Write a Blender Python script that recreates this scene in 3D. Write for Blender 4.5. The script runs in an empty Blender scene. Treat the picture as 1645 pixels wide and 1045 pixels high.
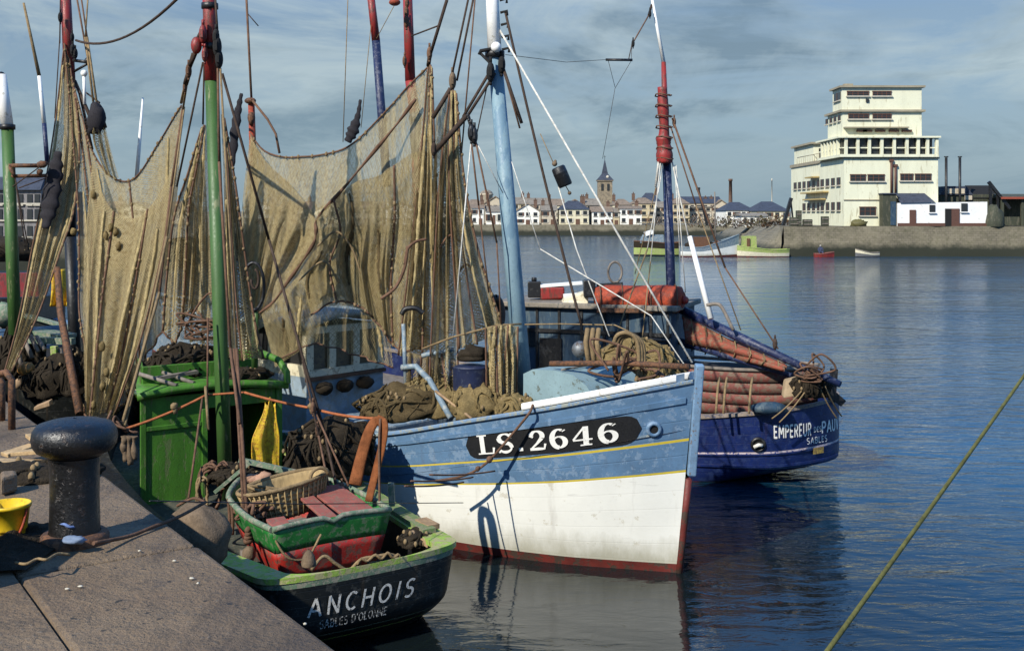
import bpy, bmesh, math, random
from mathutils import Vector, Matrix, noise as mnoise
random.seed(7)
R = math.radians
sc = bpy.context.scene
col = sc.collection
F = 1764.0; CX = 822.5; HZ = 345.0; EYE = 4.2
QZ = 2.4                                   # quay height above the water

def at(px, py, Y):                         # a point Y metres away seen at photo position px, py
    return Vector(((px - CX) * Y / F, Y, EYE - (py - HZ) * Y / F))
def on(px, py, z):                         # a point on the level z
    Y = F * (EYE - z) / (py - HZ)
    return Vector(((px - CX) * Y / F, Y, z))
def lerp(a, b, t): return a + (b - a) * t
def sstep(t):
    t = max(0.0, min(1.0, t)); return t * t * (3 - 2 * t)
def interp(xs, ys, x):                     # smooth (monotone cubic) interpolation of a table
    n = len(xs)
    if x <= xs[0]: return ys[0]
    if x >= xs[-1]: return ys[-1]
    d = [(ys[i+1]-ys[i])/(xs[i+1]-xs[i]) for i in range(n-1)]
    m = [d[0]] + [0 if d[i-1]*d[i] <= 0 else 2*d[i-1]*d[i]/(d[i-1]+d[i]) for i in range(1, n-1)] + [d[-1]]
    for i in range(n-1):
        if x <= xs[i+1]:
            h = xs[i+1]-xs[i]; t = (x-xs[i])/h
            return ((1+2*t)*(1-t)**2*ys[i] + t*(1-t)**2*h*m[i] + t*t*(3-2*t)*ys[i+1] + t*t*(t-1)*h*m[i+1])
def spline(pts, n):                        # Catmull-Rom through points
    pts = [Vector(p) for p in pts]
    if len(pts) == 2: return [pts[0].lerp(pts[1], i/n) for i in range(n+1)]
    out = []; P = [2*pts[0]-pts[1]] + pts + [2*pts[-1]-pts[-2]]
    k = len(pts)-1
    for i in range(n+1):
        s = i/n*k; j = min(int(s), k-1); t = s-j
        a, b, c, d = P[j], P[j+1], P[j+2], P[j+3]
        out.append(0.5*((2*b)+(c-a)*t+(2*a-5*b+4*c-d)*t*t+(3*b-a-3*c+d)*t**3))
    return out
def poly_at(pts, t):                       # point at arc fraction t of a polyline
    L = [0.0]
    for a, b in zip(pts, pts[1:]): L.append(L[-1] + (b-a).length)
    s = t*L[-1]
    for i in range(len(pts)-1):
        if s <= L[i+1] or i == len(pts)-2:
            w = L[i+1]-L[i]
            return pts[i].lerp(pts[i+1], (s-L[i])/w if w > 1e-9 else 0)
def sagline(a, b, sag, n=14):
    a, b = Vector(a), Vector(b)
    return [a.lerp(b, i/n) - Vector((0, 0, sag*4*(i/n)*(1-i/n))) for i in range(n+1)]

# ------------------------------------------------------------------ objects
def tag(o, label=None, cat=None, group=None, kind=None):
    if label: o['label'] = label
    if cat: o['category'] = cat
    if group: o['group'] = group
    if kind: o['kind'] = kind
    return o
ROOTM = {}
def thing(name, label, cat, loc=(0, 0, 0), rz=0.0, group=None):
    o = bpy.data.objects.new(name, None); col.objects.link(o)
    o.empty_display_size = 0.2
    o.location = loc; o.rotation_euler = (0, 0, rz)
    ROOTM[o.name] = Matrix.Translation(Vector(loc)) @ Matrix.Rotation(rz, 4, 'Z')
    return tag(o, label, cat, group)

class MB:                                  # collects faces, links them as ONE mesh object
    def __init__(s): s.v = []; s.f = []; s.m = []; s.sm = []; s.uv = {}
    def add(s, verts, faces, mi=0, smooth=False, uvs=None):
        b = len(s.v); s.v += [Vector(v) for v in verts]
        for f in faces:
            s.f.append([b+i for i in f]); s.m.append(mi); s.sm.append(smooth)
        if uvs:
            for i, u in enumerate(uvs): s.uv[b+i] = u
        return s
    def box(s, c, d, rz=0.0, mi=0, rx=0.0, ry=0.0):
        M = Matrix.Translation(Vector(c)) @ Matrix.Rotation(rz, 4, 'Z') @ Matrix.Rotation(ry, 4, 'Y') @ Matrix.Rotation(rx, 4, 'X')
        x, y, z = d[0]/2, d[1]/2, d[2]/2
        vs = [M @ Vector((a*x, b*y, e*z)) for e in (-1, 1) for b in (-1, 1) for a in (-1, 1)]
        return s.add(vs, [(0,2,3,1),(4,5,7,6),(0,1,5,4),(2,6,7,3),(0,4,6,2),(1,3,7,5)], mi)
    def bar(s, a, b, w, h, mi=0, up=(0, 0, 1), w2=None, h2=None):
        a, b = Vector(a), Vector(b); d = (b-a).normalized(); up = Vector(up)
        if abs(d.dot(up)) > .97: up = Vector((1, 0, 0))
        r = d.cross(up).normalized(); u = r.cross(d)
        w2 = w2 or w; h2 = h2 or h
        vs = []
        for p, ww, hh in ((a, w, h), (b, w2, h2)):
            vs += [p - r*ww/2 - u*hh/2, p + r*ww/2 - u*hh/2, p + r*ww/2 + u*hh/2, p - r*ww/2 + u*hh/2]
        return s.add(vs, [(3,2,1,0),(4,5,6,7),(0,1,5,4),(1,2,6,5),(2,3,7,6),(3,0,4,7)], mi)
    def tube(s, pts, r, seg=8, mi=0, caps=True, flat=1.0):
        pts = [Vector(p) for p in pts]; n = len(pts)
        rr = r if isinstance(r, (list, tuple)) else [r]*n
        vs = []; ref = None
        for i, p in enumerate(pts):
            d = (pts[min(i+1, n-1)] - pts[max(i-1, 0)])
            d = d.normalized() if d.length > 1e-9 else Vector((0, 0, 1))
            if ref is None: ref = Vector((0, 0, 1)) if abs(d.z) < .9 else Vector((1, 0, 0))
            ref = (ref - d*ref.dot(d))
            ref = ref.normalized() if ref.length > 1e-6 else d.orthogonal().normalized()
            q = d.cross(ref)
            for k in range(seg):
                a = 2*math.pi*k/seg
                vs.append(p + (ref*math.cos(a) + q*math.sin(a)*flat)*rr[i])
        fs = [(i*seg+k, i*seg+(k+1) % seg, (i+1)*seg+(k+1) % seg, (i+1)*seg+k) for i in range(n-1) for k in range(seg)]
        s.add(vs, fs, mi, True)
        if caps:
            b = len(s.v)-len(vs)
            s.f.append([b+k for k in reversed(range(seg))]); s.m.append(mi); s.sm.append(False)
            s.f.append([b+(n-1)*seg+k for k in range(seg)]); s.m.append(mi); s.sm.append(False)
        return s
    def cyl(s, a, b, r, seg=14, mi=0, r2=None): return s.tube([a, b], [r, r if r2 is None else r2], seg, mi)
    def lathe(s, prof, c=(0, 0, 0), seg=24, mi=0, M=None, jit=0.0):
        M = M or Matrix.Identity(4); c = Vector(c); vs = []
        for r, z in prof:
            for k in range(seg):
                a = 2*math.pi*k/seg
                rr = r*(1+jit*mnoise.noise(Vector((math.cos(a)*2, math.sin(a)*2, z*3+c.x))))
                vs.append(c + M @ Vector((rr*math.cos(a), rr*math.sin(a), z)))
        n = len(prof)
        fs = [(i*seg+k, i*seg+(k+1) % seg, (i+1)*seg+(k+1) % seg, (i+1)*seg+k) for i in range(n-1) for k in range(seg)]
        return s.add(vs, fs, mi, True)
    def ball(s, c, r, seg=16, rings=10, mi=0, rz=0.0, jit=0.0, jf=2.0, seed=0.0, cut=-1.0):
        r = (r, r, r) if isinstance(r, (int, float)) else r
        M = Matrix.Rotation(rz, 3, 'Z'); vs = []
        for i in range(rings+1):
            th = -math.pi/2 + math.pi*i/rings
            for k in range(seg):
                a = 2*math.pi*k/seg
                d = Vector((math.cos(th)*math.cos(a), math.cos(th)*math.sin(a), max(cut, math.sin(th))))
                e = 1 + (jit*(mnoise.noise(d*jf+Vector((seed, seed*2.3, 0))) + .5*mnoise.noise(d*jf*2.7+Vector((seed, 5, 0)))) if jit else 0)
                vs.append(Vector(c) + M @ Vector((d.x*r[0]*e, d.y*r[1]*e, d.z*r[2]*e)))
        fs = [(i*seg+k, i*seg+(k+1) % seg, (i+1)*seg+(k+1) % seg, (i+1)*seg+k) for i in range(rings) for k in range(seg)]
        return s.add(vs, fs, mi, True)
    def prism(s, poly, vec, mi=0):
        n = len(poly); vec = Vector(vec)
        vs = [Vector(p) for p in poly] + [Vector(p)+vec for p in poly]
        fs = [tuple(reversed(range(n))), tuple(range(n, 2*n))] + [(i, (i+1) % n, n+(i+1) % n, n+i) for i in range(n)]
        return s.add(vs, fs, mi)
    def grid(s, fn, nu, nv, mi=0, uvf=None, smooth=True):
        vs = [fn(i/nu, j/nv) for j in range(nv+1) for i in range(nu+1)]
        uv = [(uvf(i/nu, j/nv) if uvf else (i/nu, j/nv)) for j in range(nv+1) for i in range(nu+1)]
        fs = [(j*(nu+1)+i, j*(nu+1)+i+1, (j+1)*(nu+1)+i+1, (j+1)*(nu+1)+i) for j in range(nv) for i in range(nu)]
        return s.add(vs, fs, mi, smooth, uv)
    def build(s, name, mats, parent=None, world=True, bevel=0.0, solid=0.0, recalc=True):
        me = bpy.data.meshes.new(name)
        vs = s.v
        if parent is not None and world:
            top = parent
            while top.parent: top = top.parent
            if top.name in ROOTM:
                Mi = ROOTM[top.name].inverted(); vs = [Mi @ v for v in vs]
        me.from_pydata([tuple(v) for v in vs], [], s.f)
        for p, mi, sm in zip(me.polygons, s.m, s.sm): p.material_index = mi; p.use_smooth = sm
        if s.uv:
            ul = me.uv_layers.new(name='UVMap')
            for lp in me.loops: ul.data[lp.index].uv = s.uv.get(lp.vertex_index, (0, 0))
        for m in (mats if isinstance(mats, (list, tuple)) else [mats]): me.materials.append(m)
        if recalc:
            bm = bmesh.new(); bm.from_mesh(me)
            bmesh.ops.recalc_face_normals(bm, faces=bm.faces); bm.to_mesh(me); bm.free()
        me.update()
        o = bpy.data.objects.new(name, me); col.objects.link(o)
        if parent is not None: o.parent = parent
        if solid:
            m = o.modifiers.new('solid', 'SOLIDIFY'); m.thickness = solid; m.offset = 0
        if bevel:
            m = o.modifiers.new('bevel', 'BEVEL'); m.width = bevel; m.segments = 2; m.limit_method = 'ANGLE'; m.angle_limit = R(40)
        return o

# ------------------------------------------------------------------ materials
class NT:
    def __init__(s, name):
        s.mat = bpy.data.materials.new(name); s.mat.use_nodes = True
        s.t = s.mat.node_tree; s.t.nodes.clear()
        s.out = s.t.nodes.new('ShaderNodeOutputMaterial')
    def n(s, typ, **kw):
        x = s.t.nodes.new(typ)
        for k, v in kw.items():
            if k.startswith('_'): setattr(x, k[1:], v)
            else: s.set(x.inputs[k.replace('__', ' ')], v)
        return x
    def set(s, sock, v):
        if isinstance(v, bpy.types.NodeSocket): s.t.links.new(v, sock)
        elif isinstance(v, (tuple, list)) and sock.type == 'RGBA' and len(v) == 3: sock.default_value = (*v, 1)
        else: sock.default_value = v
    def math(s, op, a, b=0.0, clamp=False):
        x = s.t.nodes.new('ShaderNodeMath'); x.operation = op; x.use_clamp = clamp
        s.set(x.inputs[0], a); s.set(x.inputs[1], b); return x.outputs[0]
    def mix(s, fac, a, b, typ='MIX'):
        x = s.t.nodes.new('ShaderNodeMix'); x.data_type = 'RGBA'; x.blend_type = typ
        s.set(x.inputs['Factor'], fac); s.set(x.inputs[6], a); s.set(x.inputs[7], b); return x.outputs[2]
    def ramp(s, fac, stops):
        x = s.t.nodes.new('ShaderNodeValToRGB'); e = x.color_ramp.elements
        while len(e) < len(stops): e.new(.5)
        for k, (p, c) in enumerate(stops):
            e[k].position = p; e[k].color = (*c, 1) if isinstance(c, (tuple, list)) else (c, c, c, 1)
        s.set(x.inputs[0], fac); return x.outputs[0]
    def map(s, lo, hi, fac, a=0.0, b=1.0):
        x = s.t.nodes.new('ShaderNodeMapRange'); x.clamp = True
        s.set(x.inputs[0], fac)
        for i, v in enumerate((lo, hi, a, b)): s.set(x.inputs[1+i], v)
        return x.outputs[0]
    def coords(s, which='Object', scale=(1, 1, 1), rot=(0, 0, 0)):
        tc = s.t.nodes.new('ShaderNodeTexCoord')
        mp = s.t.nodes.new('ShaderNodeMapping'); mp.inputs['Scale'].default_value = scale; mp.inputs['Rotation'].default_value = rot
        s.t.links.new(tc.outputs[which], mp.inputs[0]); return mp.outputs[0]
    def noise(s, vec, scale, detail=4.0, rough=.55, dist=0.0):
        return s.n('ShaderNodeTexNoise', Vector=vec, Scale=scale, Detail=detail, Roughness=rough, Distortion=dist).outputs['Fac']
    def bsdf(s, **kw):
        b = s.n('ShaderNodeBsdfPrincipled', **kw); s.t.links.new(b.outputs[0], s.out.inputs[0]); return b
    def bump(s, h, strength=.3, dist=.02):
        return s.n('ShaderNodeBump', Height=h, Strength=strength, Distance=dist).outputs[0]

def dk(c, k): return tuple(x*k for x in c)
def paint(name, c, rough=.5, var=.25, wear=None, wamt=.0, scale=3.0, bump=.25, metal=0.0, streak=1.0, planks=0, spec=.5, grime=.35, bd=.01, seamk=.3, weepk=.28, wlk=0):
    m = NT(name); v = m.coords('Object', (1, 1, streak))
    n1 = m.noise(v, scale, 6, .6); n2 = m.noise(m.coords('Object'), scale*9, 4, .65)
    c1 = m.mix(m.map(.3, .7, n1), dk(c, 1-var), dk(c, 1+var*.6))
    c1 = m.mix(m.math('MULTIPLY', m.map(.52, .75, n2), grime), c1, dk(c, .35))
    h = m.math('ADD', m.math('MULTIPLY', n2, .5), n1)
    if wear:
        w = m.math('MULTIPLY', m.noise(v, scale*2.7, 7, .7), 1.0)
        fac = m.map(.62-wamt*.3, .66-wamt*.3, w)
        c1 = m.mix(fac, c1, wear); h = m.math('SUBTRACT', h, m.math('MULTIPLY', fac, .4))
    if planks:
        uv = m.t.nodes.new('ShaderNodeUVMap')
        sp = m.n('ShaderNodeSeparateXYZ', Vector=uv.outputs[0])
        fr = m.math('FRACT', m.math('ADD', m.math('MULTIPLY', sp.outputs[1], planks), m.math('MULTIPLY', m.noise(v, .8, 2), .25)))
        seam = m.map(.0, .05, m.math('MINIMUM', fr, m.math('SUBTRACT', 1.0, fr)))
        c1 = m.mix(m.math('MULTIPLY', m.math('SUBTRACT', 1.0, seam), seamk), c1, dk(c, .3))
        h = m.math('ADD', h, m.math('MULTIPLY', seam, .8))
        # plank butts and rust-brown weeps under the fastenings
        weep = m.noise(m.n('ShaderNodeMapping', Vector=m.coords('Object'), Scale=(7, 7, .55)).outputs[0], 1.0, 4, .6)
        c1 = m.mix(m.map(.60, .78, weep, 0, weepk), c1, (.10, .055, .02))
    if wlk:                                # scum and scuffing just above the waterline
        z_ = m.n('ShaderNodeSeparateXYZ', Vector=m.n('ShaderNodeNewGeometry').outputs['Position']).outputs[2]
        zn = m.math('ADD', z_, m.math('MULTIPLY', m.math('SUBTRACT', m.noise(m.coords('Object', (1, 1, .4)), 4, 6, .7), .5), .5))
        c1 = m.mix(m.map(.42, .12, zn, 0, wlk), c1, (.30, .28, .19))
        sc_ = m.noise(m.coords('Object', (.5, .5, 5)), 3.0, 5, .7); c1 = m.mix(m.map(.64, .72, sc_, 0, .35), c1, (.35, .33, .30))
    m.bsdf(Base__Color=c1, Roughness=m.map(.3, .7, n2, max(.05, rough-.12), min(1, rough+.15)), Metallic=metal, Normal=m.bump(h, bump, bd), Specular__IOR__Level=spec)
    return m.mat
def flat(name, c, rough=.7, var=.2, scale=8.0): return paint(name, c, rough, var, scale=scale, bump=.1)
def rope_mat(name, c, netted=0.0):
    m = NT(name); v = m.coords('Object')
    n = m.noise(v, 9, 5, .7); n2 = m.noise(v, 60, 3, .6)
    if netted:                             # bunched meshes: a crumpled cell pattern
        vd = m.n('ShaderNodeVectorMath', _operation='MULTIPLY_ADD'); m.set(vd.inputs[0], m.n('ShaderNodeTexNoise', Vector=v, Scale=5.0, Detail=4.0).outputs['Color']); vd.inputs[1].default_value = (.5, .5, .5); m.set(vd.inputs[2], v)
        vo = m.n('ShaderNodeTexVoronoi', Vector=vd.outputs[0], Scale=26.0, _feature='DISTANCE_TO_EDGE').outputs['Distance']
        n2 = m.math('ADD', m.math('MULTIPLY', m.map(.0, .16, vo, 1.0, 0.0), .6), m.math('MULTIPLY', n2, .5)); n2 = m.math('SUBTRACT', 1.0, n2)
    cc = m.mix(m.map(.3, .7, n), dk(c, .55), dk(c, 1.25)); cc = m.mix(m.map(.5, .8, n2, 0, .6), cc, dk(c, .4))
    m.bsdf(Base__Color=cc, Roughness=.9, Normal=m.bump(n2, .6, .01), Specular__IOR__Level=.15); return m.mat
def net_mat(name, c, cover=.2, pitch=.035, dense=.16):
    m = NT(name); uv = m.t.nodes.new('ShaderNodeUVMap').outputs[0]
    wob = m.n('ShaderNodeTexNoise', Vector=uv, Scale=3.0, Detail=3.0)
    uvw = m.n('ShaderNodeVectorMath', _operation='MULTIPLY_ADD')
    m.set(uvw.inputs[0], wob.outputs['Color']); uvw.inputs[1].default_value = (.09, .09, 0); m.set(uvw.inputs[2], uv)
    sp = m.n('ShaderNodeSeparateXYZ', Vector=uvw.outputs[0])
    u = m.math('MULTIPLY', sp.outputs[0], 1/pitch); w = m.math('MULTIPLY', sp.outputs[1], .62/pitch)
    def tri(x): return m.math('ABSOLUTE', m.math('SUBTRACT', m.math('FRACT', x), .5))
    d = m.math('MINIMUM', tri(m.math('ADD', u, w)), tri(m.math('SUBTRACT', u, w)))
    streak = m.noise(m.n('ShaderNodeMapping', Vector=uv, Scale=(5.0, .35, 1)).outputs[0], 1.6, 5, .65)
    blot = m.noise(uv, 1.1, 5, .6)
    wid = m.math('ADD', cover+.03, m.math('ADD', m.map(.4, .75, streak, -.03, dense), m.map(.42, .7, blot, -.02, dense*.7)))
    a = m.map(0, .10, m.math('SUBTRACT', wid, d))
    cc = m.mix(m.map(.3, .7, streak), dk(c, .62), dk(c, 1.2)); cc = m.mix(m.map(.35, .7, blot, 0, .6), cc, (c[0]*.75, c[1]*.66, c[2]*.5))
    fine = m.noise(uv, 45, 3, .7)
    cc = m.mix(m.map(.12, .24, d, 0, .55), cc, dk(c, .42))
    cc = m.mix(m.map(.55, .70, m.noise(m.n('ShaderNodeMapping', Vector=uv, Scale=(14.0, .9, 1)).outputs[0], 1.3, 4, .7), 0, .4), cc, dk(c, .45))
    cc = m.mix(m.map(.5, .72, fine, 0, .5), cc, dk(c, .45))
    u2 = m.math('MULTIPLY', sp.outputs[0], 1/.058); w2 = m.math('MULTIPLY', sp.outputs[1], .55/.058)
    d2 = m.math('MINIMUM', tri(m.math('ADD', u2, w2)), tri(m.math('SUBTRACT', u2, w2)))
    grain = m.noise(uv, 17, 4, .75); big_ = m.noise(uv, 5.5, 4, .7)
    cc = m.mix(m.map(.10, .03, d2, 0, .22), cc, dk(c, .45))
    cc = m.mix(m.map(.50, .62, grain, 0, .6), cc, (c[0]*.42, c[1]*.36, c[2]*.30)); cc = m.mix(m.map(.46, .30, grain, 0, .45), cc, dk(c, 1.45))
    cc = m.mix(m.map(.56, .68, big_, 0, .5), cc, (c[0]*.5, c[1]*.42, c[2]*.33))
    a = m.math('MAXIMUM', a, m.map(.09, .04, d2, 0, .6)); a = m.math('MULTIPLY', a, m.map(.30, .40, grain, .35, 1.0))
    hgt = m.math('ADD', m.math('ADD', grain, streak), m.math('MULTIPLY', m.map(.12, .02, d2), .2))
    df = m.n('ShaderNodeBsdfDiffuse', Color=cc, Normal=m.bump(hgt, .6, .04))
    tl = m.n('ShaderNodeBsdfTranslucent', Color=cc)
    mx = m.n('ShaderNodeMixShader'); mx.inputs[0].default_value = .38
    m.t.links.new(df.outputs[0], mx.inputs[1]); m.t.links.new(tl.outputs[0], mx.inputs[2])
    tr = m.n('ShaderNodeBsdfTransparent'); fx = m.n('ShaderNodeMixShader')
    m.set(fx.inputs[0], a); m.t.links.new(tr.outputs[0], fx.inputs[1]); m.t.links.new(mx.outputs[0], fx.inputs[2])
    m.t.links.new(fx.outputs[0], m.out.inputs[0]); return m.mat
def wood(name, c, scale=6.0, rough=.8):
    m = NT(name); v = m.coords('Object', (1, 1, .15)); n = m.noise(v, scale, 6, .7); n2 = m.noise(m.coords('Object'), 2.2, 4)
    cc = m.mix(m.map(.3, .7, n), dk(c, .5), dk(c, 1.25)); cc = m.mix(m.map(.5, .75, n2, 0, .5), cc, dk(c, .45))
    m.bsdf(Base__Color=cc, Roughness=rough, Normal=m.bump(n, .4, .01)); return m.mat

K = {}
K['green'] = paint('green_paint', (.055, .18, .013), .6, .4, (.10, .15, .045), .24, 5, .5, streak=.25, grime=.6)
K['mastgreen'] = paint('mast_green_paint', (.050, .118, .026), .5, .35, (.16, .18, .08), .14, 5, .3, streak=.2)
K['palegreen'] = paint('pale_green_paint', (.27, .40, .065), .6, .35, (.34, .32, .15), .45, 5, .4)
K['deepgreen'] = paint('dinghy_green_paint', (.016, .16, .028), .5, .35, (.10, .16, .08), .3, 5, .35)
K['greygreen'] = paint('worn_green_paint', (.13, .19, .12), .7, .35, (.24, .23, .17), .4, 6, .4)
K['red'] = paint('dinghy_red_paint', (.36, .020, .012), .55, .3, (.16, .06, .04), .35, 5, .35)
K['mastred'] = paint('mast_red_paint', (.26, .022, .018), .5, .3, (.12, .03, .02), .35, 6, .3, streak=.3)
K['bootred'] = paint('boot_top_red', (.13, .018, .012), .6, .4, (.05, .03, .02), .4, 3, .3)
K['brickred'] = paint('faded_red_board', (.28, .085, .065), .75, .25, (.20, .11, .08), .3, 6, .3)
K['orange'] = paint('orange_cover', (.34, .045, .012), .7, .3, (.20, .035, .015), .4, 5, .6)
K['black'] = paint('black_tar_paint', (.008, .008, .009), .45, .4, (.03, .03, .03), .2, 4, .3)
K['plate'] = paint('black_plate_paint', (.006, .006, .007), .6, .3, None, 0, 5, .1)
K['hullblack'] = paint('black_hull_paint', (.009, .010, .009), .4, .4, (.035, .035, .03), .2, 3, .3, planks=9)
K['hullblue'] = paint('light_blue_hull_paint', (.098, .185, .30), .55, .24, (.16, .24, .34), .3, 2.5, .3, planks=11, seamk=.2)
K['hullwhite'] = paint('white_hull_paint', (.76, .75, .68), .5, .06, (.60, .57, .48), .02, 2, .1, planks=11, grime=.08, seamk=.07, weepk=.22, wlk=.75)
K['navy'] = paint('navy_hull_paint', (.007, .017, .088), .4, .35, (.016, .03, .10), .3, 3, .3, planks=8)
K['navyspar'] = paint('navy_spar_paint', (.010, .018, .066), .5, .35, (.06, .07, .11), .3, 5, .3)
K['yellow'] = paint('yellow_line_paint', (.55, .42, .04), .5, .15, None, 0, 4, .1)
K['bluegrey'] = paint('blue_grey_paint', (.15, .21, .26), .6, .25, (.28, .31, .31), .35, 4, .3)
K['mastblue'] = paint('pale_blue_mast_paint', (.20, .305, .36), .55, .2, (.13, .22, .29), .4, 3, .2, streak=.3)
K['white'] = paint('white_paint', (.80, .79, .75), .5, .08, (.55, .52, .44), .08, 5, .15, grime=.1)
K['letter'] = paint('white_lettering', (.80, .78, .72), .6, .08, (.45, .42, .36), .08, 12, .05, grime=.1)
K['fadedletter'] = paint('worn_white_lettering', (.50, .48, .42), .7, .3, (.03, .03, .03), .5, 14, .05)
K['cream'] = paint('cream_paint', (.66, .60, .43), .6, .15, (.35, .30, .2), .25, 6, .2)
K['cabin'] = paint('dark_blue_cabin', (.020, .050, .085), .6, .35, (.06, .09, .11), .3, 4, .3, streak=.2)
K['iron'] = paint('rusty_iron', (.07, .035, .02), .75, .5, (.14, .06, .025), .5, 9, .5)
K['bollard'] = paint('polished_black_iron', (.0028, .0026, .003), .40, .5, (.022, .011, .006), .16, 9, .5, metal=.0, spec=.7)
K['steel'] = paint('grey_steel', (.16, .17, .18), .5, .3, (.10, .07, .05), .3, 8, .3, metal=.4)
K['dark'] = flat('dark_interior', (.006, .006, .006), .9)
K['glass'] = paint('window_glass', (.02, .025, .03), .12, .2, None, 0, 4, .02)
K['cloth'] = paint('black_flag_cloth', (.012, .010, .014), .9, .3, None, 0, 8, .4)
K['heaptan'] = rope_mat('gathered_net', (.44, .345, .17), 1.0)
K['oilskin'] = paint('yellow_oilskin', (.70, .46, .025), .5, .3, (.48, .24, .02), .35, 9, .6)
K['bucket'] = paint('yellow_plastic', (.76, .50, .02), .35, .12, (.5, .3, .02), .15, 7, .1)
K['rope'] = rope_mat('tan_rope', (.24, .17, .09))
K['darkrope'] = rope_mat('dark_rope', (.065, .045, .035))
K['brownrope'] = rope_mat('brown_rope', (.15, .085, .055))
K['orangerope'] = rope_mat('orange_rope', (.36, .12, .05))
K['whiterope'] = rope_mat('white_rope', (.62, .60, .54))
K['yellowrope'] = rope_mat('yellow_green_rope', (.13, .125, .04))
K['strap'] = rope_mat('orange_brown_canvas', (.21, .072, .026))
K['net'] = net_mat('tan_net', (.54, .445, .25), .215, .024, .20)
K['netthin'] = net_mat('thin_tan_net', (.60, .50, .29), .185, .024, .18)
K['veil'] = net_mat('veil_net', (.50, .41, .22), .075, .030, .14)
K['netdark'] = net_mat('dark_brown_net', (.46, .375, .20), .165, .025, .22)
K['heap'] = rope_mat('bunched_net', (.22, .16, .07), 1.0)
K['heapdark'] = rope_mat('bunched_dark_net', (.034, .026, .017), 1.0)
K['heapmid'] = rope_mat('bunched_brown_net', (.105, .075, .035), 1.0)
K['wicker'] = wood('wicker', (.36, .25, .11), 18)
K['timber'] = wood('bare_timber', (.34, .22, .12), 10)
K['greytimber'] = wood('grey_timber', (.20, .17, .14), 10)
K['sack'] = rope_mat('hessian', (.16, .115, .075))
# ------------------------------------------------------------------ camera, sun, sky
cd = bpy.data.cameras.new('camera'); cam = bpy.data.objects.new('camera', cd); col.objects.link(cam)
cam.location = (0, 0, EYE); cam.rotation_euler = (R(90), 0, 0)
cd.sensor_width = 36; cd.lens = 36*F/1645; cd.shift_y = -(522.5-HZ)/1645; cd.clip_end = 8000; cd.clip_start = .05
sc.camera = cam
SAZ, SEL = 40.0, 38.0                      # the light travels away from the camera and to the right
sl = bpy.data.lights.new('sun', 'SUN'); sun = bpy.data.objects.new('sun', sl); col.objects.link(sun)
sl.energy = 5.0; sl.angle = R(.5); sl.color = (1, .95, .84)
sd = Vector((math.sin(R(SAZ))*math.cos(R(SEL)), math.cos(R(SAZ))*math.cos(R(SEL)), -math.sin(R(SEL))))
sun.rotation_euler = sd.to_track_quat('-Z', 'Y').to_euler(); sun.location = (-10, -20, 30)
w = bpy.data.worlds.new('World'); sc.world = w; w.use_nodes = True
t = w.node_tree; t.nodes.clear()
def wn(typ, **kw):
    x = t.nodes.new(typ)
    for k, v in kw.items():
        if k.startswith('_'): setattr(x, k[1:], v)
        else:
            s_ = x.inputs[k.replace('__', ' ')] if isinstance(k, str) else x.inputs[k]
            if isinstance(v, bpy.types.NodeSocket): t.links.new(v, s_)
            else: s_.default_value = v
    return x
sky = wn('ShaderNodeTexSky', _sky_type='NISHITA', _sun_disc=False, _sun_elevation=R(SEL), _sun_rotation=R(180+SAZ), _air_density=1.0, _dust_density=1.2, _ozone_density=1.6)
tc = wn('ShaderNodeTexCoord'); sx = wn('ShaderNodeSeparateXYZ', Vector=tc.outputs['Generated'])
def wm(op, a, b=0.0, clamp=False):
    x = t.nodes.new('ShaderNodeMath'); x.operation = op; x.use_clamp = clamp
    for i, v in enumerate((a, b)):
        if isinstance(v, bpy.types.NodeSocket): t.links.new(v, x.inputs[i])
        else: x.inputs[i].default_value = v
    return x.outputs[0]
def wmix(f, a, b):
    x = t.nodes.new('ShaderNodeMix'); x.data_type = 'RGBA'
    for s_, v in ((x.inputs['Factor'], f), (x.inputs[6], a), (x.inputs[7], b)):
        if isinstance(v, bpy.types.NodeSocket): t.links.new(v, s_)
        else: s_.default_value = v
    return x.outputs[2]
def wr(lo, hi, f, a=0.0, b=1.0):
    x = wn('ShaderNodeMapRange'); t.links.new(f, x.inputs[0])
    for i, v in enumerate((lo, hi, a, b)): x.inputs[1+i].default_value = v
    return x.outputs[0]
zz = wm('MAXIMUM', sx.outputs[2], 0.0)
inv = wm('DIVIDE', 1.0, wm('ADD', zz, .10))
cv = wn('ShaderNodeCombineXYZ', X=wm('MULTIPLY', sx.outputs[0], 1.0), Y=wm('MULTIPLY', sx.outputs[2], 1.0), Z=wm('MULTIPLY', sx.outputs[1], 1.0)).outputs[0]
def wnoise(scale, sc3, det=6.0, ro=.6, off=(0, 0, 0), dist=.3):
    mp = wn('ShaderNodeMapping', Vector=cv); mp.inputs['Scale'].default_value = sc3; mp.inputs['Location'].default_value = off
    return wn('ShaderNodeTexNoise', Vector=mp.outputs[0], Scale=scale, Detail=det, Roughness=ro, Distortion=dist).outputs['Fac']
n1 = wnoise(3.6, (1, 3.7, 1), 10, .62, (3.1, 1.7, .4), .9); n2 = wnoise(5.0, (.7, 8.5, .7), 7, .6, (7.3, 2.9, 0)); n3 = wnoise(3.0, (1, 3.2, 1), 7, .6, (1.3, 9.1, 2.2), .6)
cov = wr(.41, .56, wm('ADD', wm('MULTIPLY', n1, .8), wm('MULTIPLY', n2, .2)))
dark = wr(.46, .57, wm('ADD', wm('MULTIPLY', n1, .35), wm('MULTIPLY', n3, .65)))
base = wmix(.55, sky.outputs[0], (2.8, 4.25, 5.9, 1))
cl = wmix(dark, (5.7, 6.9, 7.2, 1), (2.0, 2.95, 3.7, 1))
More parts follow.
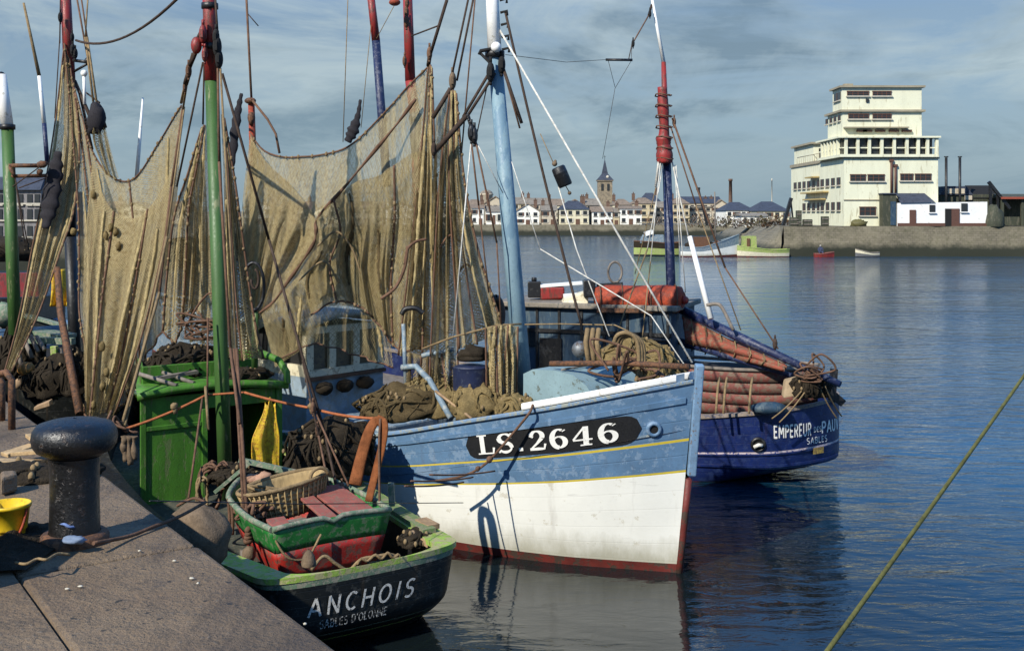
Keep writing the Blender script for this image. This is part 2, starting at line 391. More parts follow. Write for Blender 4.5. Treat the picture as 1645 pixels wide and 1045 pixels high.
cov = wm('MULTIPLY', cov, wr(.16, .34, zz, .72, .25)); skyc = wmix(cov, wmix(wr(.17, .45, zz), base, (1.1, 4.6, 12.5, 1)), cl)
low = wr(0.0, .14, zz, .5, 0.0)
skyc = wmix(low, skyc, (3.0, 4.5, 5.4, 1)); skyc = wmix(wr(.55, .9, zz, 0, .6), skyc, (.9, 1.8, 3.6, 1))
bg = wn('ShaderNodeBackground', Color=skyc, Strength=.073); wo = wn('ShaderNodeOutputWorld', Surface=bg.outputs[0])
sc.view_settings.view_transform = 'Standard'; sc.view_settings.look = 'None'; sc.view_settings.exposure = 0.3; sc.view_settings.gamma = 1
sc.cycles.max_bounces = 6; sc.cycles.transparent_max_bounces = 24; sc.cycles.diffuse_bounces = 2; sc.cycles.glossy_bounces = 3
sc.cycles.caustics_reflective = False; sc.cycles.caustics_refractive = False; sc.cycles.use_denoising = True

# ------------------------------------------------------------------ water
m = NT('harbour_water'); v = m.coords('Object', (.55, 1.35, 1), (0, 0, R(8)))
a1 = m.noise(v, .9, 3, .5, .6); a2 = m.noise(v, 3.3, 4, .55, .5); a3 = m.noise(m.coords('Object', (.3, 1, 1)), .22, 2, .5)
calm = m.map(.36, .62, m.noise(m.coords('Object', (.05, .12, 1)), 1.0, 3, .5), .55, 1.0)
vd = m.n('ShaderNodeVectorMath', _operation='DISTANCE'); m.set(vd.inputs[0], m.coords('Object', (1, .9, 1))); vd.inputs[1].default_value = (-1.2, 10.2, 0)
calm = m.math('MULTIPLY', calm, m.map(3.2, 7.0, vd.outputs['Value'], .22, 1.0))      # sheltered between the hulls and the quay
hh = m.math('MULTIPLY', m.math('ADD', m.math('MULTIPLY', a1, 1.25), m.math('ADD', m.math('MULTIPLY', a2, .6), m.math('MULTIPLY', a3, 1.3))), calm)
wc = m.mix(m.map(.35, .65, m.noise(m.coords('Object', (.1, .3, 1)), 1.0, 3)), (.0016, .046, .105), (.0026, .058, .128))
wc = m.mix(m.map(4.6, 11.5, vd.outputs['Value'], .95, 0.0), wc, (.0055, .0065, .0042))  # near-black colour round the hulls stands in for their dark reflection
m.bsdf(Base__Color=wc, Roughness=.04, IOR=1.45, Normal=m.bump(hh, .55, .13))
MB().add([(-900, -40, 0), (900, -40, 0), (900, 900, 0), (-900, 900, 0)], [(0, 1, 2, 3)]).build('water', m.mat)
tag(bpy.data.objects['water'], kind='structure')

# ------------------------------------------------------------------ near quay
QA = on(165, 760, QZ); QB = on(540, 1040, QZ)
qd = (QA-QB).normalized(); qn = Vector((qd.y, -qd.x, 0))            # qd along the edge away from us, qn towards the water
m = NT('quay_stone'); v = m.coords('Object')
b1 = m.noise(v, .9, 6, .6); b2 = m.noise(v, 7, 6, .65); b3 = m.noise(v, 38, 4, .7)
vor = m.n('ShaderNodeTexVoronoi', Vector=v, Scale=2.1).outputs['Distance']
cc = m.mix(m.map(.3, .7, b1), (.140, .090, .050), (.215, .152, .090))
cc = m.mix(m.map(.5, .72, b2, 0, .6), cc, (.085, .067, .052)); cc = m.mix(m.map(.58, .74, b3, 0, .55), cc, (.28, .25, .21))
cc = m.mix(m.map(.60, .68, m.noise(v, 2.7, 7, .7), 0, .75), cc, (.045, .038, .032))
cc = m.mix(m.map(.70, .73, m.noise(v, 16, 2, .5)), cc, (.03, .026, .022))
cc = m.mix(m.map(.52, .66, m.noise(m.coords('Object', (1, .45, 1), (0, 0, .6)), 1.4, 5, .65, .5), 0, .7), cc, (.045, .033, .024))
hb = m.math('ADD', m.math('MULTIPLY', b2, .9), m.math('MULTIPLY', b3, .5))
m.bsdf(Base__Color=cc, Roughness=m.map(.4, .7, b2, .65, .95), Normal=m.bump(hb, .9, .05)); quay_m = m.mat
m = NT('quay_face'); v = m.coords('Object')
cc = m.mix(m.noise(v, 2, 6, .7), (.03, .027, .02), (.11, .09, .07))
m.bsdf(Base__Color=cc, Roughness=.8, Normal=m.bump(m.noise(v, 4, 5), .7, .05)); face_m = m.mat
q = MB()
E0 = QB - qd*14; E1 = QB + qd*72
J0 = E0 - qn*.92; J1 = E1 - qn*.92; back = -qn*60
q.add([J0+Vector((0,0,-.012)), J1+Vector((0,0,-.012)), J1+back, J0+back], [(0, 1, 2, 3)], 0)
q.build('quay', quay_m)
tag(bpy.data.objects['quay'], kind='structure')
cop = MB(); ca = MB(); s = 0.0; Ltot = (E1-E0).length; rnd = random.Random(3)
while s < Ltot:                                                     # coping stones along the edge, each with its own slight set
    l = rnd.uniform(2.3, 2.9); e = min(s+l-.018, Ltot); dz = rnd.uniform(-.006, .006)
    a = E0+qd*s - qn*.905; b = E0+qd*e - qn*.905
    jj = [rnd.uniform(-.012, .012) for _ in range(2)]
    P8 = [a, b, E0+qd*e+qn*jj[0], E0+qd*s+qn*jj[1]]
    cop.prism([p+Vector((0, 0, dz-.5)) for p in P8], (0, 0, .5), 0)
    s += l
co = cop.build('quay_coping', quay_m, bevel=.028); tag(co, kind='structure')
fw = MB()
fw.add([E0-qn*.03+Vector((0,0,-.49)), E1-qn*.03+Vector((0,0,-.49)), E1-qn*.03-Vector((0,0,5)), E0-qn*.03-Vector((0,0,5))], [(0, 1, 2, 3)])
fw.add([J0+Vector((0,0,-.2)), J1+Vector((0,0,-.2)), E1-qn*.03+Vector((0,0,-.49)), E0-qn*.03+Vector((0,0,-.49))], [(0, 1, 2, 3)])
fw.build('quay_face', face_m); tag(bpy.data.objects['quay_face'], kind='structure')

# ------------------------------------------------------------------ far ground
gm = NT('far_ground'); v = gm.coords('Object')
gm.bsdf(Base__Color=gm.mix(gm.noise(v, .08, 6, .6), (.10, .085, .06), (.17, .15, .11)), Roughness=.95)
m = NT('harbour_wall_stone'); v = m.coords('Object')
br = m.n('ShaderNodeTexBrick', Vector=m.coords('Object', (1, 1, 1), (R(90), 0, 0)), Scale=1.1, Color1=(.17, .145, .10, 1), Color2=(.115, .10, .065, 1), Mortar=(.07, .06, .045, 1))
zc = m.n('ShaderNodeSeparateXYZ', Vector=m.n('ShaderNodeNewGeometry').outputs['Position']).outputs[2]
nz = m.noise(v, .6, 6, .7)
wetl = m.math('ADD', zc, m.math('MULTIPLY', m.math('SUBTRACT', nz, .5), 1.1))
cc = m.mix(m.map(.35, .7, nz, 0, .8), br.outputs[0], (.22, .19, .125))
cc = m.mix(m.map(.5, .7, m.noise(v, 2.2, 4, .7), 0, .7), cc, (.075, .07, .035))
cc = m.mix(m.map(1.35, .75, wetl), cc, (.018, .02, .010))            # weed line left by the tide
m.bsdf(Base__Color=cc, Roughness=.85, Normal=m.bump(nz, .6, .1)); wall_m = m.mat
FZ = 2.2
f = MB(); f.add([(-900, 224, FZ), (900, 224, FZ), (2500, 6000, FZ+20), (-2500, 6000, FZ+20)], [(0, 1, 2, 3)]); f.build('far_shore', gm.mat); tag(bpy.data.objects['far_shore'], kind='structure')
f = MB(); f.add([(-900, 223.6, -1), (900, 223.6, -1), (900, 224, FZ), (-900, 224, FZ)], [(0, 1, 2, 3)]); f.build('far_shore_wall', wall_m); tag(bpy.data.objects['far_shore_wall'], kind='structure')
RZ = 3.05
L0 = Vector((27.0, 111, RZ)); 
f = MB(); top = [(27.5, 111.2, RZ), (300, 108.0, RZ), (300, 230, RZ), (49, 230, RZ)]
f.add(top, [(0, 1, 2, 3)]); f.build('harbour_mole', gm.mat); tag(bpy.data.objects['harbour_mole'], kind='structure')
f = MB()
def wallstrip(a, b, z0, z1, n=60):
    a, b = Vector(a), Vector(b); dn = (b-a).normalized(); out = Vector((dn.y, -dn.x, 0))
    def fn(u, vv):
        p = a.lerp(b, u); z = lerp(z1, z0, vv)
        d = .55*vv + .25*mnoise.noise(Vector((u*n*.7, vv*3, 1.0)))
        return Vector((p.x, p.y, z)) + out*d
    f.grid(fn, n, 8)
wallstrip((27.5, 111.2, 0), (300, 108, 0), -1, RZ, 160); wallstrip((49, 230, 0), (27.5, 111.2, 0), -1, RZ, 50)
f.build('harbour_mole_wall', wall_m); tag(bpy.data.objects['harbour_mole_wall'], kind='structure')
# rough bank running out from the mole towards the town
f = MB()
def bank(u, vv):
    y = lerp(112, 200, u); xs = lerp(27.8, 41.5, u)
    p = Vector((xs - lerp(0, 8.5, vv)*(.75+.25*math.sin(u*9))*math.sqrt(min(1, u*9)), y - 1.5*vv, lerp(RZ, -.4, vv**.8)))
    return p + Vector((0, 0, .35*mnoise.noise(p*.5)*(1 - abs(2*vv-1))))
f.grid(bank, 60, 14); f.build('rocky_bank', wall_m); tag(bpy.data.objects['rocky_bank'], kind='structure')
f = MB(); f.add([(-140, 70, 2.35), (-27, 84, 2.35), (-27, 224.5, 2.35), (-140, 224.5, 2.35)], [(0, 1, 2, 3)])
f.add([(-140, 70, 2.35), (-27, 84, 2.35), (-27, 84, -1), (-140, 70, -1)], [(0, 1, 2, 3)]); f.build('left_quay', wall_m); tag(bpy.data.objects['left_quay'], kind='structure')

# ------------------------------------------------------------------ town
TW = [paint('house_wall_%s' % n, c, .8, .12, (c[0]*.7, c[1]*.68, c[2]*.62), .2, .5, .1, grime=.15) for n, c in
      (('white', (.80, .78, .70)), ('cream', (.66, .60, .42)), ('beige', (.50, .43, .32)), ('grey', (.36, .33, .27)), ('ochre', (.52, .43, .27)))]
TR = [paint('roof_%s' % n, c, .85, .25, dk(c, .6), .3, .8, .2) for n, c in
      (('brown_tiles', (.22, .165, .115)), ('slate', (.04, .05, .075)), ('grey_tiles', (.22, .19, .15)), ('red_tiles', (.14, .085, .06)))]
K['pane'] = flat('dark_pane', (.025, .028, .03), .3); K['shutter'] = flat('brown_shutter', (.12, .06, .035), .7); K['sill'] = flat('pale_stone_trim', (.5, .46, .37), .8)
def house(label, px0, px1, yb, ye, yr, Y, wi, ri, style='side', floors=2, nwin=3, depth=7.0, chimney=True, group=None, cat='house', zb=None, name='house', door=True):
    x0 = (px0-CX)*Y/F; x1 = (px1-CX)*Y/F; zb = EYE-(yb-HZ)*Y/F if zb is None else zb
    ze = EYE-(ye-HZ)*Y/F; zr = EYE-(yr-HZ)*Y/F; wd = x1-x0
    root = thing(name, label, cat, ((x0+x1)/2, Y, zb), 0, group)
    b = MB()
    if style == 'gable':
        xm = (x0+x1)/2
        b.prism([(x0, Y, zb), (x1, Y, zb), (x1, Y, ze), (xm, Y, zr), (x0, Y, ze)], (0, depth, 0))
    else: b.prism([(x0, Y, zb), (x1, Y, zb), (x1, Y, ze), (x0, Y, ze)], (0, depth, 0))
    b.build('wall', TW[wi], root)
    r = MB(); o = .22
    if style == 'gable':
        xm = (x0+x1)/2
        for sx_ in (-1, 1):
            xe = x0-o if sx_ < 0 else x1+o; zq = ze-o*(zr-ze)/(wd/2)
            r.prism([(xm, Y-o, zr+.03), (xe, Y-o, zq+.03), (xe, Y-o, zq+.22), (xm, Y-o, zr+.24)], (0, depth+2*o, 0))
    elif style == 'hip':
        i = min(wd*.33, depth*.5); ym = Y+depth/2
        A, B, C_, D = (x0-o, Y-o, ze), (x1+o, Y-o, ze), (x1+o, Y+depth+o, ze), (x0-o, Y+depth+o, ze); E, G = (x0+i, ym, zr), (x1-i, ym, zr)
        r.add([A, B, C_, D, E, G], [(0, 1, 5, 4), (1, 2, 5), (2, 3, 4, 5), (3, 0, 4), (3, 2, 1, 0)])
    else:
        ym = Y+depth/2
        r.prism([(x0-o, Y-o, ze-.05), (x0-o, ym, zr), (x0-o, Y+depth+o, ze-.05)], (wd+2*o, 0, 0))
    rf = r.build('roof', TR[ri], root)
    if chimney:
        c = MB(); cx = lerp(x0, x1, random.choice((.12, .85))); h0 = zr-.4
        c.box((cx, Y+depth*.5, h0+.5), (.7, .5, 1.5)); c.box((cx, Y+depth*.5, h0+1.31), (.82, .62, .12)); c.cyl((cx, Y+depth*.5, h0+1.37), (cx, Y+depth*.5, h0+1.75), .13, 8)
        c.build('chimney', TR[3], rf)
    hf = (ze-zb)/floors
    for fl in range(floors):
        for k in range(nwin):
            xx = lerp(x0, x1, (k+.5)/nwin); zc_ = zb+hf*(fl+.55); ww = min(.95, wd/nwin*.5); wh = hf*.5
            if fl == 0 and door and k == nwin//2:
                d = MB(); d.box((xx, Y-.02, zb+hf*.37), (ww*1.1, .1, hf*.74)); d.build('door', K['shutter'], root); continue
            wv = MB(); wv.box((xx, Y-.015, zc_), (ww, .07, wh)); wob = wv.build('window', K['pane'], root)
            fr = MB(); fr.box((xx, Y-.06, zc_-wh/2-.06), (ww+.25, .16, .1)); fr.build('sill', K['sill'], wob)
            if random.random() < .5 and Y < 260:
                for s_ in (-1, 1):
                    sh = MB(); sh.box((xx+s_*(ww*.5+.2), Y-.04, zc_), (.34, .06, wh)); sh.build('shutter', random.choice((K['shutter'], K['sill'])), wob)
    return root
TG = 'houses along the far waterfront'
for a in (
    ('small white house at left end of the waterfront row behind the hanging nets', 757, 777, 360.7, 334, 328, 226, 0, 0, 'side', 2, 2),
    ('white low house just left of the pale blue mast with brown roof', 781, 806, 360.7, 340, 330, 226, 0, 2, 'side', 1, 3),
    ('narrow cream house with brown gable just behind the pale blue mast', 808, 827, 360.7, 338, 328, 227, 1, 0, 'gable', 2, 2),
    ('white gabled house just right of the pale blue mast', 830, 866, 360.7, 339, 328, 226, 0, 0, 'gable', 2, 3),
    ('grey beige house left of the big cream house with slate roof', 870, 894, 360.7, 338, 329, 226, 2, 2, 'side', 2, 2),
    ('large cream house with dark slate hipped roof facing the water', 898, 946, 360.7, 336, 322, 226, 1, 1, 'hip', 2, 4),
    ('white house with brown roof right of the slate hipped house', 951, 984, 360.7, 340, 331, 226, 0, 0, 'side', 2, 3),
    ('narrow ochre house squeezed beside the brightest white house', 985, 995, 360.7, 341, 333, 226, 4, 2, 'side', 2, 1),
    ('brightest white house with three tall dark windows on the waterfront', 996, 1031, 360.7, 335, 330, 226, 0, 0, 'side', 2, 3)):
    house(*a, group=TG)
TB = 'houses behind the waterfront row'
def rows(px0, px1, Y, ye0, yr0, seedv, labels):
    rn = random.Random(seedv); x = px0; i = 0
    while x < px1 and i < len(labels):
        wdt = rn.uniform(24, 38); dy = rn.uniform(-3.5, 3.5)
        house(labels[i], x, min(x+wdt, px1+8), 361, ye0+dy, yr0+dy, Y+rn.uniform(0, 6), rn.choice((1, 2, 3, 2, 4)), rn.choice((0, 2, 0, 3, 2)), rn.choice(('side', 'side', 'gable', 'hip')), 3, 3, 8.0, True, TB, zb=FZ, door=False)
        x += wdt*1.02; i += 1
rows(745, 955, 246, 329, 318, 5, ['brown roofed house rising behind the left end of the waterfront', 'second row house with its roof beside the round turret', 'upper floor house behind the pale blue mast', 'brown roofed house behind the white gable house',
    'tall house with chimney behind the grey beige house', 'second row house peeping over the slate hipped roof', 'second row house just left of the church tower', 'house tucked at the foot of the church tower'])
rows(985, 1165, 250, 330, 320, 9, ['second row house just right of the church tower', 'second row house above the brightest white house', 'house behind the navy mast of the blue boat', 'dull house right of the navy mast in the back row', 'back row house left of the long slate roof', 'back row house below the long slate roof', 'last back row house before the factory chimney'])
house('broad pale building with slate roof right of the church', 1030, 1064, 361, 327, 309, 262, 2, 1, 'hip', 3, 5, 10, zb=FZ, cat='building', name='town_hall', door=False)
house('long low building with long dark slate roof near the navy mast', 1096, 1160, 361, 326, 315, 256, 2, 1, 'side', 2, 6, 10, False, zb=FZ, cat='building', name='warehouse', door=False)
house('pale warehouse with slate roof left of the cold store', 1166, 1212, 361, 338, 324, 196, 0, 1, 'hip', 2, 4, 10, False, zb=FZ, cat='building', name='warehouse', door=False)
house('pale warehouse partly hidden by the left wing of the tower block', 1216, 1268, 361, 339, 323, 190, 1, 1, 'hip', 2, 4, 10, False, zb=FZ, cat='building', name='warehouse', door=False)
house('low white shed with a bright wall on the bank before the tower block', 1192, 1234, 363, 346, 342, 158, 0, 2, 'side', 1, 4, 6, False, zb=RZ-.6, cat='shed', name='shed', door=False)
for i, (p0, p1, lb) in enumerate(((150, 190, 'grey house seen low behind the left hand nets'), (195, 240, 'cream house low behind the main brown net'), (250, 300, 'beige house low behind the green mast'), (392, 440, 'white house behind the bright net edge'), (450, 500, 'brown roofed house behind the broad net'), (505, 560, 'cream house behind the middle of the broad net'), (565, 615, 'grey house behind the broad net near the seam'), (620, 665, 'white house behind the right part of the broad net'), (668, 705, 'ochre house behind the hanging net strips'), (710, 752, 'beige house seen between the hanging net strips'))):
    house(lb, p0, p1, 360.7, 334+(i % 3)*2, 323+(i % 2)*3, 227, (3, 1, 2, 0, 2, 1, 3, 0, 4, 2)[i], (0, 2, 0, 0, 3, 2, 0, 0, 2, 0)[i], ('side', 'gable')[i % 2], 2, 3, group='houses behind the nets')
# church
def tz(py, Y): return EYE-(py-HZ)*Y/F
Y = 275; cxw = (971.5-CX)*Y/F; hw = 11.3*Y/F
ch = thing('church_tower', 'square stone church tower with slate cap and sharp spire', 'church', (cxw, Y, FZ))
stone = paint('tower_stone', (.27, .22, .15), .9, .2, (.17, .14, .1), .4, .6, .2)
b = MB(); zt = tz(291, Y); b.prism([(cxw-hw, Y-hw, FZ), (cxw+hw, Y-hw, FZ), (cxw+hw, Y+hw, FZ), (cxw-hw, Y+hw, FZ)], (0, 0, zt-FZ)); b.build('wall', stone, ch)
for s_ in (-1, 1):
    b = MB(); b.box((cxw+s_*hw*.42, Y-hw-.02, tz(301, Y)), (.62, .12, 1.7)); b.build('belfry_window', K['pane'], ch)
b = MB(); b.box((cxw, Y, zt+.1), (hw*2+.5, hw*2+.5, .25)); b.build('cornice', stone, ch)
z1 = tz(281, Y); z2 = tz(257, Y); s4 = []
b = MB()
for rr, z in ((hw+.3, zt+.22), (hw*.75, zt+1.1), (hw*.42, z1+.3), (.07, z2)):
    s4.append([(cxw-rr, Y-rr, z), (cxw+rr, Y-rr, z), (cxw+rr, Y+rr, z), (cxw-rr, Y+rr, z)])
for A, B in zip(s4, s4[1:]):
    b.add(A+B, [(i, (i+1) % 4, 4+(i+1) % 4, 4+i) for i in range(4)])
sp_ = b.build('spire', TR[1], ch)
b = MB(); b.ball((cxw+hw*.35, Y-hw*.78, zt+1.0), .42, 10, 6); b.build('dormer', K['sill'], sp_)
b = MB(); b.cyl((cxw, Y, z2-.1), (cxw, Y, z2+1.2), .05, 6); b.bar((cxw-.3, Y, z2+.8), (cxw+.3, Y, z2+.8), .06, .06); b.build('cross', K['dark'], sp_)
# round turret
Y = 262; cxw = (781.5-CX)*Y/F
tt = thing('turret', 'round turret with shallow dome above the roofs left of the pale blue mast', 'turret', (cxw, Y, FZ))
b = MB(); rr = 10*Y/F; b.lathe([(rr, FZ), (rr, tz(314, Y)), (rr*1.12, tz(313, Y)), (rr*1.12, tz(311.5, Y)), (rr, tz(311, Y))], (cxw, Y, 0), 20); b.build('wall', TW[2], tt)
b = MB(); b.lathe([(rr*1.05, tz(311.2, Y)), (rr*.9, tz(308, Y)), (rr*.5, tz(305.5, Y)), (.02, tz(304.5, Y))], (cxw, Y, 0), 20); b.build('dome', TR[2], tt)
# factory chimney and lamp mast
def stack(px, y0, y1, Y, r, label, name, cat, mat):
    x = (px-CX)*Y/F; r_ = thing(name, label, cat, (x, Y, FZ))
    b = MB(); b.lathe([(r*1.25, FZ), (r, tz(y0, Y)), (r*.8, tz(y1, Y)), (r*1.05, tz(y1, Y)), (r*1.05, tz(y1, Y)+.5), (.01, tz(y1, Y)+.5)], (x, Y, 0), 12); b.build('shaft', mat, r_)
stack(1173.5, 325, 291, 235, .42, 'thin brick factory chimney beyond the slate roofed warehouses', 'factory_chimney', 'chimney', TR[3])
stack(1240, 325, 291, 210, .10, 'slender pale lamp mast left of the tower block', 'lamp_mast', 'lamp mast', K['sill'])

# ------------------------------------------------------------------ tower block on the mole
ctw = paint('tower_block_render', (.69, .68, .50), .8, .10, (.48, .45, .31), .16, .9, .1, grime=.2, streak=.16)
trim = paint('tower_block_trim', (.30, .26, .18), .8, .2, None, 0, 1, .1); brick = flat('dark_red_frames', (.10, .045, .03), .7)
Y0 = 113.0; XA = (1356-CX)*Y0/F; XB = (1507-CX)*Y0/F
tb = thing('tower_block', 'stepped cream concrete cold store tower with glazed gallery', 'building', (XA, Y0, RZ))
def vol(x0, x1, y0, y1, z0, z1, name='wall', mat=None, parent=None):
    b = MB(); b.prism([(x0, y0, z0), (x1, y0, z0), (x1, y1, z0), (x0, y1, z0)], (0, 0, z1-z0)); return b.build(name, mat or ctw, parent or tb)
def slab(x0, x1, y0, y1, z, h=.28, o=.35, mat=None):
    vol(x0-o, x1+o, y0-o, y1+o, z, z+h, 'roof_slab', mat or trim)
zA = tz(255, Y0); zB = tz(219, Y0); zC = tz(180, Y0+1); zD = tz(141, Y0+1)
vol(XA, XB, Y0, Y0+9, RZ, zA); vol(XA+.15, XB-3, Y0+9, Y0+22, RZ, zA-.02)
slab(XA, XB, Y0, Y0+9, zA, .16, .12); slab(XA+.15, XB-3, Y0+9.3, Y0+22, zA-.03, .35, .15)
# glazed gallery
gx0, gx1, gy0, gy1 = XA-.55, XB-.05, Y0-.35, Y0+8
vol(gx0, gx1, gy0, gy1, zA+.17, zA+.45, 'gallery_wall'); vol(gx0-.15, gx1+.15, gy0-.2, gy1+.1, zB-.18, zB, 'gallery_roof', ctw)
vol(gx0+.5, gx1-.5, gy0+.5, gy1-.3, zA+.45, zB-.18, 'gallery_glazing', K['pane'])
pil = [1358, 1377, 1395.5, 1415.5, 1435.5, 1456, 1474, 1489, 1504]
for p in pil:
    x = (p-CX)*(Y0-.35)/F; b = MB(); b.box((x+.1, gy0+.16, (zA+.45+zB-.18)/2), (.30, .3, zB-zA-.63)); b.build('pillar', ctw, tb)
for k in range(1, 7):
    y = gy0 + k*1.15; b = MB(); b.box((gx0+.16, y, (zA+.45+zB-.18)/2), (.3, .3, zB-zA-.63)); b.build('pillar', ctw, tb)
b = MB(); b.bar((gx0+.2, gy0+.25, zA+1.12), (gx1, gy0+.25, zA+1.12), .08, .12); b.bar((gx0+.22, gy0+.25, zA+1.12), (gx0+.22, gy1, zA+1.12), .08, .12); b.build('gallery_rail', ctw, tb)
# upper blocks
ux1 = (1480-CX)*(Y0+1)/F
vol(XA+.1, ux1, Y0+.9, Y0+6.2, zB+.02, zC); slab(XA+.1, ux1, Y0+.9, Y0+6.2, zC, .22, .3)
vol(XA+.05, ux1, Y0+.9, Y0+4.2, zC+.23, zD); slab(XA+.05, ux1, Y0+.9, Y0+4.2, zD, .2, .3)
b = MB(); b.box((XA+1.0, Y0+2, zD+.35), (.9, .7, .3)); b.build('roof_hatch', trim, tb)
# awning slabs above the gallery
for p in (1388, 1397, 1418, 1440, 1461):
    x = (p-CX)*Y0/F; b = MB(); b.box((x, Y0+.75, zB+.62), (1.0, .3, .22)); b.build('vent', brick, tb)
b = MB(); b.box((lerp(XA, ux1, .42), Y0+.6, zB+.95), (6.6, .7, .12)); b.build('canopy', trim, tb)
# windows: recessed strips with mullions
def strip(px0, px1, py0, py1, Y, nm, parent=tb, y_off=0.0):
    x0, x1 = (px0-CX)*Y/F, (px1-CX)*Y/F; z0, z1 = tz(py1, Y), tz(py0, Y); yy = Y-.012+y_off
    b = MB(); b.box(((x0+x1)/2, yy, (z0+z1)/2), (x1-x0, .1, z1-z0)); w_ = b.build('window', K['pane'], parent)
    b = MB()
    for i in range(nm+1): b.box((lerp(x0, x1, i/nm), yy-.06, (z0+z1)/2), (.07, .06, z1-z0+.08))
    b.box(((x0+x1)/2, yy-.063, z1), (x1-x0+.14, .08, .1)); b.box(((x0+x1)/2, yy-.063, lerp(z0, z1, .5)), (x1-x0, .045, .05)); b.build('frame', brick, w_)
    b = MB(); b.box(((x0+x1)/2, yy-.09, z0-.06), (x1-x0+.3, .2, .12)); b.build('sill', K['sill'], w_)
U = Y0+.9
strip(1361, 1395, 147, 154, U, 4); strip(1402, 1431, 147, 154, U, 4); strip(1363, 1395, 183.5, 191, U, 4); strip(1402, 1431, 183.5, 191, U, 4)
strip(1366, 1390, 280.5, 291, Y0, 3); strip(1394, 1420, 280.5, 291, Y0, 3); strip(1446.5, 1466, 279.5, 290, Y0, 3); strip(1470, 1495, 279.5, 290, Y0, 3)
strip(1381, 1406, 332.5, 346, Y0, 3)
b = MB(); b.box(((1393-CX)*U/F, U-.05, tz(161.5, U)), (.3, .2, .35)); b.build('wall_lamp', K['pane'], tb)
b = MB(); b.box((lerp(XA, XA+5.6, .5), Y0-.04, tz(321, Y0)), (5.7, .1, .1)); b.build('string_course', trim, tb)
for px, y0, y1 in ((1431.5, 258, 310), (1438, 266, 310)):
    x = (px-CX)*Y0/F; b = MB(); b.cyl((x, Y0-.12, tz(y0, Y0)), (x, Y0-.12, tz(y1, Y0)), .13, 8); b.box((x, Y0-.12, tz(y0, Y0)), (.4, .3, .25)); b.build('downpipe', brick, tb)
# side wing windows (the face that looks left)
def side_win(y0, y1, pz0, pz1, X, yref):
    z0, z1 = tz(pz1, yref), tz(pz0, yref)
    b = MB(); b.box((X-.012, (y0+y1)/2, (z0+z1)/2), (.1, y1-y0, z1-z0)); w_ = b.build('window', K['pane'], tb)
    b = MB(); b.box((X-.09, (y0+y1)/2, z0-.05), (.2, y1-y0+.2, .1)); b.build('sill', K['sill'], w_)
    b = MB(); b.box((X-.07, (y0+y1)/2, (z0+z1)/2), (.05, .07, z1-z0)); b.build('frame', brick, w_)
for k in range(10):
    y = Y0+1.2+k*2.02; X = XA if y < Y0+9 else XA+.15
    side_win(y, y+1.25, 284, 296.5, X, Y0+.0)
for k in range(8):
    y = Y0+1.2+k*2.02; X = XA if y < Y0+9 else XA+.15
    side_win(y, y+1.2, 324, 337.5, X, Y0+.0)
for y0, y1, py in ((5.5, 15, 306), (6.5, 14, 318), (9.5, 13, 279)):
    b = MB(); b.box((XA-.25, Y0+(y0+y1)/2, tz(py, Y0)), (.7, y1-y0, .16)); b.build('ledge', flat('ochre_trim', (.40, .30, .12)), tb)
for k in range(4):
    y = Y0+1.5+k*1.5; side_win(y, y+.9, 184, 193, XA+.1, Y0+1); 
side_win(Y0+1.3, Y0+3.6, 147, 160, XA+.05, Y0+1)
# penthouse on the wing
px0, px1 = (1260-CX)*132/F, (1334-CX)*126/F
vol(XA+.4, XA+8, Y0+13, Y0+21.5, zA+.33, zA+2.35, 'penthouse'); slab(XA+.4, XA+8, Y0+13, Y0+21.5, zA+2.35, .22, .35)
for k in range(3):
    b = MB(); b.box((XA+1.4+k*1.7, Y0+12.98, zA+1.25), (.75+.3*(k > 0), .1, 1.2)); b.build('window', K['pane'], tb)
b = MB()
for k in range(12): b.cyl((XA+.4, Y0+9.6+k*.95, zA+.3), (XA+.4, Y0+9.6+k*.95, zA+1.15), .03, 6)
b.cyl((XA+.4, Y0+9.6, zA+1.15), (XA+.4, Y0+20, zA+1.15), .035, 6); b.build('railing', trim, tb)
# dark lean-to and white annexe in front
gs = paint('dark_green_boards', (.045, .05, .03), .8, .3, (.08, .075, .05), .3, 2, .2, streak=.2)
ln = thing('lean_to', 'tall dark boarded lean to against the tower block', 'shed', ((1429-CX)*112/F, 112, RZ))
x0, x1 = (1418.5-CX)*111.8/F, (1440-CX)*111.8/F; b = MB(); b.prism([(x0, 111.8, RZ), (x1, 111.8, RZ), (x1, 111.8, tz(312, 111.8)), (x0, 111.8, tz(312, 111.8))], (0, 1.15, 0)); b.build('wall', gs, ln)
b = MB(); b.box(((x0+x1)/2, 112.3, tz(311, 111.8)), (x1-x0+.2, 1.3, .12)); b.build('roof', TR[1], ln)
b = MB(); b.box((lerp(x0, x1, .75), 111.77, RZ+1.3), (.55, .1, 2.4)); b.build('door', K['cabin'], ln)
Ya = 111.6; an = thing('annexe', 'low white annexe with red brown doors beside the tower block', 'outbuilding', ((1512-CX)*Ya/F, Ya, RZ))
X = lambda p, Y=Ya: (p-CX)*Y/F
wht = paint('whitewash', (.78, .77, .74), .8, .08, (.55, .52, .46), .08, .8, .1, grime=.12)
b = MB(); b.prism([(X(1442), Ya, RZ), (X(1586), Ya, RZ), (X(1586), Ya, tz(324, Ya)), (X(1442), Ya, tz(326, Ya))], (0, 1.3, 0)); b.build('wall', wht, an)
b = MB(); b.box(((X(1442)+X(1586))/2, Ya-.03, RZ+.16), (X(1586)-X(1442), .1, .3)); b.build('plinth', brick, an)
b = MB(); b.prism([(X(1446), Ya-.15, tz(326, Ya)), (X(1502), Ya-.15, tz(325, Ya)), (X(1493), Ya+1.2, tz(310.5, Ya)), (X(1446), Ya+1.2, tz(310.5, Ya))], (0, .25, .05)); b.build('roof', TR[1], an)
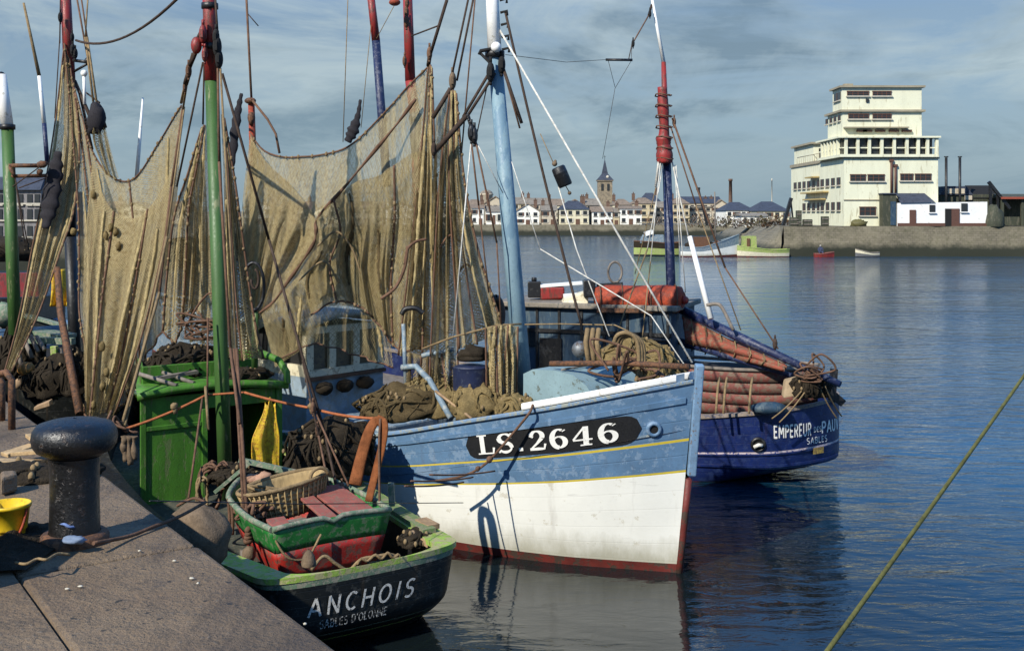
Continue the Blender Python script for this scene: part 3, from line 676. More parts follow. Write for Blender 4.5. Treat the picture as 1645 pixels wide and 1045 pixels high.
for p0, p1, y0, c in ((1461, 1471, 337, brick), (1528, 1541, 335, brick)):
    b = MB(); b.box(((X(p0)+X(p1))/2, Ya-.04, (RZ+tz(y0, Ya))/2), (X(p1)-X(p0), .12, tz(y0, Ya)-RZ)); b.build('door', c, an)
b = MB(); b.box(((X(1518)+X(1528))/2, Ya-.03, (RZ+tz(335, Ya))/2), (X(1528)-X(1518), .11, tz(335, Ya)-RZ)); b.build('doorway', K['dark'], an)
for p0, p1, y0, y1 in ((1493, 1502, 329, 341), (1544, 1554, 326.5, 340)):
    b = MB(); b.box(((X(p0)+X(p1))/2, Ya-.03, (tz(y0, Ya)+tz(y1, Ya))/2), (X(p1)-X(p0), .11, tz(y0, Ya)-tz(y1, Ya))); w_ = b.build('window', K['pane'], an)
    b = MB(); b.box(((X(p0)+X(p1))/2, Ya-.1, tz(y1, Ya)-.05), (X(p1)-X(p0)+.2, .2, .1)); b.build('sill', wht, w_)
Yb = 116.0; bh = thing('workshop', 'dark roofed workshop behind the white annexe', 'workshop', ((1560-CX)*Yb/F, Yb, RZ))
b = MB(); b.prism([(X(1511, Yb), Yb, RZ), (X(1606, Yb), Yb, RZ), (X(1606, Yb), Yb, tz(312, Yb)), (X(1511, Yb), Yb, tz(312, Yb))], (0, 8, 0)); b.build('wall', gs, bh)
b = MB(); b.prism([(X(1509, Yb), Yb-.2, tz(313, Yb)), (X(1519, Yb), Yb-.2, tz(299, Yb)), (X(1551, Yb), Yb-.2, tz(299, Yb)), (X(1562, Yb), Yb-.2, tz(313, Yb))], (0, 8, 0)); b.build('roof', TR[1], bh)
b = MB(); b.prism([(X(1563, Yb), Yb-.1, tz(318, Yb)), (X(1563, Yb), Yb+2, tz(297, Yb)), (X(1563, Yb), Yb+5, tz(318, Yb))], (X(1609, Yb)-X(1563, Yb), 0, 0)); b.build('roof', K['dark'], bh)
for p0, p1, y0, y1 in ((1521, 1548, 303, 311), (1548.5, 1560, 314, 321)):
    b = MB(); b.box(((X(p0, Yb)+X(p1, Yb))/2, Yb-.23, (tz(y0, Yb)+tz(y1, Yb))/2), (X(p1, Yb)-X(p0, Yb), .1, tz(y0, Yb)-tz(y1, Yb))); b.build('panel', TW[2], bh)
for px, lb in ((1520, 'left one of two thin dark stove pipes above the workshop'), (1542, 'right one of two thin dark stove pipes above the workshop')):
    x = X(px, 114); s_ = thing('stove_pipe', lb, 'chimney', (x, 114, RZ), 0, 'stove pipes above the workshop')
    b = MB(); b.cyl((x, 114, RZ), (x, 114, tz(253, 114)), .14, 10); b.build('pipe', K['black'], s_); b = MB(); b.cyl((x, 114, tz(252.5, 114)), (x, 114, tz(251, 114)), .22, 10); b.build('cowl', K['black'], s_)
dr = thing('gantry', 'dark leaning derrick beam at the right end of the workshop', 'gantry', (X(1600, 113), 113, RZ))
b = MB(); b.bar((X(1588, 113), 113, tz(292, 113)), (X(1622, 113), 113, tz(335, 113)), .3, .3); b.build('beam', K['black'], dr); b = MB(); b.bar((X(1591, 113), 113, RZ), (X(1591, 113), 113, tz(296, 113)), .25, .25); b.bar((X(1604, 113), 113.2, RZ), (X(1604, 113), 113.2, tz(312, 113)), .22, .22); b.build('post', K['black'], dr)
Yc = 113; hs = thing('boat_shed', 'dark open fronted shed with red roof edge at the right end of the mole', 'shed', (X(1630, Yc), Yc, RZ))
x0, x1 = X(1610, Yc), X(1690, Yc)
for xx in (x0, lerp(x0, x1, .4), x1): b = MB(); b.box((xx, Yc, (RZ+tz(316, Yc))/2), (.25, .25, tz(316, Yc)-RZ)); b.build('post', gs, hs)
b = MB(); b.box(((x0+x1)/2, Yc+3, (RZ+tz(316, Yc))/2), (x1-x0, .2, tz(316, Yc)-RZ)); b.build('wall', gs, hs); b = MB(); b.box((lerp(x0, x1, .2), Yc+.2, RZ+.5), (1.6, .3, .9)); b.build('counter', gs, hs)
b = MB(); b.prism([(x0-.3, Yc-.4, tz(317, Yc)), (x0-.3, Yc+1.5, tz(311, Yc)), (x0-.3, Yc+3.4, tz(317, Yc))], (x1-x0, 0, 0)); b.build('roof', gs, hs); b = MB(); b.bar((x0-.3, Yc-.43, tz(318, Yc)), (x1, Yc-.43, tz(318, Yc)), .1, .22); b.build('fascia', flat('red_fascia', (.28, .06, .03)), hs)
tp = thing('tarpaulin_heap', 'green grey tarpaulin covered heap against the right end of the annexe', 'tarpaulin', (X(1598), Ya, RZ))
b = MB(); b.ball((X(1597), Ya-.1, RZ), (X(1610)-X(1595), .8, tz(329, Ya)-RZ), 16, 10, jit=.25, seed=2, cut=-.05); b.build('cover', gs, tp)
# clutter on the mole edge
rn = random.Random(4)
for i, (px, w_, h_, lb) in enumerate(((1275, .8, .9, 'dark crate on the mole below the left wing'), (1283, .5, 1.6, 'tall dark winch below the left wing windows'), (1297, .9, .7, 'pile of crates between the winch and the tower block corner'), (1325, .7, 1.0, 'dark drum at the tower block corner'), (1380, 1.1, .6, 'brown bush growing under the tower block ground window'))):
    x = X(px, 112); c_ = thing('crate' if i != 4 else 'bush', lb, 'crate' if i != 4 else 'bush', (x, 112, RZ))
    b = MB()
    if i == 4: b.ball((x, 112.2, RZ+.2), (.8, .5, .5), 14, 8, jit=.5, jf=3); b.build('foliage', flat('brown_leaves', (.10, .09, .03)), c_)
    else:
        b.box((x, 112, RZ+h_/2), (w_, .6, h_)); b.build('body', gs, c_, bevel=.04); b = MB()
        for z in (.25, .75): b = MB(); b.box((x, 111.66, RZ+h_*z), (w_*1.02, .06, .09)); b.build('slat', K['greytimber'], c_)
cr = thing('slanting_beam', 'dark slanting loading beam leaning on the left wing of the tower block', 'beam', (X(1265, 118), 118, RZ))
b = MB(); b.bar((X(1258, 116), 116, RZ), (X(1271, 116), 116, tz(318, 116)), .5, .3); b.build('beam', K['black'], cr)
b = MB(); b.bar((X(1275, 116), 116, RZ), (X(1270, 116), 116, tz(319, 116)), .15, .15); b.build('strut', K['black'], cr)
# scrub along the bank
def shrub(px, Y, w_, h_, z, lb, i):
    x = (px-CX)*Y/F; s_ = thing('shrub', lb, 'shrub', (x, Y, z), 0, 'shrubs on the bank below the warehouses')
    rn = random.Random(i*7+1); b = MB()
    for k in range(170):
        a = rn.uniform(0, 6.28); rr = math.sqrt(rn.random()); p = Vector((x+math.cos(a)*rr*w_, Y+math.sin(a)*rr*w_*.5, z+rn.random()*h_*(1-rr*.6)))
        s2 = rn.uniform(.12, .3); q = Matrix.Rotation(rn.uniform(0, 3), 3, Vector((rn.random(), rn.random(), rn.random()+.1)))
        b.add([p+q@Vector((-s2, 0, 0)), p+q@Vector((0, -s2*.6, 0)), p+q@Vector((s2, 0, 0)), p+q@Vector((0, s2*.6, 0))], [(0, 1, 2, 3)])
    b.build('foliage', K['leafa'] if i % 2 else K['leafb'], s_)
    b = MB()
    for k in range(4): b.cyl((x+rn.uniform(-.2, .2), Y, z-.2), (x+rn.uniform(-w_*.6, w_*.6), Y, z+h_*.7), .05, 5)
    b.build('stem', K['greytimber'], s_)
K['leafa'] = flat('olive_leaves', (.09, .075, .03)); K['leafb'] = flat('rust_leaves', (.10, .06, .03))
for i, (px, Y, w_, h_, z, lb) in enumerate(((1050, 215, 3.2, 2.6, 2, 'low dull shrub left of the navy mast'), (1108, 205, 3.0, 2.8, 2, 'dull shrub right of the navy mast'), (1128, 200, 2.8, 3.4, 2, 'taller dull shrub beside the black leaning post'), (1146, 190, 3.0, 2.6, 2, 'brown shrub left of the pale warehouse'), (1166, 160, 2.6, 2.2, 2.5, 'brown shrub under the slate warehouse corner'), (1182, 150, 2.8, 2.0, 2.5, 'brown shrub below the low white shed'), (1208, 140, 2.6, 1.7, 2.7, 'olive shrub at the right end of the low white shed'), (1232, 128, 2.2, 1.6, 2.9, 'olive shrub near the foot of the slanting beam'), (1250, 122, 2.0, 1.5, 2.9, 'brown shrub at the foot of the slanting beam'))):
    shrub(px, Y, w_, h_, z, lb, i)
ps = thing('leaning_post', 'black leaning post standing among the dull shrubs', 'post', ((1128-CX)*180/F, 180, 2)); b = MB(); b.bar(at(1136, 362, 180), at(1122, 305, 180), .35, .35); b.build('beam', K['black'], ps); b = MB(); b.box(at(1121.5, 303, 180), (.6, .5, .4)); b.build('cap', K['black'], ps)
# mansion on the left
Ym = 92.0; XM = lambda p: (p-CX)*Ym/F
mn = thing('mansion', 'grey stone mansion with two rows of windows beside the white topped green mast', 'building', (XM(40), Ym, 2.35))
gst = paint('grey_stone', (.20, .19, .19), .9, .15, (.14, .13, .13), .4, .8, .2)
b = MB(); b.prism([(XM(-60), Ym, 2.35), (XM(66), Ym, 2.35), (XM(66), Ym, tz(305, Ym)), (XM(-60), Ym, tz(305, Ym))], (0, 9, 0)); b.build('wall', gst, mn)
b = MB(); b.prism([(XM(-61), Ym-.3, tz(305, Ym)), (XM(67), Ym-.3, tz(305, Ym)), (XM(60), Ym+1.5, tz(283, Ym)), (XM(-55), Ym+1.5, tz(283, Ym))], (0, 6, 0)); b.build('roof', TR[1], mn)
for z in (331, 358):
    b = MB(); b.box((XM(3), Ym-.05, tz(z, Ym)+.2), (XM(66)-XM(-60), .2, .12)); b.build('string_course', K['sill'], mn)
for py in (320, 344, 371):
    for p in (-40, -20, 0, 18, 33, 48, 60):
        b = MB(); b.box((XM(p), Ym-.02, tz(py, Ym)), (.42, .1, .85)); w_ = b.build('window', K['pane'], mn)
        b = MB(); b.box((XM(p), Ym-.08, tz(py, Ym)-.5), (.55, .15, .1)); b.build('sill', K['sill'], w_)
# ------------------------------------------------------------------ hulls
class Hull:
    """origin at the stem (or stern) on the waterline, x along the boat, sections from tables"""
    def __init__(s, loc, heading, xs, bd, zs, bw, zk=-.45, p=.75, rake=None, tuck=None, rnd=None):
        s.loc = Vector((*loc, 0)); s.h = heading; s.xs, s.bd, s.zs, s.bw = xs, bd, zs, bw
        s.zk, s.p, s.rake, s.tuck, s.rnd = zk, p, rake, tuck, rnd
        s.M = Matrix.Translation(s.loc) @ Matrix.Rotation(heading, 4, 'Z')
    def end(s, x):                         # rounding of a full stern in plan
        if not s.rnd: return 1.0
        r, n = s.rnd; d = abs(x)
        return 1.0 if d >= r else max(0.0, 1-(1-d/r)**n)**(1/n)
    def zsh(s, x): return interp(s.xs, s.zs, x)
    def half(s, x, z):
        e = s.end(x); bd = interp(s.xs, s.bd, x)*e; bw = interp(s.xs, s.bw, x)*e; zs = s.zsh(x)
        if z >= 0: return bw + (bd-bw)*(min(1.2, z/zs))**s.p
        return bw*math.sqrt(max(0, 1-(z/s.zk)**2))
    def loc_pt(s, x, z, side, off=0.0):
        y = s.half(x, z)*side; dx = 0.0
        if s.rake: dx += s.rake[0]*(z/s.zsh(x))*sstep(1-abs(x)/s.rake[1])
        if s.tuck:
            k, z0, L = s.tuck; dx += k*max(0, (z0-z)/z0)**1.3*sstep(1-abs(x)/L)
        return Vector((x+dx, y, z))
    def pt(s, x, f, side, off=0.0):        # f: fraction of the sheer height
        z = f*s.zsh(x); p = s.loc_pt(x, z, side)
        if off:
            e = .03; x2 = x+e if abs(x+e) > abs(x) or not s.rnd else x
            a = s.loc_pt(x+e, f*s.zsh(x+e), side) - s.loc_pt(x-e if not (s.rnd and x-e < 0) else x, f*s.zsh(x), side)
            b = s.loc_pt(x, z+.02, side) - s.loc_pt(x, z-.02, side)
            n = a.cross(b); n = n.normalized() if n.length > 1e-9 else Vector((0, side, 0))
            if n.y*side < 0 or (abs(n.y) < 1e-3 and n.x > 0 and s.rnd): n = -n
            p = p + n*off
        return s.M @ p
    def stations(s, n=70):
        a, b = s.xs[0], s.xs[-1]; out = []
        for i in range(n+1):
            t = i/n; out.append(lerp(a, b, t**1.9))
        return out
    def skin(s, mb, bands, n=70, caps=True):
        """bands: list of (lower, upper, material) where values are ('z', v) or fraction"""
        st = s.stations(n)
        for side in (1, -1):
            for lo, hi, mi, rows in bands:
                def fn(u, v):
                    x = st[min(n, int(round(u*n)))]; zs = s.zsh(x)
                    g = lambda q: q[1] if isinstance(q, tuple) else q*zs
                    return s.M @ s.loc_pt(x, lerp(g(lo), g(hi), v), side)
                def uvf(u, v):
                    x = st[min(n, int(round(u*n)))]; zs = s.zsh(x)
                    g = lambda q: q[1]/1.5 if isinstance(q, tuple) else q
                    return (x, lerp(g(lo), g(hi), v))
                mb.grid(fn, n, rows, mi, uvf)
    def sheer(s, side, f=1.0, n=70, inset=0.0, dz=0.0, x0=None, x1=None):
        st = [x for x in s.stations(n) if (x0 is None or x >= min(x0, x1)) and (x0 is None or x <= max(x0, x1))]
        out = []
        for x in st:
            p = s.loc_pt(x, f*s.zsh(x), side); y = p.y
            y = side*max(0.0, abs(y)-inset); out.append(s.M @ Vector((p.x, y, p.z+dz)))
        return out
    def deck(s, mb, dz, inset, mi=0, x0=None, x1=None, n=50):
        a = s.sheer(1, 1, n, inset, dz, x0, x1); b = s.sheer(-1, 1, n, inset, dz, x0, x1)
        for i in range(len(a)-1): mb.add([a[i], a[i+1], b[i+1], b[i]], [(0, 1, 2, 3)], mi, False)
    def inner(s, mb, dz, inset, mi=0, n=60, x0=None, x1=None):     # inside of the bulwark
        for side in (1, -1):
            a = s.sheer(side, 1, n, inset, -.004, x0, x1); b = s.sheer(side, 1, n, inset+.02, dz, x0, x1)
            for i in range(len(a)-1): mb.add([a[i], a[i+1], b[i+1], b[i]], [(0, 1, 2, 3)], mi, True)
    def cap(s, mb, out, inn, h, mi=0, sides=(1, -1), x0=None, x1=None, n=70, dz=0.0):
        for side in sides:
            O = s.sheer(side, 1, n, -out, dz, x0, x1); I = s.sheer(side, 1, n, inn, dz, x0, x1); up = Vector((0, 0, h))
            for i in range(len(O)-1):
                a, b, c, d = O[i], O[i+1], I[i+1], I[i]
                mb.add([a, b, c, d, a+up, b+up, c+up, d+up], [(4, 5, 6, 7), (0, 1, 5, 4), (2, 3, 7, 6), (0, 3, 2, 1)], mi, False)
            for k in (0, len(O)-1): mb.add([O[k], I[k], I[k]+up, O[k]+up], [(0, 1, 2, 3)], mi)

# ------------------------------------------------------------------ lettering: strokes (x, y, width) in a 1-high box
GL = {}
def sans(w_=.13):
    g = {}
    def S(*pts): return [(x, y, w_) for x, y in pts]
    arc = lambda cx, cy, rx, ry, a0, a1, n=10: [(cx+rx*math.cos(R(lerp(a0, a1, i/n))), cy+ry*math.sin(R(lerp(a0, a1, i/n)))) for i in range(n+1)]
    g['A'] = (.72, [S((.04, 0), (.36, 1)), S((.36, 1), (.68, 0)), S((.16, .32), (.56, .32))])
    g['N'] = (.70, [S((.08, 0), (.08, 1)), S((.08, 1), (.62, 0)), S((.62, 0), (.62, 1))])
    g['C'] = (.66, [S(*arc(.38, .5, .31, .46, 50, 310, 16))])
    g['H'] = (.68, [S((.08, 0), (.08, 1)), S((.60, 0), (.60, 1)), S((.08, .5), (.60, .5))])
    g['O'] = (.76, [S(*arc(.38, .5, .31, .46, 0, 360, 22))])
    g['I'] = (.24, [S((.12, 0), (.12, 1))])
    g['S'] = (.60, [S(*(arc(.30, .73, .23, .23, 40, 270, 12) + arc(.30, .26, .24, .24, 90, -140, 12)))])
    g['B'] = (.62, [S((.08, 0), (.08, 1)), S(*([(.08, .96)] + arc(.34, .74, .19, .22, 90, -90, 9) + [(.08, .52)])), S(*([(.08, .52)] + arc(.34, .28, .22, .24, 90, -90, 9) + [(.08, .04)]))])
    g['L'] = (.54, [S((.08, 1), (.08, .05)), S((.08, .05), (.5, .05))])
    g['E'] = (.56, [S((.08, 0), (.08, 1)), S((.08, .95), (.5, .95)), S((.08, .5), (.44, .5)), S((.08, .05), (.5, .05))])
    g['D'] = (.66, [S((.08, 0), (.08, 1)), S(*([(.08, .95)] + arc(.26, .5, .33, .45, 90, -90, 12) + [(.08, .05)]))])
    g['M'] = (.82, [S((.08, 0), (.08, 1)), S((.08, 1), (.41, .3)), S((.41, .3), (.74, 1)), S((.74, 1), (.74, 0))])
    g['P'] = (.60, [S((.08, 0), (.08, 1)), S(*([(.08, .95)] + arc(.32, .71, .22, .24, 90, -90, 10) + [(.08, .47)]))])
    g['R'] = (.62, [S((.08, 0), (.08, 1)), S(*([(.08, .95)] + arc(.32, .71, .22, .24, 90, -90, 10) + [(.08, .47)])), S((.3, .47), (.58, 0))])
    g['U'] = (.68, [S(*([(.08, 1), (.08, .36)] + arc(.34, .34, .26, .30, 180, 360, 10) + [(.60, 1)]))])
    g['V'] = (.68, [S((.04, 1), (.34, 0)), S((.34, 0), (.64, 1))])
    g["'"] = (.2, [S((.1, 1), (.08, .75))]); g[' '] = (.35, []); g['.'] = (.28, [S((.10, .0), (.10, .14))])
    return g
def serif():
    T, t_ = .20, .07; g = {}
    arcw = lambda cx, cy, rx, ry, a0, a1, w0, w1, n=14, pw=1: [(cx+rx*math.cos(R(lerp(a0, a1, i/n))), cy+ry*math.sin(R(lerp(a0, a1, i/n))), lerp(w0, w1, abs(math.cos(R(lerp(a0, a1, i/n))))**pw)) for i in range(n+1)]
    g['L'] = (.80, [[(.27, .03, T), (.27, .97, T)], [(.06, .97, t_), (.48, .97, t_)], [(.06, .03, t_), (.72, .03, t_)], [(.72, .0, .05), (.76, .32, .10)]])
    g['S'] = (.72, [arcw(.36, .74, .24, .225, 25, 175, t_, .15), arcw(.36, .74, .24, .225, 175, 265, .15, .20, 8), [(.34, .53, .2), (.42, .47, .2)], arcw(.36, .27, .25, .235, 78, -5, .2, .16, 8), arcw(.36, .27, .25, .235, -5, -160, .16, t_), [(.60, .72, .06), (.63, .99, .09)], [(.10, .01, .09), (.13, .30, .06)]])
    g['.'] = (.36, [[(.16, .02, .17), (.16, .19, .17)]])
    g['2'] = (.72, [[(.13, .68, .17), (.19, .76, .15)], arcw(.36, .72, .22, .25, 165, -25, t_, .19), [(.55, .60, .17), (.36, .34, .10), (.10, .06, .06)], [(.08, .06, .13), (.40, .06, .15), (.62, .05, .10)], [(.62, .0, .05), (.67, .30, .09)]])
    g['6'] = (.74, [[(.58, .86, .14), (.55, .90, .14)], arcw(.38, .50, .25, .46, 62, 180, t_, .20), arcw(.38, .50, .25, .46, 180, 270, .20, .20, 8, 1), arcw(.38, .31, .23, .28, -90, 90, t_, .19), arcw(.38, .31, .23, .28, 90, 170, t_, .10)])
    g['4'] = (.78, [[(.50, .03, .19), (.50, .97, .19)], [(.46, .95, .08), (.06, .33, .08)], [(.05, .30, .08), (.72, .30, .08)], [(.30, .03, t_), (.70, .03, t_)]])
    return g
SANS = sans(); BOLD = sans(.17); SERIF = serif()
def lettering(text, glyphs, fn, h, width=None, slant=0.0, gap=.14, off=.004, only=None):
    """fn(u, v, lift) -> world point, u along, v up, in metres"""
    adv = sum(glyphs[c][0]+gap for c in text)-gap; k = (width/(adv*h)) if width else 1.0
    mb = MB(); x = 0.0; lift = 0
    for c in text:
        w_, strokes = glyphs[c]
        for stv in (strokes if only is None or c in only else ()):
            pts = []
            for a, b in zip(stv, stv[1:]):
                m_ = max(1, int(math.hypot(b[0]-a[0], b[1]-a[1])/.12))
                pts += [tuple(lerp(a[i], b[i], j/m_) for i in range(3)) for j in range(m_)]
            pts.append(stv[-1]); lift += 1; vs = []
            for i, (px, py, wd) in enumerate(pts):
                a = pts[max(0, i-1)]; b = pts[min(len(pts)-1, i+1)]; dx, dy = b[0]-a[0], b[1]-a[1]; L = math.hypot(dx, dy) or 1
                nx, ny = -dy/L*wd/2, dx/L*wd/2
                for s_ in (1, -1):
                    gx, gy = px+nx*s_, py+ny*s_
                    vs.append(fn((x+gx+slant*gy)*h*k, gy*h, off+.0007*(lift % 5)))
            mb.add(vs, [(2*i, 2*i+1, 2*i+3, 2*i+2) for i in range(len(pts)-1)], 0, False)
        x += w_+gap
    return mb

# ------------------------------------------------------------------ rigging helpers
def line(name, pts, r, mat, parent, seg=6): return MB().tube(pts, r, seg).build(name, mat, parent)
def block(c, parent, mat, s=.09, axis=None, name='block'):
    b = MB(); c = Vector(c)
    b.ball(c, (s*.55, s*.75, s*1.35), 12, 8); b.tube([c+Vector((0, 0, s*1.2)), c+Vector((0, 0, s*2.0))], s*.22, 6); b.tube([c-Vector((0, 0, s*1.2)), c-Vector((0, 0, s*1.7))], s*.2, 6)
    b.box(c, (s*.35, s*1.6, s*1.1)); return b.build(name, mat, parent)
def coil(c, rx, rz, turns, r, mat, parent, name='rope_coil', seed=0, yaw=0.0):
    rn = random.Random(seed); pts = []; n = turns*18; c = Vector(c); q = Matrix.Rotation(yaw, 3, 'Z')
    for i in range(n+1):
        a = 2*math.pi*i/18; k = 1+.18*math.sin(i*.37+seed)+.06*rn.uniform(-1, 1)
        pts.append(c+q@Vector((rx*k*math.sin(a), .05*math.sin(i*.9)+.03*math.sin(i*.21), rz*(math.cos(a)*k-1))))
    return MB().tube(pts, r, 6).build(name, mat, parent)
def tangle(c, rad, n, r, mat, parent, name='rope_tangle', seed=0, flatz=.5):
    rn = random.Random(seed); pts = []; c = Vector(c)
    for i in range(n):
        d = Vector((rn.gauss(0, .5), rn.gauss(0, .5), rn.gauss(0, .5)*flatz)); pts.append(c+Vector((d.x*rad[0], d.y*rad[1], abs(d.z)*rad[2])))
    return MB().tube(spline(pts, n*7), r, 6).build(name, mat, parent)
def heap(c, rad, mat, parent, name, rz=0, seed=0, strands=26, jit=.3):
    """a pile of bunched net: lumpy core with ropes of net laid over it"""
    b = MB(); c = Vector(c); b.ball(c, rad, 28, 16, 0, rz, jit, 2.2, seed, -.3)
    rn = random.Random(seed+11); q = Matrix.Rotation(rz, 3, 'Z')
    for k in range(strands):
        a0 = rn.uniform(0, 6.28); sw = rn.uniform(-1.6, 1.6); e0 = rn.uniform(-.25, .3); e1 = rn.uniform(.5, 1.3); pts = []
        for i in range(9):
            tt = i/8; az = a0+sw*tt+.15*math.sin(5*tt+k); el = lerp(e0, e1, math.sin(tt*math.pi))
            d = Vector((math.cos(az)*math.cos(el), math.sin(az)*math.cos(el), math.sin(el)))
            e = 1+jit*(mnoise.noise(d*2.2+Vector((seed, seed*2.3, 0)))+.5*mnoise.noise(d*5.9+Vector((seed, 5, 0))))+.03
            pts.append(c+q@Vector((d.x*rad[0]*e, d.y*rad[1]*e, d.z*rad[2]*e)))
        b.tube(pts, rn.uniform(.009, .026), 5)
    o = b.build(name, mat, parent); c2 = MB()
    for k in range(int(strands*.5)):
        a = rn.uniform(0, 6.28); el = rn.uniform(.1, 1.2); d = Vector((math.cos(a)*math.cos(el), math.sin(a)*math.cos(el), math.sin(el))); c2.ball(c+q@Vector((d.x*rad[0], d.y*rad[1], d.z*rad[2]))*1.05, (.022, .022, .032), 7, 5)
    tag(c2.build('corks', K['rope'], o), kind='stuff'); return o

# ================================================================== LS.2646 : the blue and white boat
B1 = Hull((1.95, 12.93), math.atan2(-.66, .75),
          [0, -.5, -1.2, -2.2, -3.5, -5, -7, -9.3][::-1], [.05, .56, .98, 1.30, 1.50, 1.55, 1.5, 1.1][::-1],
          [2.25, 2.12, 1.92, 1.66, 1.36, 1.15, 1.05, 1.15][::-1], [.035, .30, .66, 1.0, 1.25, 1.35, 1.25, .7][::-1], rake=(.26, 2.6))
def st1(n=80): return [-9.3*((i/n)**1.5) for i in range(n+1)]
B1.stations = lambda n=80: st1(n)
ls = thing('fishing_boat', 'pale blue fishing boat with white lower hull and LS.2646 on a black plate', 'fishing boat', (1.95, 12.93, 0), B1.h)
b = MB(); B1.skin(b, [(('z', -.45), ('z', .105), 0, 5), (('z', .105), .535, 1, 8), (.535, .547, 2, 1), (.547, .70, 3, 4), (.70, .714, 2, 1), (.714, 1.0, 3, 6)], 80)
b.build('hull', [K['bootred'], K['hullwhite'], K['yellow'], K['hullblue']], ls)
b = MB(); B1.deck(b, -.52, .07); b.build('deck', K['greytimber'], ls)
b = MB(); B1.inner(b, -.52, .07); b.build('bulwark', K['bluegrey'], ls)
b = MB(); B1.cap(b, .035, .11, .05); b.build('gunwale', paint('gunwale_paint', (.15, .24, .36), .6, .2, (.25, .27, .24), .4, 5, .3), ls, bevel=.012)
b = MB(); B1.cap(b, .05, .13, .085, 0, (-1,), -1.62, -.12, dz=.052); b.build('bow_rail', K['white'], ls, bevel=.02); b = MB(); B1.cap(b, .05, .13, .085, 0, (1,), -1.62, -.12, dz=.052); b.build('bow_rail', K['white'], ls, bevel=.02)
# rubbing strake lines under the plate, stem post and iron shoe
b = MB(); M1 = B1.M
sp = [M1 @ Vector((.02+.26*t, 0, 2.25*t)) for t in (-.1, .15, .3, .5, .7, .9, 1.0, 1.09)]
b.tube(sp[:4], [.045]*4, 10); b.build('stem_shoe', K['bootred'], ls)
b = MB(); b.bar(M1 @ Vector((.05+.26*.52, 0, 1.17)), M1 @ Vector((.04+.26, 0, 2.47)), .13, .10); b.build('stem_post', paint('stem_blue', (.15, .25, .37), .65, .3, (.13, .09, .06), .12, 9, .3), ls, bevel=.015)
def band(mb, h, x0, x1, f0, f1, side, off, n=30, mi=0):
    P = []
    for i in range(n+1):
        x = lerp(x0, x1, i/n); P.append((h.pt(x, f0, side, off), h.pt(x, f1, side, off), h.pt(x, f0, side, 0), h.pt(x, f1, side, 0)))
    for A, B in zip(P, P[1:]): mb.add([A[0], B[0], B[1], A[1], A[2], B[2], B[3], A[3]], [(0, 1, 2, 3), (0, 1, 5, 4), (3, 2, 6, 7)], mi)
b = MB(); band(b, B1, -9, -.06, .905, .935, -1, .02); band(b, B1, -9, -.06, .905, .935, 1, .02); b.build('rubbing_strake', K['hullblue'], ls)
# black plate with the registration
def pl_fn(u, v, lift):                                              # u metres from the aft end, v metres from mid height
    x = lerp(-2.24, -.40, u/1.84); zs = B1.zsh(x); fm = lerp(.835, .805, u/1.84)
    return B1.pt(x, fm+v/zs, -1, lift)
b = MB(); n = 40; hh_ = .172
rows_ = []
for i in range(n+1):
    u = 1.84*i/n; e = min(u, 1.84-u); q = hh_*math.sqrt(max(0, 1-(1-min(1, e/.16))**2))
    rows_.append((u, q))
for (u0, q0), (u1, q1) in zip(rows_, rows_[1:]):
    for j in range(4):
        a0, a1 = lerp(-q0, q0, j/4), lerp(-q0, q0, (j+1)/4); c0, c1 = lerp(-q1, q1, j/4), lerp(-q1, q1, (j+1)/4)
        b.add([pl_fn(u0, a0, .007), pl_fn(u1, c0, .007), pl_fn(u1, c1, .007), pl_fn(u0, a1, .007)], [(0, 1, 2, 3)])
plate = b.build('number_plate', K['plate'], ls)
for nm_, on_ in (('registration_letters', 'LS'), ('registration_stop', '.'), ('registration_number', '264')):
    lettering('LS.2646', SERIF, lambda u, v, l: pl_fn(.15+u, v-.118, .012+l), .236, 1.50, -.05, .09, only=on_).build(nm_, K['letter'], plate)
# hawse hole near the stem
hc = B1.pt(-.30, .79, -1, .0); hn = (B1.pt(-.30, .79, -1, .1)-hc).normalized()
HM = hn.to_track_quat('Z', 'Y').to_matrix().to_4x4()
b = MB(); b.lathe([(.05, .004), (.05, .03), (.075, .035), (.092, .02), (.095, .0)], hc, 22, 0, HM); b.build('hawse_ring', K['hullblue'], ls)
b = MB(); b.lathe([(.049, .014), (.001, .014)], hc, 18, 0, HM); b.build('hawse_hole', K['dark'], ls)
def L1(x, y, z): return M1 @ Vector((x, y, z))
# cuddy hatch on the foredeck
b = MB(); prof = [(-1.95, 1.2), (-1.95, 2.20), (-1.8, 2.27), (-1.45, 2.29), (-1.15, 2.26), (-.95, 2.15), (-.83, 2.0), (-.76, 1.8), (-.74, 1.4), (-.74, 1.2)]
b.add([L1(x, y, z) for y in (-.52, .55) for x, z in prof], [(i, i+1, len(prof)+i+1, len(prof)+i) for i in range(len(prof)-1)], 0, True)
b.add([L1(x, -.52, z) for x, z in prof], [tuple(range(len(prof)))]); b.add([L1(x, .55, z) for x, z in prof], [tuple(range(len(prof)))])
cu = b.build('foredeck_hatch', paint('hatch_paint', (.20, .29, .31), .6, .15, (.10, .12, .10), .12, 3, .25), ls)
b = MB(); b.add([L1(-1.952, -.3, 1.3), L1(-1.952, .3, 1.3), L1(-1.952, .3, 2.0), L1(-1.952, -.3, 2.0)], [(0, 1, 2, 3)]); b.build('hatch_door', K['bluegrey'], cu)
b = MB(); b.tube([L1(-1.35, y, 2.305) for y in (-.5, -.2, .1, .5)], .012, 6); b.build('hatch_seam', K['greytimber'], cu)
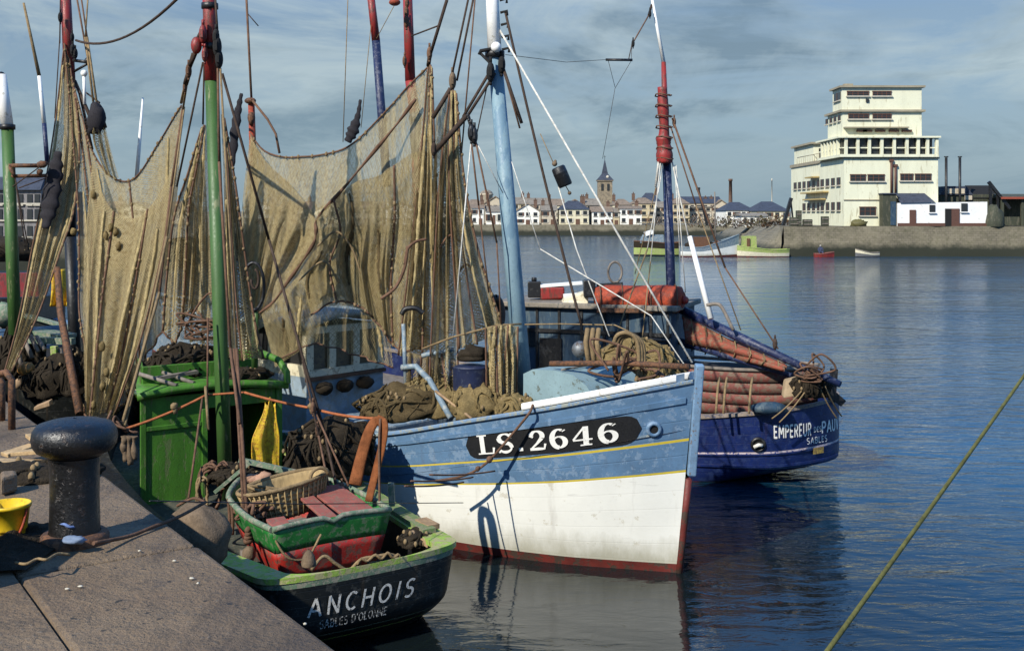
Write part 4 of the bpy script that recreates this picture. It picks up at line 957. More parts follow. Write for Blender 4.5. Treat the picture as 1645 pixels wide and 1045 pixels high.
# mast
b = MB(); mb0, mb1, mb2 = at(845, 668, 14.45), at(795, 92, 14.5), at(788, -60, 14.5)
b.tube([mb0, mb0.lerp(mb1, .5), mb1], [.118, .110, .092], 20); mst = b.build('mast', K['mastblue'], ls)
b = MB(); b.tube([mb1, mb2], [.093, .078], 18); b.build('mast_head', K['white'], mst)
b = MB(); q = mb1.lerp(mb2, .03); b.lathe([(.095, -.05), (.13, -.04), (.13, .04), (.095, .05)], q, 16); b.build('mast_band', K['black'], mst)
b = MB()
for k in range(5):
    p = mb1.lerp(mb2, .08+.13*k)+Vector((.10, 0, 0)); b.tube([p, p+Vector((.09, -.02, .02)), p+Vector((.09, -.02, -.04))], .018, 6); b.build('mast_step', K['dark'], mst); b = MB()
b.tube([mb1+Vector((.0, -.1, .1)), at(772, 82, 14.4), at(770, 88, 14.4)], .025, 6); b.tube([at(770, 84, 14.4), at(786, 100, 14.4), at(788, 118, 14.4)], .02, 6); b.build('mast_bracket', K['dark'], mst)
b = MB(); b.ball(at(797, 76, 14.35), .07, 10, 8); b.build('mast_lamp', K['white'], mst)
block(at(788, 116, 14.3), ls, K['dark'], .10); block(at(806, 104, 14.4), ls, K['dark'], .09); block(at(757, 213, 14.2), ls, K['black'], .085); block(at(762, 218, 14.2), ls, K['black'], .085)
MT = mb1
line('forestay', [at(799, 42, 14.5), at(1112, 582, 12.75)], .014, K['whiterope'], ls)
line('forestay', sagline(at(812, 20, 14.5), at(934, 522, 13.6), .08), .017, K['darkrope'], ls)
line('forestay', [at(868, 400, 14), at(1046, 507, 13.2), at(1099, 585, 12.8)], .008, K['whiterope'], ls); line('halyard', [at(822, 260, 14.4), at(868, 400, 14)], .006, K['whiterope'], ls)
line('halyard', [at(897, 300, 14.1), at(926, 400, 13.9), at(979, 540, 13.4)], .008, K['whiterope'], ls)
for a, bb, r, m_ in (((789, 112, 14.4), (744, 188, 14.3), .02, 'darkrope'), ((795, 118, 14.4), (750, 188, 14.3), .02, 'darkrope'), ((750, 186, 14.3), (697, 245, 14.3), .035, 'darkrope'), ((752, 184, 14.3), (758, 207, 14.2), .02, 'darkrope'),
                     ((757, 226, 14.2), (769, 330, 14.2), .012, 'brownrope'), ((769, 330, 14.2), (785, 470, 14.2), .010, 'brownrope'), ((764, 226, 14.2), (798, 390, 14.2), .012, 'brownrope'), ((798, 390, 14.2), (805, 520, 14.2), .010, 'brownrope'),
                     ((757, 226, 14.2), (728, 540, 14.1), .009, 'whiterope'), ((764, 226, 14.2), (808, 310, 14.3), .006, 'whiterope'),
                     ((807, 106, 14.4), (838, 198, 14.3), .022, 'darkrope'), ((809, 112, 14.4), (835, 206, 14.3), .012, 'brownrope'), ((782, 140, 14.4), (765, 220, 14.3), .008, 'darkrope'),
                     ((718, 0, 14.6), (690, 92, 14.8), .022, 'darkrope'), ((690, 92, 14.8), (688, 106, 14.9), .03, 'darkrope'), ((752, 0, 14.5), (724, 130, 14.6), .014, 'darkrope'), ((760, 0, 14.5), (734, 130, 14.6), .014, 'darkrope'), ((763, 0, 14.5), (741, 250, 14.6), .010, 'brownrope'),
                     ((724, 142, 14.6), (695, 190, 14.6), .03, 'darkrope'), ((661, 58, 15.5), (703, 42, 14.7), .012, 'darkrope')):
    line('halyard', [at(*a), at(*bb)], r, K[m_], ls)
block(at(690, 86, 14.8), ls, K['brownrope'], .07); block(at(727, 130, 14.6), ls, K['sack'], .09); block(at(697, 240, 14.3), ls, K['darkrope'], .07)
# chain between sling and blocks
b = MB()
for k in range(7):
    p = at(751+k*1.1, 186+k*3.6, 14.22); b.ball(p, (.02, .02, .03), 8, 6)
b.build('chain', K['black'], ls)
# rusty boom lying from the hatch to the stem, shackled at the stem head
line('bowsprit_boom', [at(884, 584, 13.55), at(1000, 583, 13.1), at(1108, 589, 12.72)], .035, K['iron'], ls, 8)
K['netreflect'] = paint('net_reflection_glass', (.10, .08, .045), .15, .4, (.05, .04, .03), .3, 5, .05)  # reflection of the nets put into the panes as a brown glass colour
# wheelhouse
wx, wl, whf = -6.0, 1.7, .76
def wbox(mb, x0, x1, y0, y1, z0, z1, mi=0):
    mb.prism([L1(x0, y0, z0), L1(x1, y0, z0), L1(x1, y1, z0), L1(x0, y1, z0)], (0, 0, z1-z0), mi)
b = MB(); wbox(b, wx-wl, wx, -whf, whf, .5, 1.78); wh = b.build('wheelhouse', paint('wheelhouse_blue', (.24, .31, .37), .6, .25, (.22, .25, .25), .35, 4, .3), ls)
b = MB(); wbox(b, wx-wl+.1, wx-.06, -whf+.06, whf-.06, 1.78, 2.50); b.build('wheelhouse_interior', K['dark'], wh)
b = MB()
for y in (-whf+.06, -.27, .20, whf-.06): wbox(b, wx-.10, wx+.015, y-.065, y+.065, 1.781, 2.50)
wbox(b, wx-.10, wx+.03, -whf, whf, 1.781, 1.88); wbox(b, wx-.10, wx+.03, -whf, whf, 2.42, 2.52)
for x in (wx-wl+.1, wx-.85):
    for y in (-whf+.04, whf-.04): wbox(b, x-.1, x+.1, y-.04, y+.04, 1.781, 2.5)
for y in (-whf+.04, whf-.04): wbox(b, wx-wl, wx-.101, y-.038, y+.038, 1.781, 1.95)
b.build('window_frame', K['cream'], wh)
for y0, y1 in ((-whf+.13, -.34), (-.2, .13), (.27, whf-.13)):
    b = MB(); wbox(b, wx-.05, wx-.04, y0, y1, 1.88, 2.42); b.build('window', K['netreflect'], wh)
b = MB()
def rf(u, v):
    y = lerp(-whf-.14, whf+.14, u); x = lerp(wx-wl-.12, wx+.16, v); return L1(x, y, 2.70-.17*(y/(whf+.14))**2)
b.grid(rf, 14, 2); b.build('roof', paint('roof_blue', (.22, .29, .31), .65, .2, (.30, .32, .30), .35, 4, .3), wh, solid=.08)
b = MB(); wbox(b, wx-.01, wx+.05, -whf-.02, whf+.02, 1.72, 1.77); b.build('drip_rail', K['brownrope'], wh)
for y in (-.5, -.1, .3):                                            # net floats hung below the windows
    b = MB(); b.ball(L1(wx+.1, y, 1.6), (.14, .13, .10), 12, 8, jit=.2, seed=y); b.build('hanging_float', K['heapdark'], wh)
# low engine casing in front of the wheelhouse, winch and pipes
b = MB(); wbox(b, -5.85, -4.6, -.55, .6, .5, 1.18); b.build('engine_casing', K['bluegrey'], ls, bevel=.03)
b = MB(); wbox(b, -5.0, -4.3, -1.1, -.35, 1.05, 1.12); wbox(b, -4.95, -4.35, -1.05, -.4, .55, 1.05); b.build('fish_hatch', K['bluegrey'], ls, bevel=.02)
b = MB(); b.tube([at(645, 590, 14.6), at(668, 588, 14.55), at(690, 610, 14.4), at(712, 650, 14.15), at(725, 672, 14.0)], .04, 14); b.build('davit', K['bluegrey'], ls)
b = MB(); b.tube([at(648, 520, 14.7), at(652, 620, 14.6)], .028, 10); b.tube([at(678, 571, 14.6), at(728, 561, 14.5)], .03, 10); b.tube([at(720, 565, 14.5), at(718, 630, 14.4)], .032, 10); b.build('gallows_rail', K['bluegrey'], ls)
b = MB(); b.tube([at(700, 628, 14.2), at(758, 672, 13.7)], .018, 8); b.build('boathook', K['timber'], ls)
line('lifeline', [at(678, 560, 14.4), at(728, 541, 14.3), at(800, 522, 14.2), at(838, 520, 14.3)], .013, K['rope'], ls)
line('lifeline', [at(843, 521, 14.3), at(900, 520, 14.2), at(988, 522, 13.8), at(1010, 532, 13.6)], .009, K['rope'], ls)
b = MB(); P0 = at(757, 590, 14.25); b.ball(P0, (.24, .18, .05), 18, 8); b.lathe([(.2, -.62), (.235, -.3), (.24, -.06), (.25, .0)], P0, 18); b.build('oil_drum', paint('dark_drum', (.010, .016, .05), .5, .3, (.03, .04, .07), .2, 6, .3), ls)
b = MB(); b.tube([at(757, 575, 14.2)+Vector((.16*math.cos(a), .1*math.sin(a), 0)) for a in [k*.5 for k in range(13)]], .035, 6); b.ball(at(760, 567, 14.2), (.2, .12, .1), 12, 8, jit=.5, seed=3); b.build('drum_rags', K['heapdark'], ls)
# winch aft of the mast
b = MB(); c = L1(-3.3, -.2, 1.15); ax = (M1.to_3x3() @ Vector((0, 1, 0)))
b.tube([c-ax*.5, c-ax*.46, c-ax*.45, c+ax*.45, c+ax*.46, c+ax*.5], [.22, .22, .1, .1, .22, .22], 16); b.box(c-Vector((0, 0, .28)), (.6, .5, .35), B1.h); b.build('winch', K['iron'], ls)
# bent pipe/hose and black tyre fender hanging beside net
b = MB(); pts = [at(795, 505, 15)+Vector((.17*math.sin(a)*.5, .17*math.sin(a)*.3, .22*math.cos(a))) for a in [k*math.pi/10 for k in range(21)]]; b.tube(pts, .06, 10, caps=False)
ty = b.build('tyre_fender', K['black'], None); tag(ty, 'black tyre fender hanging behind the net strips left of the pale blue mast', 'tyre')
# float and net heap behind the hatch
hp = heap(L1(-1.25, 1.0, 2.05), (.62, .42, .52), K['heap'], None, 'net_heap', B1.h, 4, 34); tag(hp, 'heap of bunched tan net with ropes behind the rounded pale blue hatch', 'fishing net')
b = MB(); b.ball(at(932, 561, 13.6), .105, 16, 12); gl = b.build('net_float', K['steel'], None); tag(gl, 'round grey metal net float on the net heap behind the hatch', 'net float')
b = MB()
for k in range(3): b.tube([at(944+k*9, 528, 13.55), at(941+k*9, 550, 13.45), at(946+k*9, 585, 13.4)], .032, 8)
hr = b.build('draped_hawser', K['rope'], None); tag(hr, 'thick tan hawser draped over the net heap behind the hatch', 'rope')
b = MB()
pts = [at(985, 555, 13.3), at(992, 538, 13.25), at(1010, 535, 13.2), at(1024, 550, 13.2), at(1026, 590, 13.2), at(1022, 612, 13.2)]
for k in range(3): b.tube(spline([p+Vector((.035*k, .02*k, -.02*k)) for p in pts], 30), .026, 8)
b.tube(spline([at(987, 548, 13.3), at(998, 575, 13.2), at(1004, 595, 13.2)], 16), .03, 8)
hw_ = b.build('hawser_coil', K['rope'], None); tag(hw_, 'coiled pale hawser hung right of the net heap near the bow', 'rope')
tg = tangle(at(1003, 612, 13.2), (.35, .3, .5), 26, .016, K['brownrope'], None, 'rope_tangle', 5, .9); tag(tg, 'brown rope tangle under the pale hawser inside the bow', 'rope')
# nets lying in the waist of the boat
hp = heap(at(655, 655, 14.5), (.62, .45, .30), K['heapmid'], None, 'net_heap', .3, 9, 40); tag(hp, 'brown net heap left of the curved davit in the pale blue boat', 'fishing net')
hp = heap(at(710, 648, 14.6), (.55, .4, .36), K['heap'], None, 'net_heap', .2, 14, 34); tag(hp, 'brown net heap just right of the curved davit behind the blue gunwale', 'fishing net')
hp = heap(at(768, 655, 14.1), (.36, .3, .30), K['heap'], None, 'net_heap', .2, 21, 24); tag(hp, 'small net heap below the dark blue drum', 'fishing net')
hp = heap(at(832, 664, 13.75), (.26, .2, .24), K['heap'], None, 'net_heap', .2, 23, 18); tag(hp, 'rounded little net bundle at the foot of the pale blue mast', 'fishing net')
bk = MB(); pts = spline([at(856, 650, 12.95), at(851, 662, 12.88), at(833, 685, 12.93), at(812, 710, 12.98), at(790, 735, 13.03), at(768, 753, 13.06), at(740, 765, 13.08), at(700, 772, 13.1)], 30)
bk.tube(pts, .016, 8); bk.ball(at(787, 737, 13.02), .04, 10, 8, jit=.4); bk.ball(at(768, 752, 13.05), .032, 10, 8, jit=.4); mo = bk.build('mooring_rope', K['brownrope'], None); tag(mo, 'knotted brown mooring rope hanging across the LS.2646 plate', 'rope')
for i, (py, x0, x1) in enumerate(((756, 690, 795), (766, 660, 760), (774, 650, 745))):
    o = line('fender_rope', sagline(at(x0, py+6, 12.2), at(x1, py, 13.1), .02), .010, K['brownrope'], ls)

# ================================================================== ANCHOIS : the green boat at the quay
B2 = Hull((-1.33, 10.56), math.atan2(.82, -.57), [0, .6, 1.5, 3, 5, 7, 8.2], [1.02, 1.10, 1.24, 1.36, 1.3, .8, .04], [.80, .78, .76, .80, .95, 1.2, 1.4], [.82, .95, 1.08, 1.2, 1.1, .6, .03], zk=-.5, p=.8, rnd=(.32, 3.0), tuck=(.40, .34, 1.2))
B2.stations = lambda n=80: [8.2*((i/n)**2.1) for i in range(n+1)]
an2 = thing('fishing_boat', 'small black and green fishing boat with ANCHOIS on its stern moored at the quay', 'fishing boat', (-1.33, 10.56, 0), B2.h)
b = MB(); B2.skin(b, [(('z', -.5), ('z', .14), 0, 5), (('z', .14), ('z', .155), 1, 1), (('z', .155), ('z', .23), 0, 2), (('z', .23), ('z', .243), 2, 1), (('z', .243), .93, 0, 8), (.93, 1.0, 2, 2)], 80)
b.build('hull', [K['hullblack'], K['palegreen'], K['greygreen']], an2)
b = MB(); B2.deck(b, -.42, .22); b.build('deck', paint('well_deck', (.05, .055, .04), .85, .4, (.10, .09, .06), .3, 4, .3), an2)
b = MB(); B2.inner(b, -.42, .22); b.build('bulwark', K['black'], an2)
b = MB(); B2.cap(b, .03, .24, .055, 0, (-1,)); B2.cap(b, .03, .24, .055, 0, (1,), 0, 1.5); b.build('gunwale', K['palegreen'], an2, bevel=.012)
b = MB(); B2.cap(b, .03, .2, .05, 0, (1,), 1.5, 8.2); b.build('port_rail', K['hullblack'], an2)
b = MB(); B2.cap(b, -.05, .21, .05, 0, (-1,), .55, 5.0, dz=.056); b.build('side_deck_board', paint('side_deck_green', (.15, .21, .075), .7, .3, (.22, .2, .12), .4, 4, .35), an2)
M2 = B2.M; L2 = lambda x, y, z: M2 @ Vector((x, y, z))
# stern lettering follows the rounded stern
def arcpos(h, f, n=400, L=2.0):
    out = []; prev = None; acc = 0
    seq = [('p', L*(1-i/n)**2) for i in range(n+1)] + [('s', L*(i/n)**2) for i in range(1, n+1)]
    for sd_, x in seq:
        side = 1 if sd_ == 'p' else -1
        p = h.loc_pt(x, f*h.zsh(x), side)
        if prev is not None: acc += (p-prev).length
        out.append((acc, x, side)); prev = p
    mid = out[n][0]
    return [(a-mid, x, s_) for a, x, s_ in out]
def stern_fn(h, tab):
    def fn(u, z, lift):
        u = max(tab[0][0]+.001, min(tab[-1][0]-.001, u)); lo, hi = 0, len(tab)-1
        while hi-lo > 1:
            mid = (lo+hi)//2
            if tab[mid][0] <= u: lo = mid
            else: hi = mid
        def P(i, zz_):
            _, x, s_ = tab[i]; return h.M @ h.loc_pt(x, zz_, s_)
        w_ = (u-tab[lo][0])/max(1e-9, tab[hi][0]-tab[lo][0]); p = P(lo, z).lerp(P(hi, z), w_)
        i0, i1 = max(0, lo-3), min(len(tab)-1, hi+3)
        t1 = P(i1, z)-P(i0, z); t2 = P(lo, z+.03)-P(lo, z-.03); n_ = t1.cross(t2)
        return p + (n_.normalized() if n_.length > 0 else Vector((0, -1, 0)))*lift
    return fn
sf2 = stern_fn(B2, arcpos(B2, .8))
lettering('ANCHOIS', SANS, lambda u, v, l: sf2(-.70+u, .46+v, .006+l), .17, 1.14, .22, .30).build('name_lettering', paint('anchois_letters', (.62, .60, .54), .65, .15, (.12, .12, .11), .25, 18, .05), an2)
lettering("SABLES D'OLONNE", SANS, lambda u, v, l: sf2(-.60+u, .34+v, .006+l), .075, .74, .2, .12).build('port_lettering', K['fadedletter'], an2)
# wheelhouse (cuddy) : aft face towards the camera
sx0 = 4.72
def sbox(mb, x0, x1, y0, y1, z0, z1, mi=0): mb.prism([L2(x0, y0, z0), L2(x1, y0, z0), L2(x1, y1, z0), L2(x0, y1, z0)], (0, 0, z1-z0), mi)
b = MB(); sbox(b, sx0, sx0+.05, -.02, .84, .3, 1.86); sbox(b, sx0, sx0+.05, -1.05, -.98, .3, 1.86); sbox(b, sx0, sx0+.05, -.98, -.02, 1.66, 1.86)
SL, yp, ys = 1.35, .84, -1.05; yp2, ys2 = .42, -.70                # the house narrows towards the bow
def wallp(mb, a, c, t_, z0, z1): mb.prism([L2(a[0], a[1], z0), L2(c[0], c[1], z0), L2(c[0], c[1]-t_, z0), L2(a[0], a[1]-t_, z0)], (0, 0, z1-z0))
wallp(b, (sx0+.05, yp), (sx0+SL, yp2), .05, .3, 1.86); wallp(b, (sx0+.05, ys), (sx0+SL, ys2), -.05, .3, 1.86); sbox(b, sx0+SL, sx0+SL+.05, ys2, yp2, .3, 1.86)
sh = b.build('wheelhouse', K['green'], an2)
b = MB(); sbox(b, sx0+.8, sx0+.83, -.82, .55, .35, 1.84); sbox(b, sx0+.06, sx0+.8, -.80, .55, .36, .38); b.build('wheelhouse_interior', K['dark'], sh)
b = MB(); b = None
for y0, y1, z0, z1 in ((-.02, .06, .36, 1.66), (.78, .855, .36, 1.86), (.062, .778, 1.44, 1.50), (-1.06, -.97, .36, 1.86)): b = MB(); sbox(b, sx0-.024, sx0-.002, y0, y1, z0, z1); b.build('trim_board', K['green'], sh, bevel=.008)
b = MB()
def rf2(u, v):
    y = lerp(lerp(-1.12, -.78, v), lerp(.92, .50, v), u); x = lerp(sx0-.1, sx0+SL+.1, v); return L2(x, y, 1.96-.07*(y)**2)
b.grid(rf2, 14, 3); rf_ = b.build('roof', K['green'], sh, solid=.09)
b = MB(); sbox(b, sx0+.5, sx0+.55, -.92, .68, 1.93, 2.20); wallp(b, (sx0+.55, .70), (sx0+SL+.05, .48), .05, 1.93, 2.20); wallp(b, (sx0+.55, -.94), (sx0+SL+.05, -.74), -.05, 1.93, 2.28)
b.tube([L2(sx0-.1, -1.10, 1.90), L2(sx0-.08, -1.10, 2.05), L2(sx0+.1, -1.06, 2.2), L2(sx0+.55, -.95, 2.28)], .05, 8); b.build('roof_coaming', K['green'], sh, bevel=.012)
b = MB()
for y0, y1, x0, x1 in ((.74, .4, sx0+.5, sx0-.05), (.45, .15, sx0+.6, sx0+.02)): b.cyl(L2(x0, y0, 2.12), L2(x1, y1, 2.0), .028, 8)
b.bar(L2(sx0+.3, .6, 2.06), L2(sx0+.35, .0, 2.10), .1, .04); bt = b.build('loose_poles', K['greytimber'], None); tag(bt, 'loose wooden poles lying on the green wheelhouse roof', 'pole')
hp = heap(L2(sx0+1.0, -.08, 2.03), (.5, .58, .36), K['heapdark'], None, 'net_heap', B2.h, 31, 46); tag(hp, 'dark net heap piled on the green wheelhouse roof behind the mast', 'fishing net')
hp = heap(L2(sx0+.22, -.62, 2.0), (.2, .34, .12), K['heapdark'], None, 'net_heap', B2.h, 33, 20); tag(hp, 'small dark net bundle at the roof corner above the oilskin', 'fishing net')
tg = tangle(at(330, 545, 14.6), (.35, .25, .5), 30, .014, K['brownrope'], None, 'rope_tangle', 8, .8); tag(tg, 'brown rope tangle with corks on the green wheelhouse roof left of the mast', 'rope')
# yellow oilskin in the doorway
def oil(u, v):
    p = L2(sx0-.06, lerp(-.60, -1.0, u), lerp(1.68, .40, v)); k = lerp(.35, 1.0, sstep(v*2.2))
    cx_ = L2(sx0-.06, -.90, p.z); d = p-cx_
    return cx_ + d*k + (M2.to_3x3() @ Vector((-.035*math.sin(u*15+v*5+1.5*math.sin(v*6))*v-.03*math.sin(u*7)-.02*mnoise.noise(Vector((u*8, v*5, 1))), .015*mnoise.noise(Vector((u*4, v*7, 5))), -.05*math.sin(u*9))))
b = MB(); b.grid(oil, 36, 24); o = b.build('oilskin', K['oilskin'], None, solid=.012); tag(o, 'yellow oilskin hanging in the dark doorway of the green wheelhouse', 'oilskin')
# mast of Anchois
m0, m1, m2 = at(363, 800, 13.75), at(340, 130, 13.85), at(334, -60, 13.85)
b = MB(); b.tube([m0, m0.lerp(m1, .4), m1], [.088, .088, .083], 20); mA = b.build('mast', K['mastgreen'], an2)
b = MB(); b.tube([m1, m2], [.088, .078], 20); b.build('mast_head', K['mastred'], mA)
for py_ in (75, 10): b = MB(); b.lathe([(.085, -.04), (.105, -.035), (.105, .035), (.085, .04)], at(339-(75-py_)*.03, py_, 13.85), 16); b.build('mast_band', K['black'], mA)
for px, py, s_ in ((349, 75, .10), (347, 60, .08), (352, 95, .09), (326, 55, .09), (329, 88, .07)): block(at(px, py, 13.7), mA, K['dark'] if px > 340 else K['mastred'], s_, name='mast_block')
b = MB(); b.ball(at(315.5, 73, 13.75), (.07, .07, .11), 12, 8); b.build('block', K['mastred'], an2)
for a, bb, r, m_ in (((322, 52, 13.8), (316, 64, 13.8), .02, 'darkrope'), ((314, 84, 13.8), (304, 108, 13.9), .03, 'darkrope'), ((310, 86, 13.8), (303, 110, 13.9), .02, 'darkrope'), ((303, 118, 13.9), (298, 135, 14.1), .035, 'darkrope'), ((298, 135, 14.1), (291, 165, 16.0), .022, 'rope'), ((300, 135, 14.1), (294, 175, 15.9), .016, 'rope'),
                     ((294, 172, 16.0), (275, 300, 15.6), .018, 'brownrope'), ((275, 300, 15.6), (256, 470, 14.8), .018, 'brownrope'), ((256, 470, 14.8), (196, 682, 13.2), .02, 'rope'), ((296, 172, 16.0), (268, 380, 15.2), .015, 'rope'), ((268, 380, 15.2), (230, 560, 14.4), .018, 'rope'), ((230, 560, 14.4), (200, 684, 13.2), .02, 'rope'),
                     ((326, 100, 13.8), (284, 300, 14.2), .013, 'darkrope'), ((328, 100, 13.8), (326, 200, 14), .012, 'darkrope'), ((350, 110, 13.7), (352, 260, 13.6), .016, 'brownrope'), ((352, 260, 13.6), (370, 560, 12.9), .018, 'brownrope'), ((370, 560, 12.9), (385, 680, 12.2), .02, 'brownrope'),
                     ((354, 110, 13.7), (380, 560, 12.9), .014, 'rope'), ((380, 560, 12.9), (397, 830, 11.6), .022, 'brownrope'), ((376, 560, 12.9), (392, 830, 11.6), .018, 'brownrope'), ((357, 118, 13.8), (432, 385, 14.2), .018, 'darkrope'), ((432, 385, 14.2), (520, 690, 13.2), .018, 'darkrope'), ((520, 690, 13.2), (545, 800, 12.4), .016, 'darkrope'),
                     ((332, 0, 13.8), (330, 70, 13.8), .012, 'brownrope'), ((346, 0, 13.75), (350, 60, 13.7), .014, 'darkrope'), ((334, 510, 13.6), (333, 660, 13.5), .012, 'brownrope'), ((325, 640, 13.5), (303, 800, 12.4), .014, 'brownrope'), ((330, 620, 13.5), (335, 690, 13.3), .018, 'rope'),
                     ((486, 580, 13.6), (512, 700, 13), .012, 'darkrope'), ((512, 700, 13), (530, 790, 12.4), .014, 'brownrope'), ((497, 640, 13.4), (560, 780, 12.4), .013, 'brownrope')):
    line('halyard', [at(*a), at(*bb)], r, K[m_], an2)
for px, py, Y, s_ in ((303, 114, 13.9, .07), (297, 140, 14.1, .05), (503, 655, 13.2, .06), (510, 690, 13.1, .05), (519, 765, 12.5, .06), (549, 785, 12.4, .06)): block(at(px, py, Y), an2, K['brownrope'], s_)
# second spar with a loop aerial
b = MB(); b.tube([at(409, 590, 14.8), at(410, 500, 14.8)], .045, 10); ae = b.build('aerial_post', K['mastgreen'], None)
tag(ae, 'black loop aerial on a dark green post right of the green mast', 'loop aerial')
b = MB(); cL = at(407, 460, 14.8); b.tube([cL+Vector((.145*math.sin(a), 0, .32*math.cos(a))) for a in [k*math.pi/16 for k in range(33)]], .022, 8, caps=False); b.tube([at(410, 500, 14.8), at(408, 495, 14.8)], .06, 8)
b.build('loop', K['black'], ae); b = MB(); b.tube([cL+Vector((.05*math.sin(a)+.02, 0, .13*math.cos(a)+.1)) for a in [k*math.pi/8 for k in range(13)]], .018, 6); b.build('lashing', K['darkrope'], ae)
coil(at(340, 748, 12.9), .13, .26, 5, .016, K['brownrope'], an2, 'rope_coil', 2, .5); coil(at(356, 742, 12.8), .08, .14, 3, .014, K['brownrope'], an2, 'rope_coil', 5, .3); coil(at(326, 765, 12.8), .06, .18, 3, .016, K['rope'], an2, 'rope_coil', 9, .6)
line('tie_rope', spline([at(303, 800, 12.5), at(285, 812, 12.2), at(310, 800, 12), at(330, 806, 11.9)], 20), .016, K['brownrope'], an2)
b = MB(); b.bar(at(345, 790, 12.6), at(402, 742, 12.6), .05, .04); b.bar(at(385, 738, 12.8), at(520, 768, 12.6), .06, .05); b.build('thwart_board', K['greygreen'], an2)
b = MB()
rn = random.Random(12)
for k in range(4): b.ball(at(398+k*9, 768+rn.uniform(-4, 4), 12.7), (.1, .07, .06), 10, 8, jit=.3, seed=k)
b.build('bait_bag', paint('pale_pink_bag', (.35, .20, .13), .8, .3, None, 0, 8, .3), None); tag(bpy.data.objects['bait_bag'], 'pinkish cloth bags lying below the yellow oilskin', 'bag')
hp = heap(at(388, 765, 12.9), (.36, .25, .16), K['heapdark'], None, 'net_heap', .4, 41, 26); tag(hp, 'dark tarred net heap below the yellow oilskin behind the basket', 'fishing net')
# orange line from the net to the gallows
og = MB(); og.tube(sagline(at(196, 690, 13.2), at(332, 634, 13.55), .03), .017, 6); og.tube(sagline(at(332, 634, 13.55), at(393, 630, 13.6), .0), .014, 6); og.tube(sagline(at(393, 630, 13.6), at(500, 655, 13.4), .015), .016, 6); og.tube(sagline(at(500, 655, 13.4), at(612, 672, 12.6), .03), .017, 6)
o = og.build('lashing_line', K['orangerope'], None); tag(o, 'tight orange line running past the green mast above the wheelhouse door', 'rope')
for i, (px, py, Y) in enumerate(((280, 652, 13.4), (500, 652, 13.35))):
    b = MB(); b.ball(at(px, py, Y), .045, 10, 8, jit=.4, seed=i); b.tube([at(px, py, Y), at(px+2, py+12, Y)], .03, 6); b.build('line_knot', K['rope'], o)
# net bundle tie at the lower left of the wheelhouse
tg = tangle(at(197, 695, 13.2), (.18, .15, .2), 18, .016, K['brownrope'], None, 'rope_knot', 3, 1.0); tag(tg, 'brown rope knot where the net ropes meet left of the green wheelhouse', 'rope')
b = MB()
for k, (px, h_) in enumerate(((202, 40), (209, 46), (216, 38), (198, 30))): b.tube(spline([at(px, 700, 13.1), at(px-3+k, 715, 13.1), at(px+1, 700+h_, 13.1)], 10), [.03+.012*math.sin(i*.8+k) for i in range(11)], 8)
o = b.build('hanging_rags', K['sack'], None); tag(o, 'pale rag strips hanging under the rope knot beside the green wheelhouse', 'rags')
# orange brown canvas strap fender
sf = thing('strap_fender', 'orange brown canvas strap folded over and hung between the green and blue boats', 'fender', at(605, 675, 12.1))
b = MB()
S1 = spline([at(570, 778, 11.9), at(580, 735, 12.0), at(592, 695, 12.1), at(603, 676, 12.15), at(613, 678, 12.15)], 24); wv = [.070*(1-.35*i/24) for i in range(25)]
b.tube(S1, wv, 12, flat=.35); b.build('strap', K['strap'], sf)
b = MB(); S2 = spline([at(606, 674, 12.15), at(617, 682, 12.1), at(614, 715, 12.05), at(603, 760, 12.0), at(592, 805, 11.9)], 24); b.tube(S2, [.062*(1-.1*i/24) for i in range(25)], 12, flat=.4); b.build('strap', K['strap'], sf)
b = MB(); b.tube(spline([at(611, 672, 12.1), at(609, 720, 12.0), at(610, 815, 11.9)], 14), .014, 6); b.build('lanyard', K['brownrope'], sf)
# dinghy on the after deck
dx0 = .95; dW = .66
dg = thing('dinghy', 'small red and green dinghy resting on the stern deck of the ANCHOIS boat', 'dinghy', L2(dx0, 0, .4), B2.h)
def dh(x, f, side):                                                 # x from the transom forwards
    w_ = interp([0, .5, 1.2, 1.7, 2.05], [dW, dW*1.06, dW*.98, dW*.6, .03], x); w0 = w_*lerp(.76, .45, x/2.05)
    z = .52+.54*f+.12*(x/2.05)**2*f; y = lerp(w0, w_, f**.7)*side
    return L2(dx0+x-.05*f, y+.0, z)
b = MB()
for side in (1, -1):
    b.grid(lambda u, v: dh(2.05*u, v*.55, side), 20, 4, 1); b.grid(lambda u, v: dh(2.05*u, .55+v*.45, side), 20, 4, 0)
for f0, f1, mi in ((0, .55, 1), (.55, 1, 0)):
    b.grid(lambda u, v: dh(0, lerp(f0, f1, v), 1).lerp(dh(0, lerp(f0, f1, v), -1), u) + Vector((0, 0, .03*math.sin(u*math.pi)*lerp(f0, f1, v))), 12, 4, mi)
b.grid(lambda u, v: dh(2.05*u, .0, 1).lerp(dh(2.05*u, .0, -1), v), 12, 2, 1)
b.build('hull', [K['deepgreen'], K['red']], dg, solid=.03)
b = MB()
for side in (1, -1): b.tube([dh(2.05*k/16, 1.02, side) for k in range(17)], .032, 8)
b.tube([dh(0, 1.02, 1).lerp(dh(0, 1.02, -1), k/12)+Vector((0, 0, .03*math.sin(k/12*math.pi)-.05*math.exp(-((k/12-.5)/.05)**2))) for k in range(13)], .03, 8); b.build('gunwale', K['greygreen'], dg)
for x in (.25, 1.2): b = MB(); b.bar(L2(dx0+x, -.5, .45), L2(dx0+x, .5, .45), .09, .14); b.build('chock', K['greytimber'], dg)
b = MB()
for y0, y1, x0, x1, z in ((-.56, -.18, .08, .95, 1.03), (-.14, .02, .1, .75, 1.01), (.3, .5, .1, .5, .90)):
    b.prism([L2(dx0+x0, y0, z), L2(dx0+x1, y0, z+.10), L2(dx0+x1, y1, z+.10), L2(dx0+x0, y1, z)], (0, 0, .03))
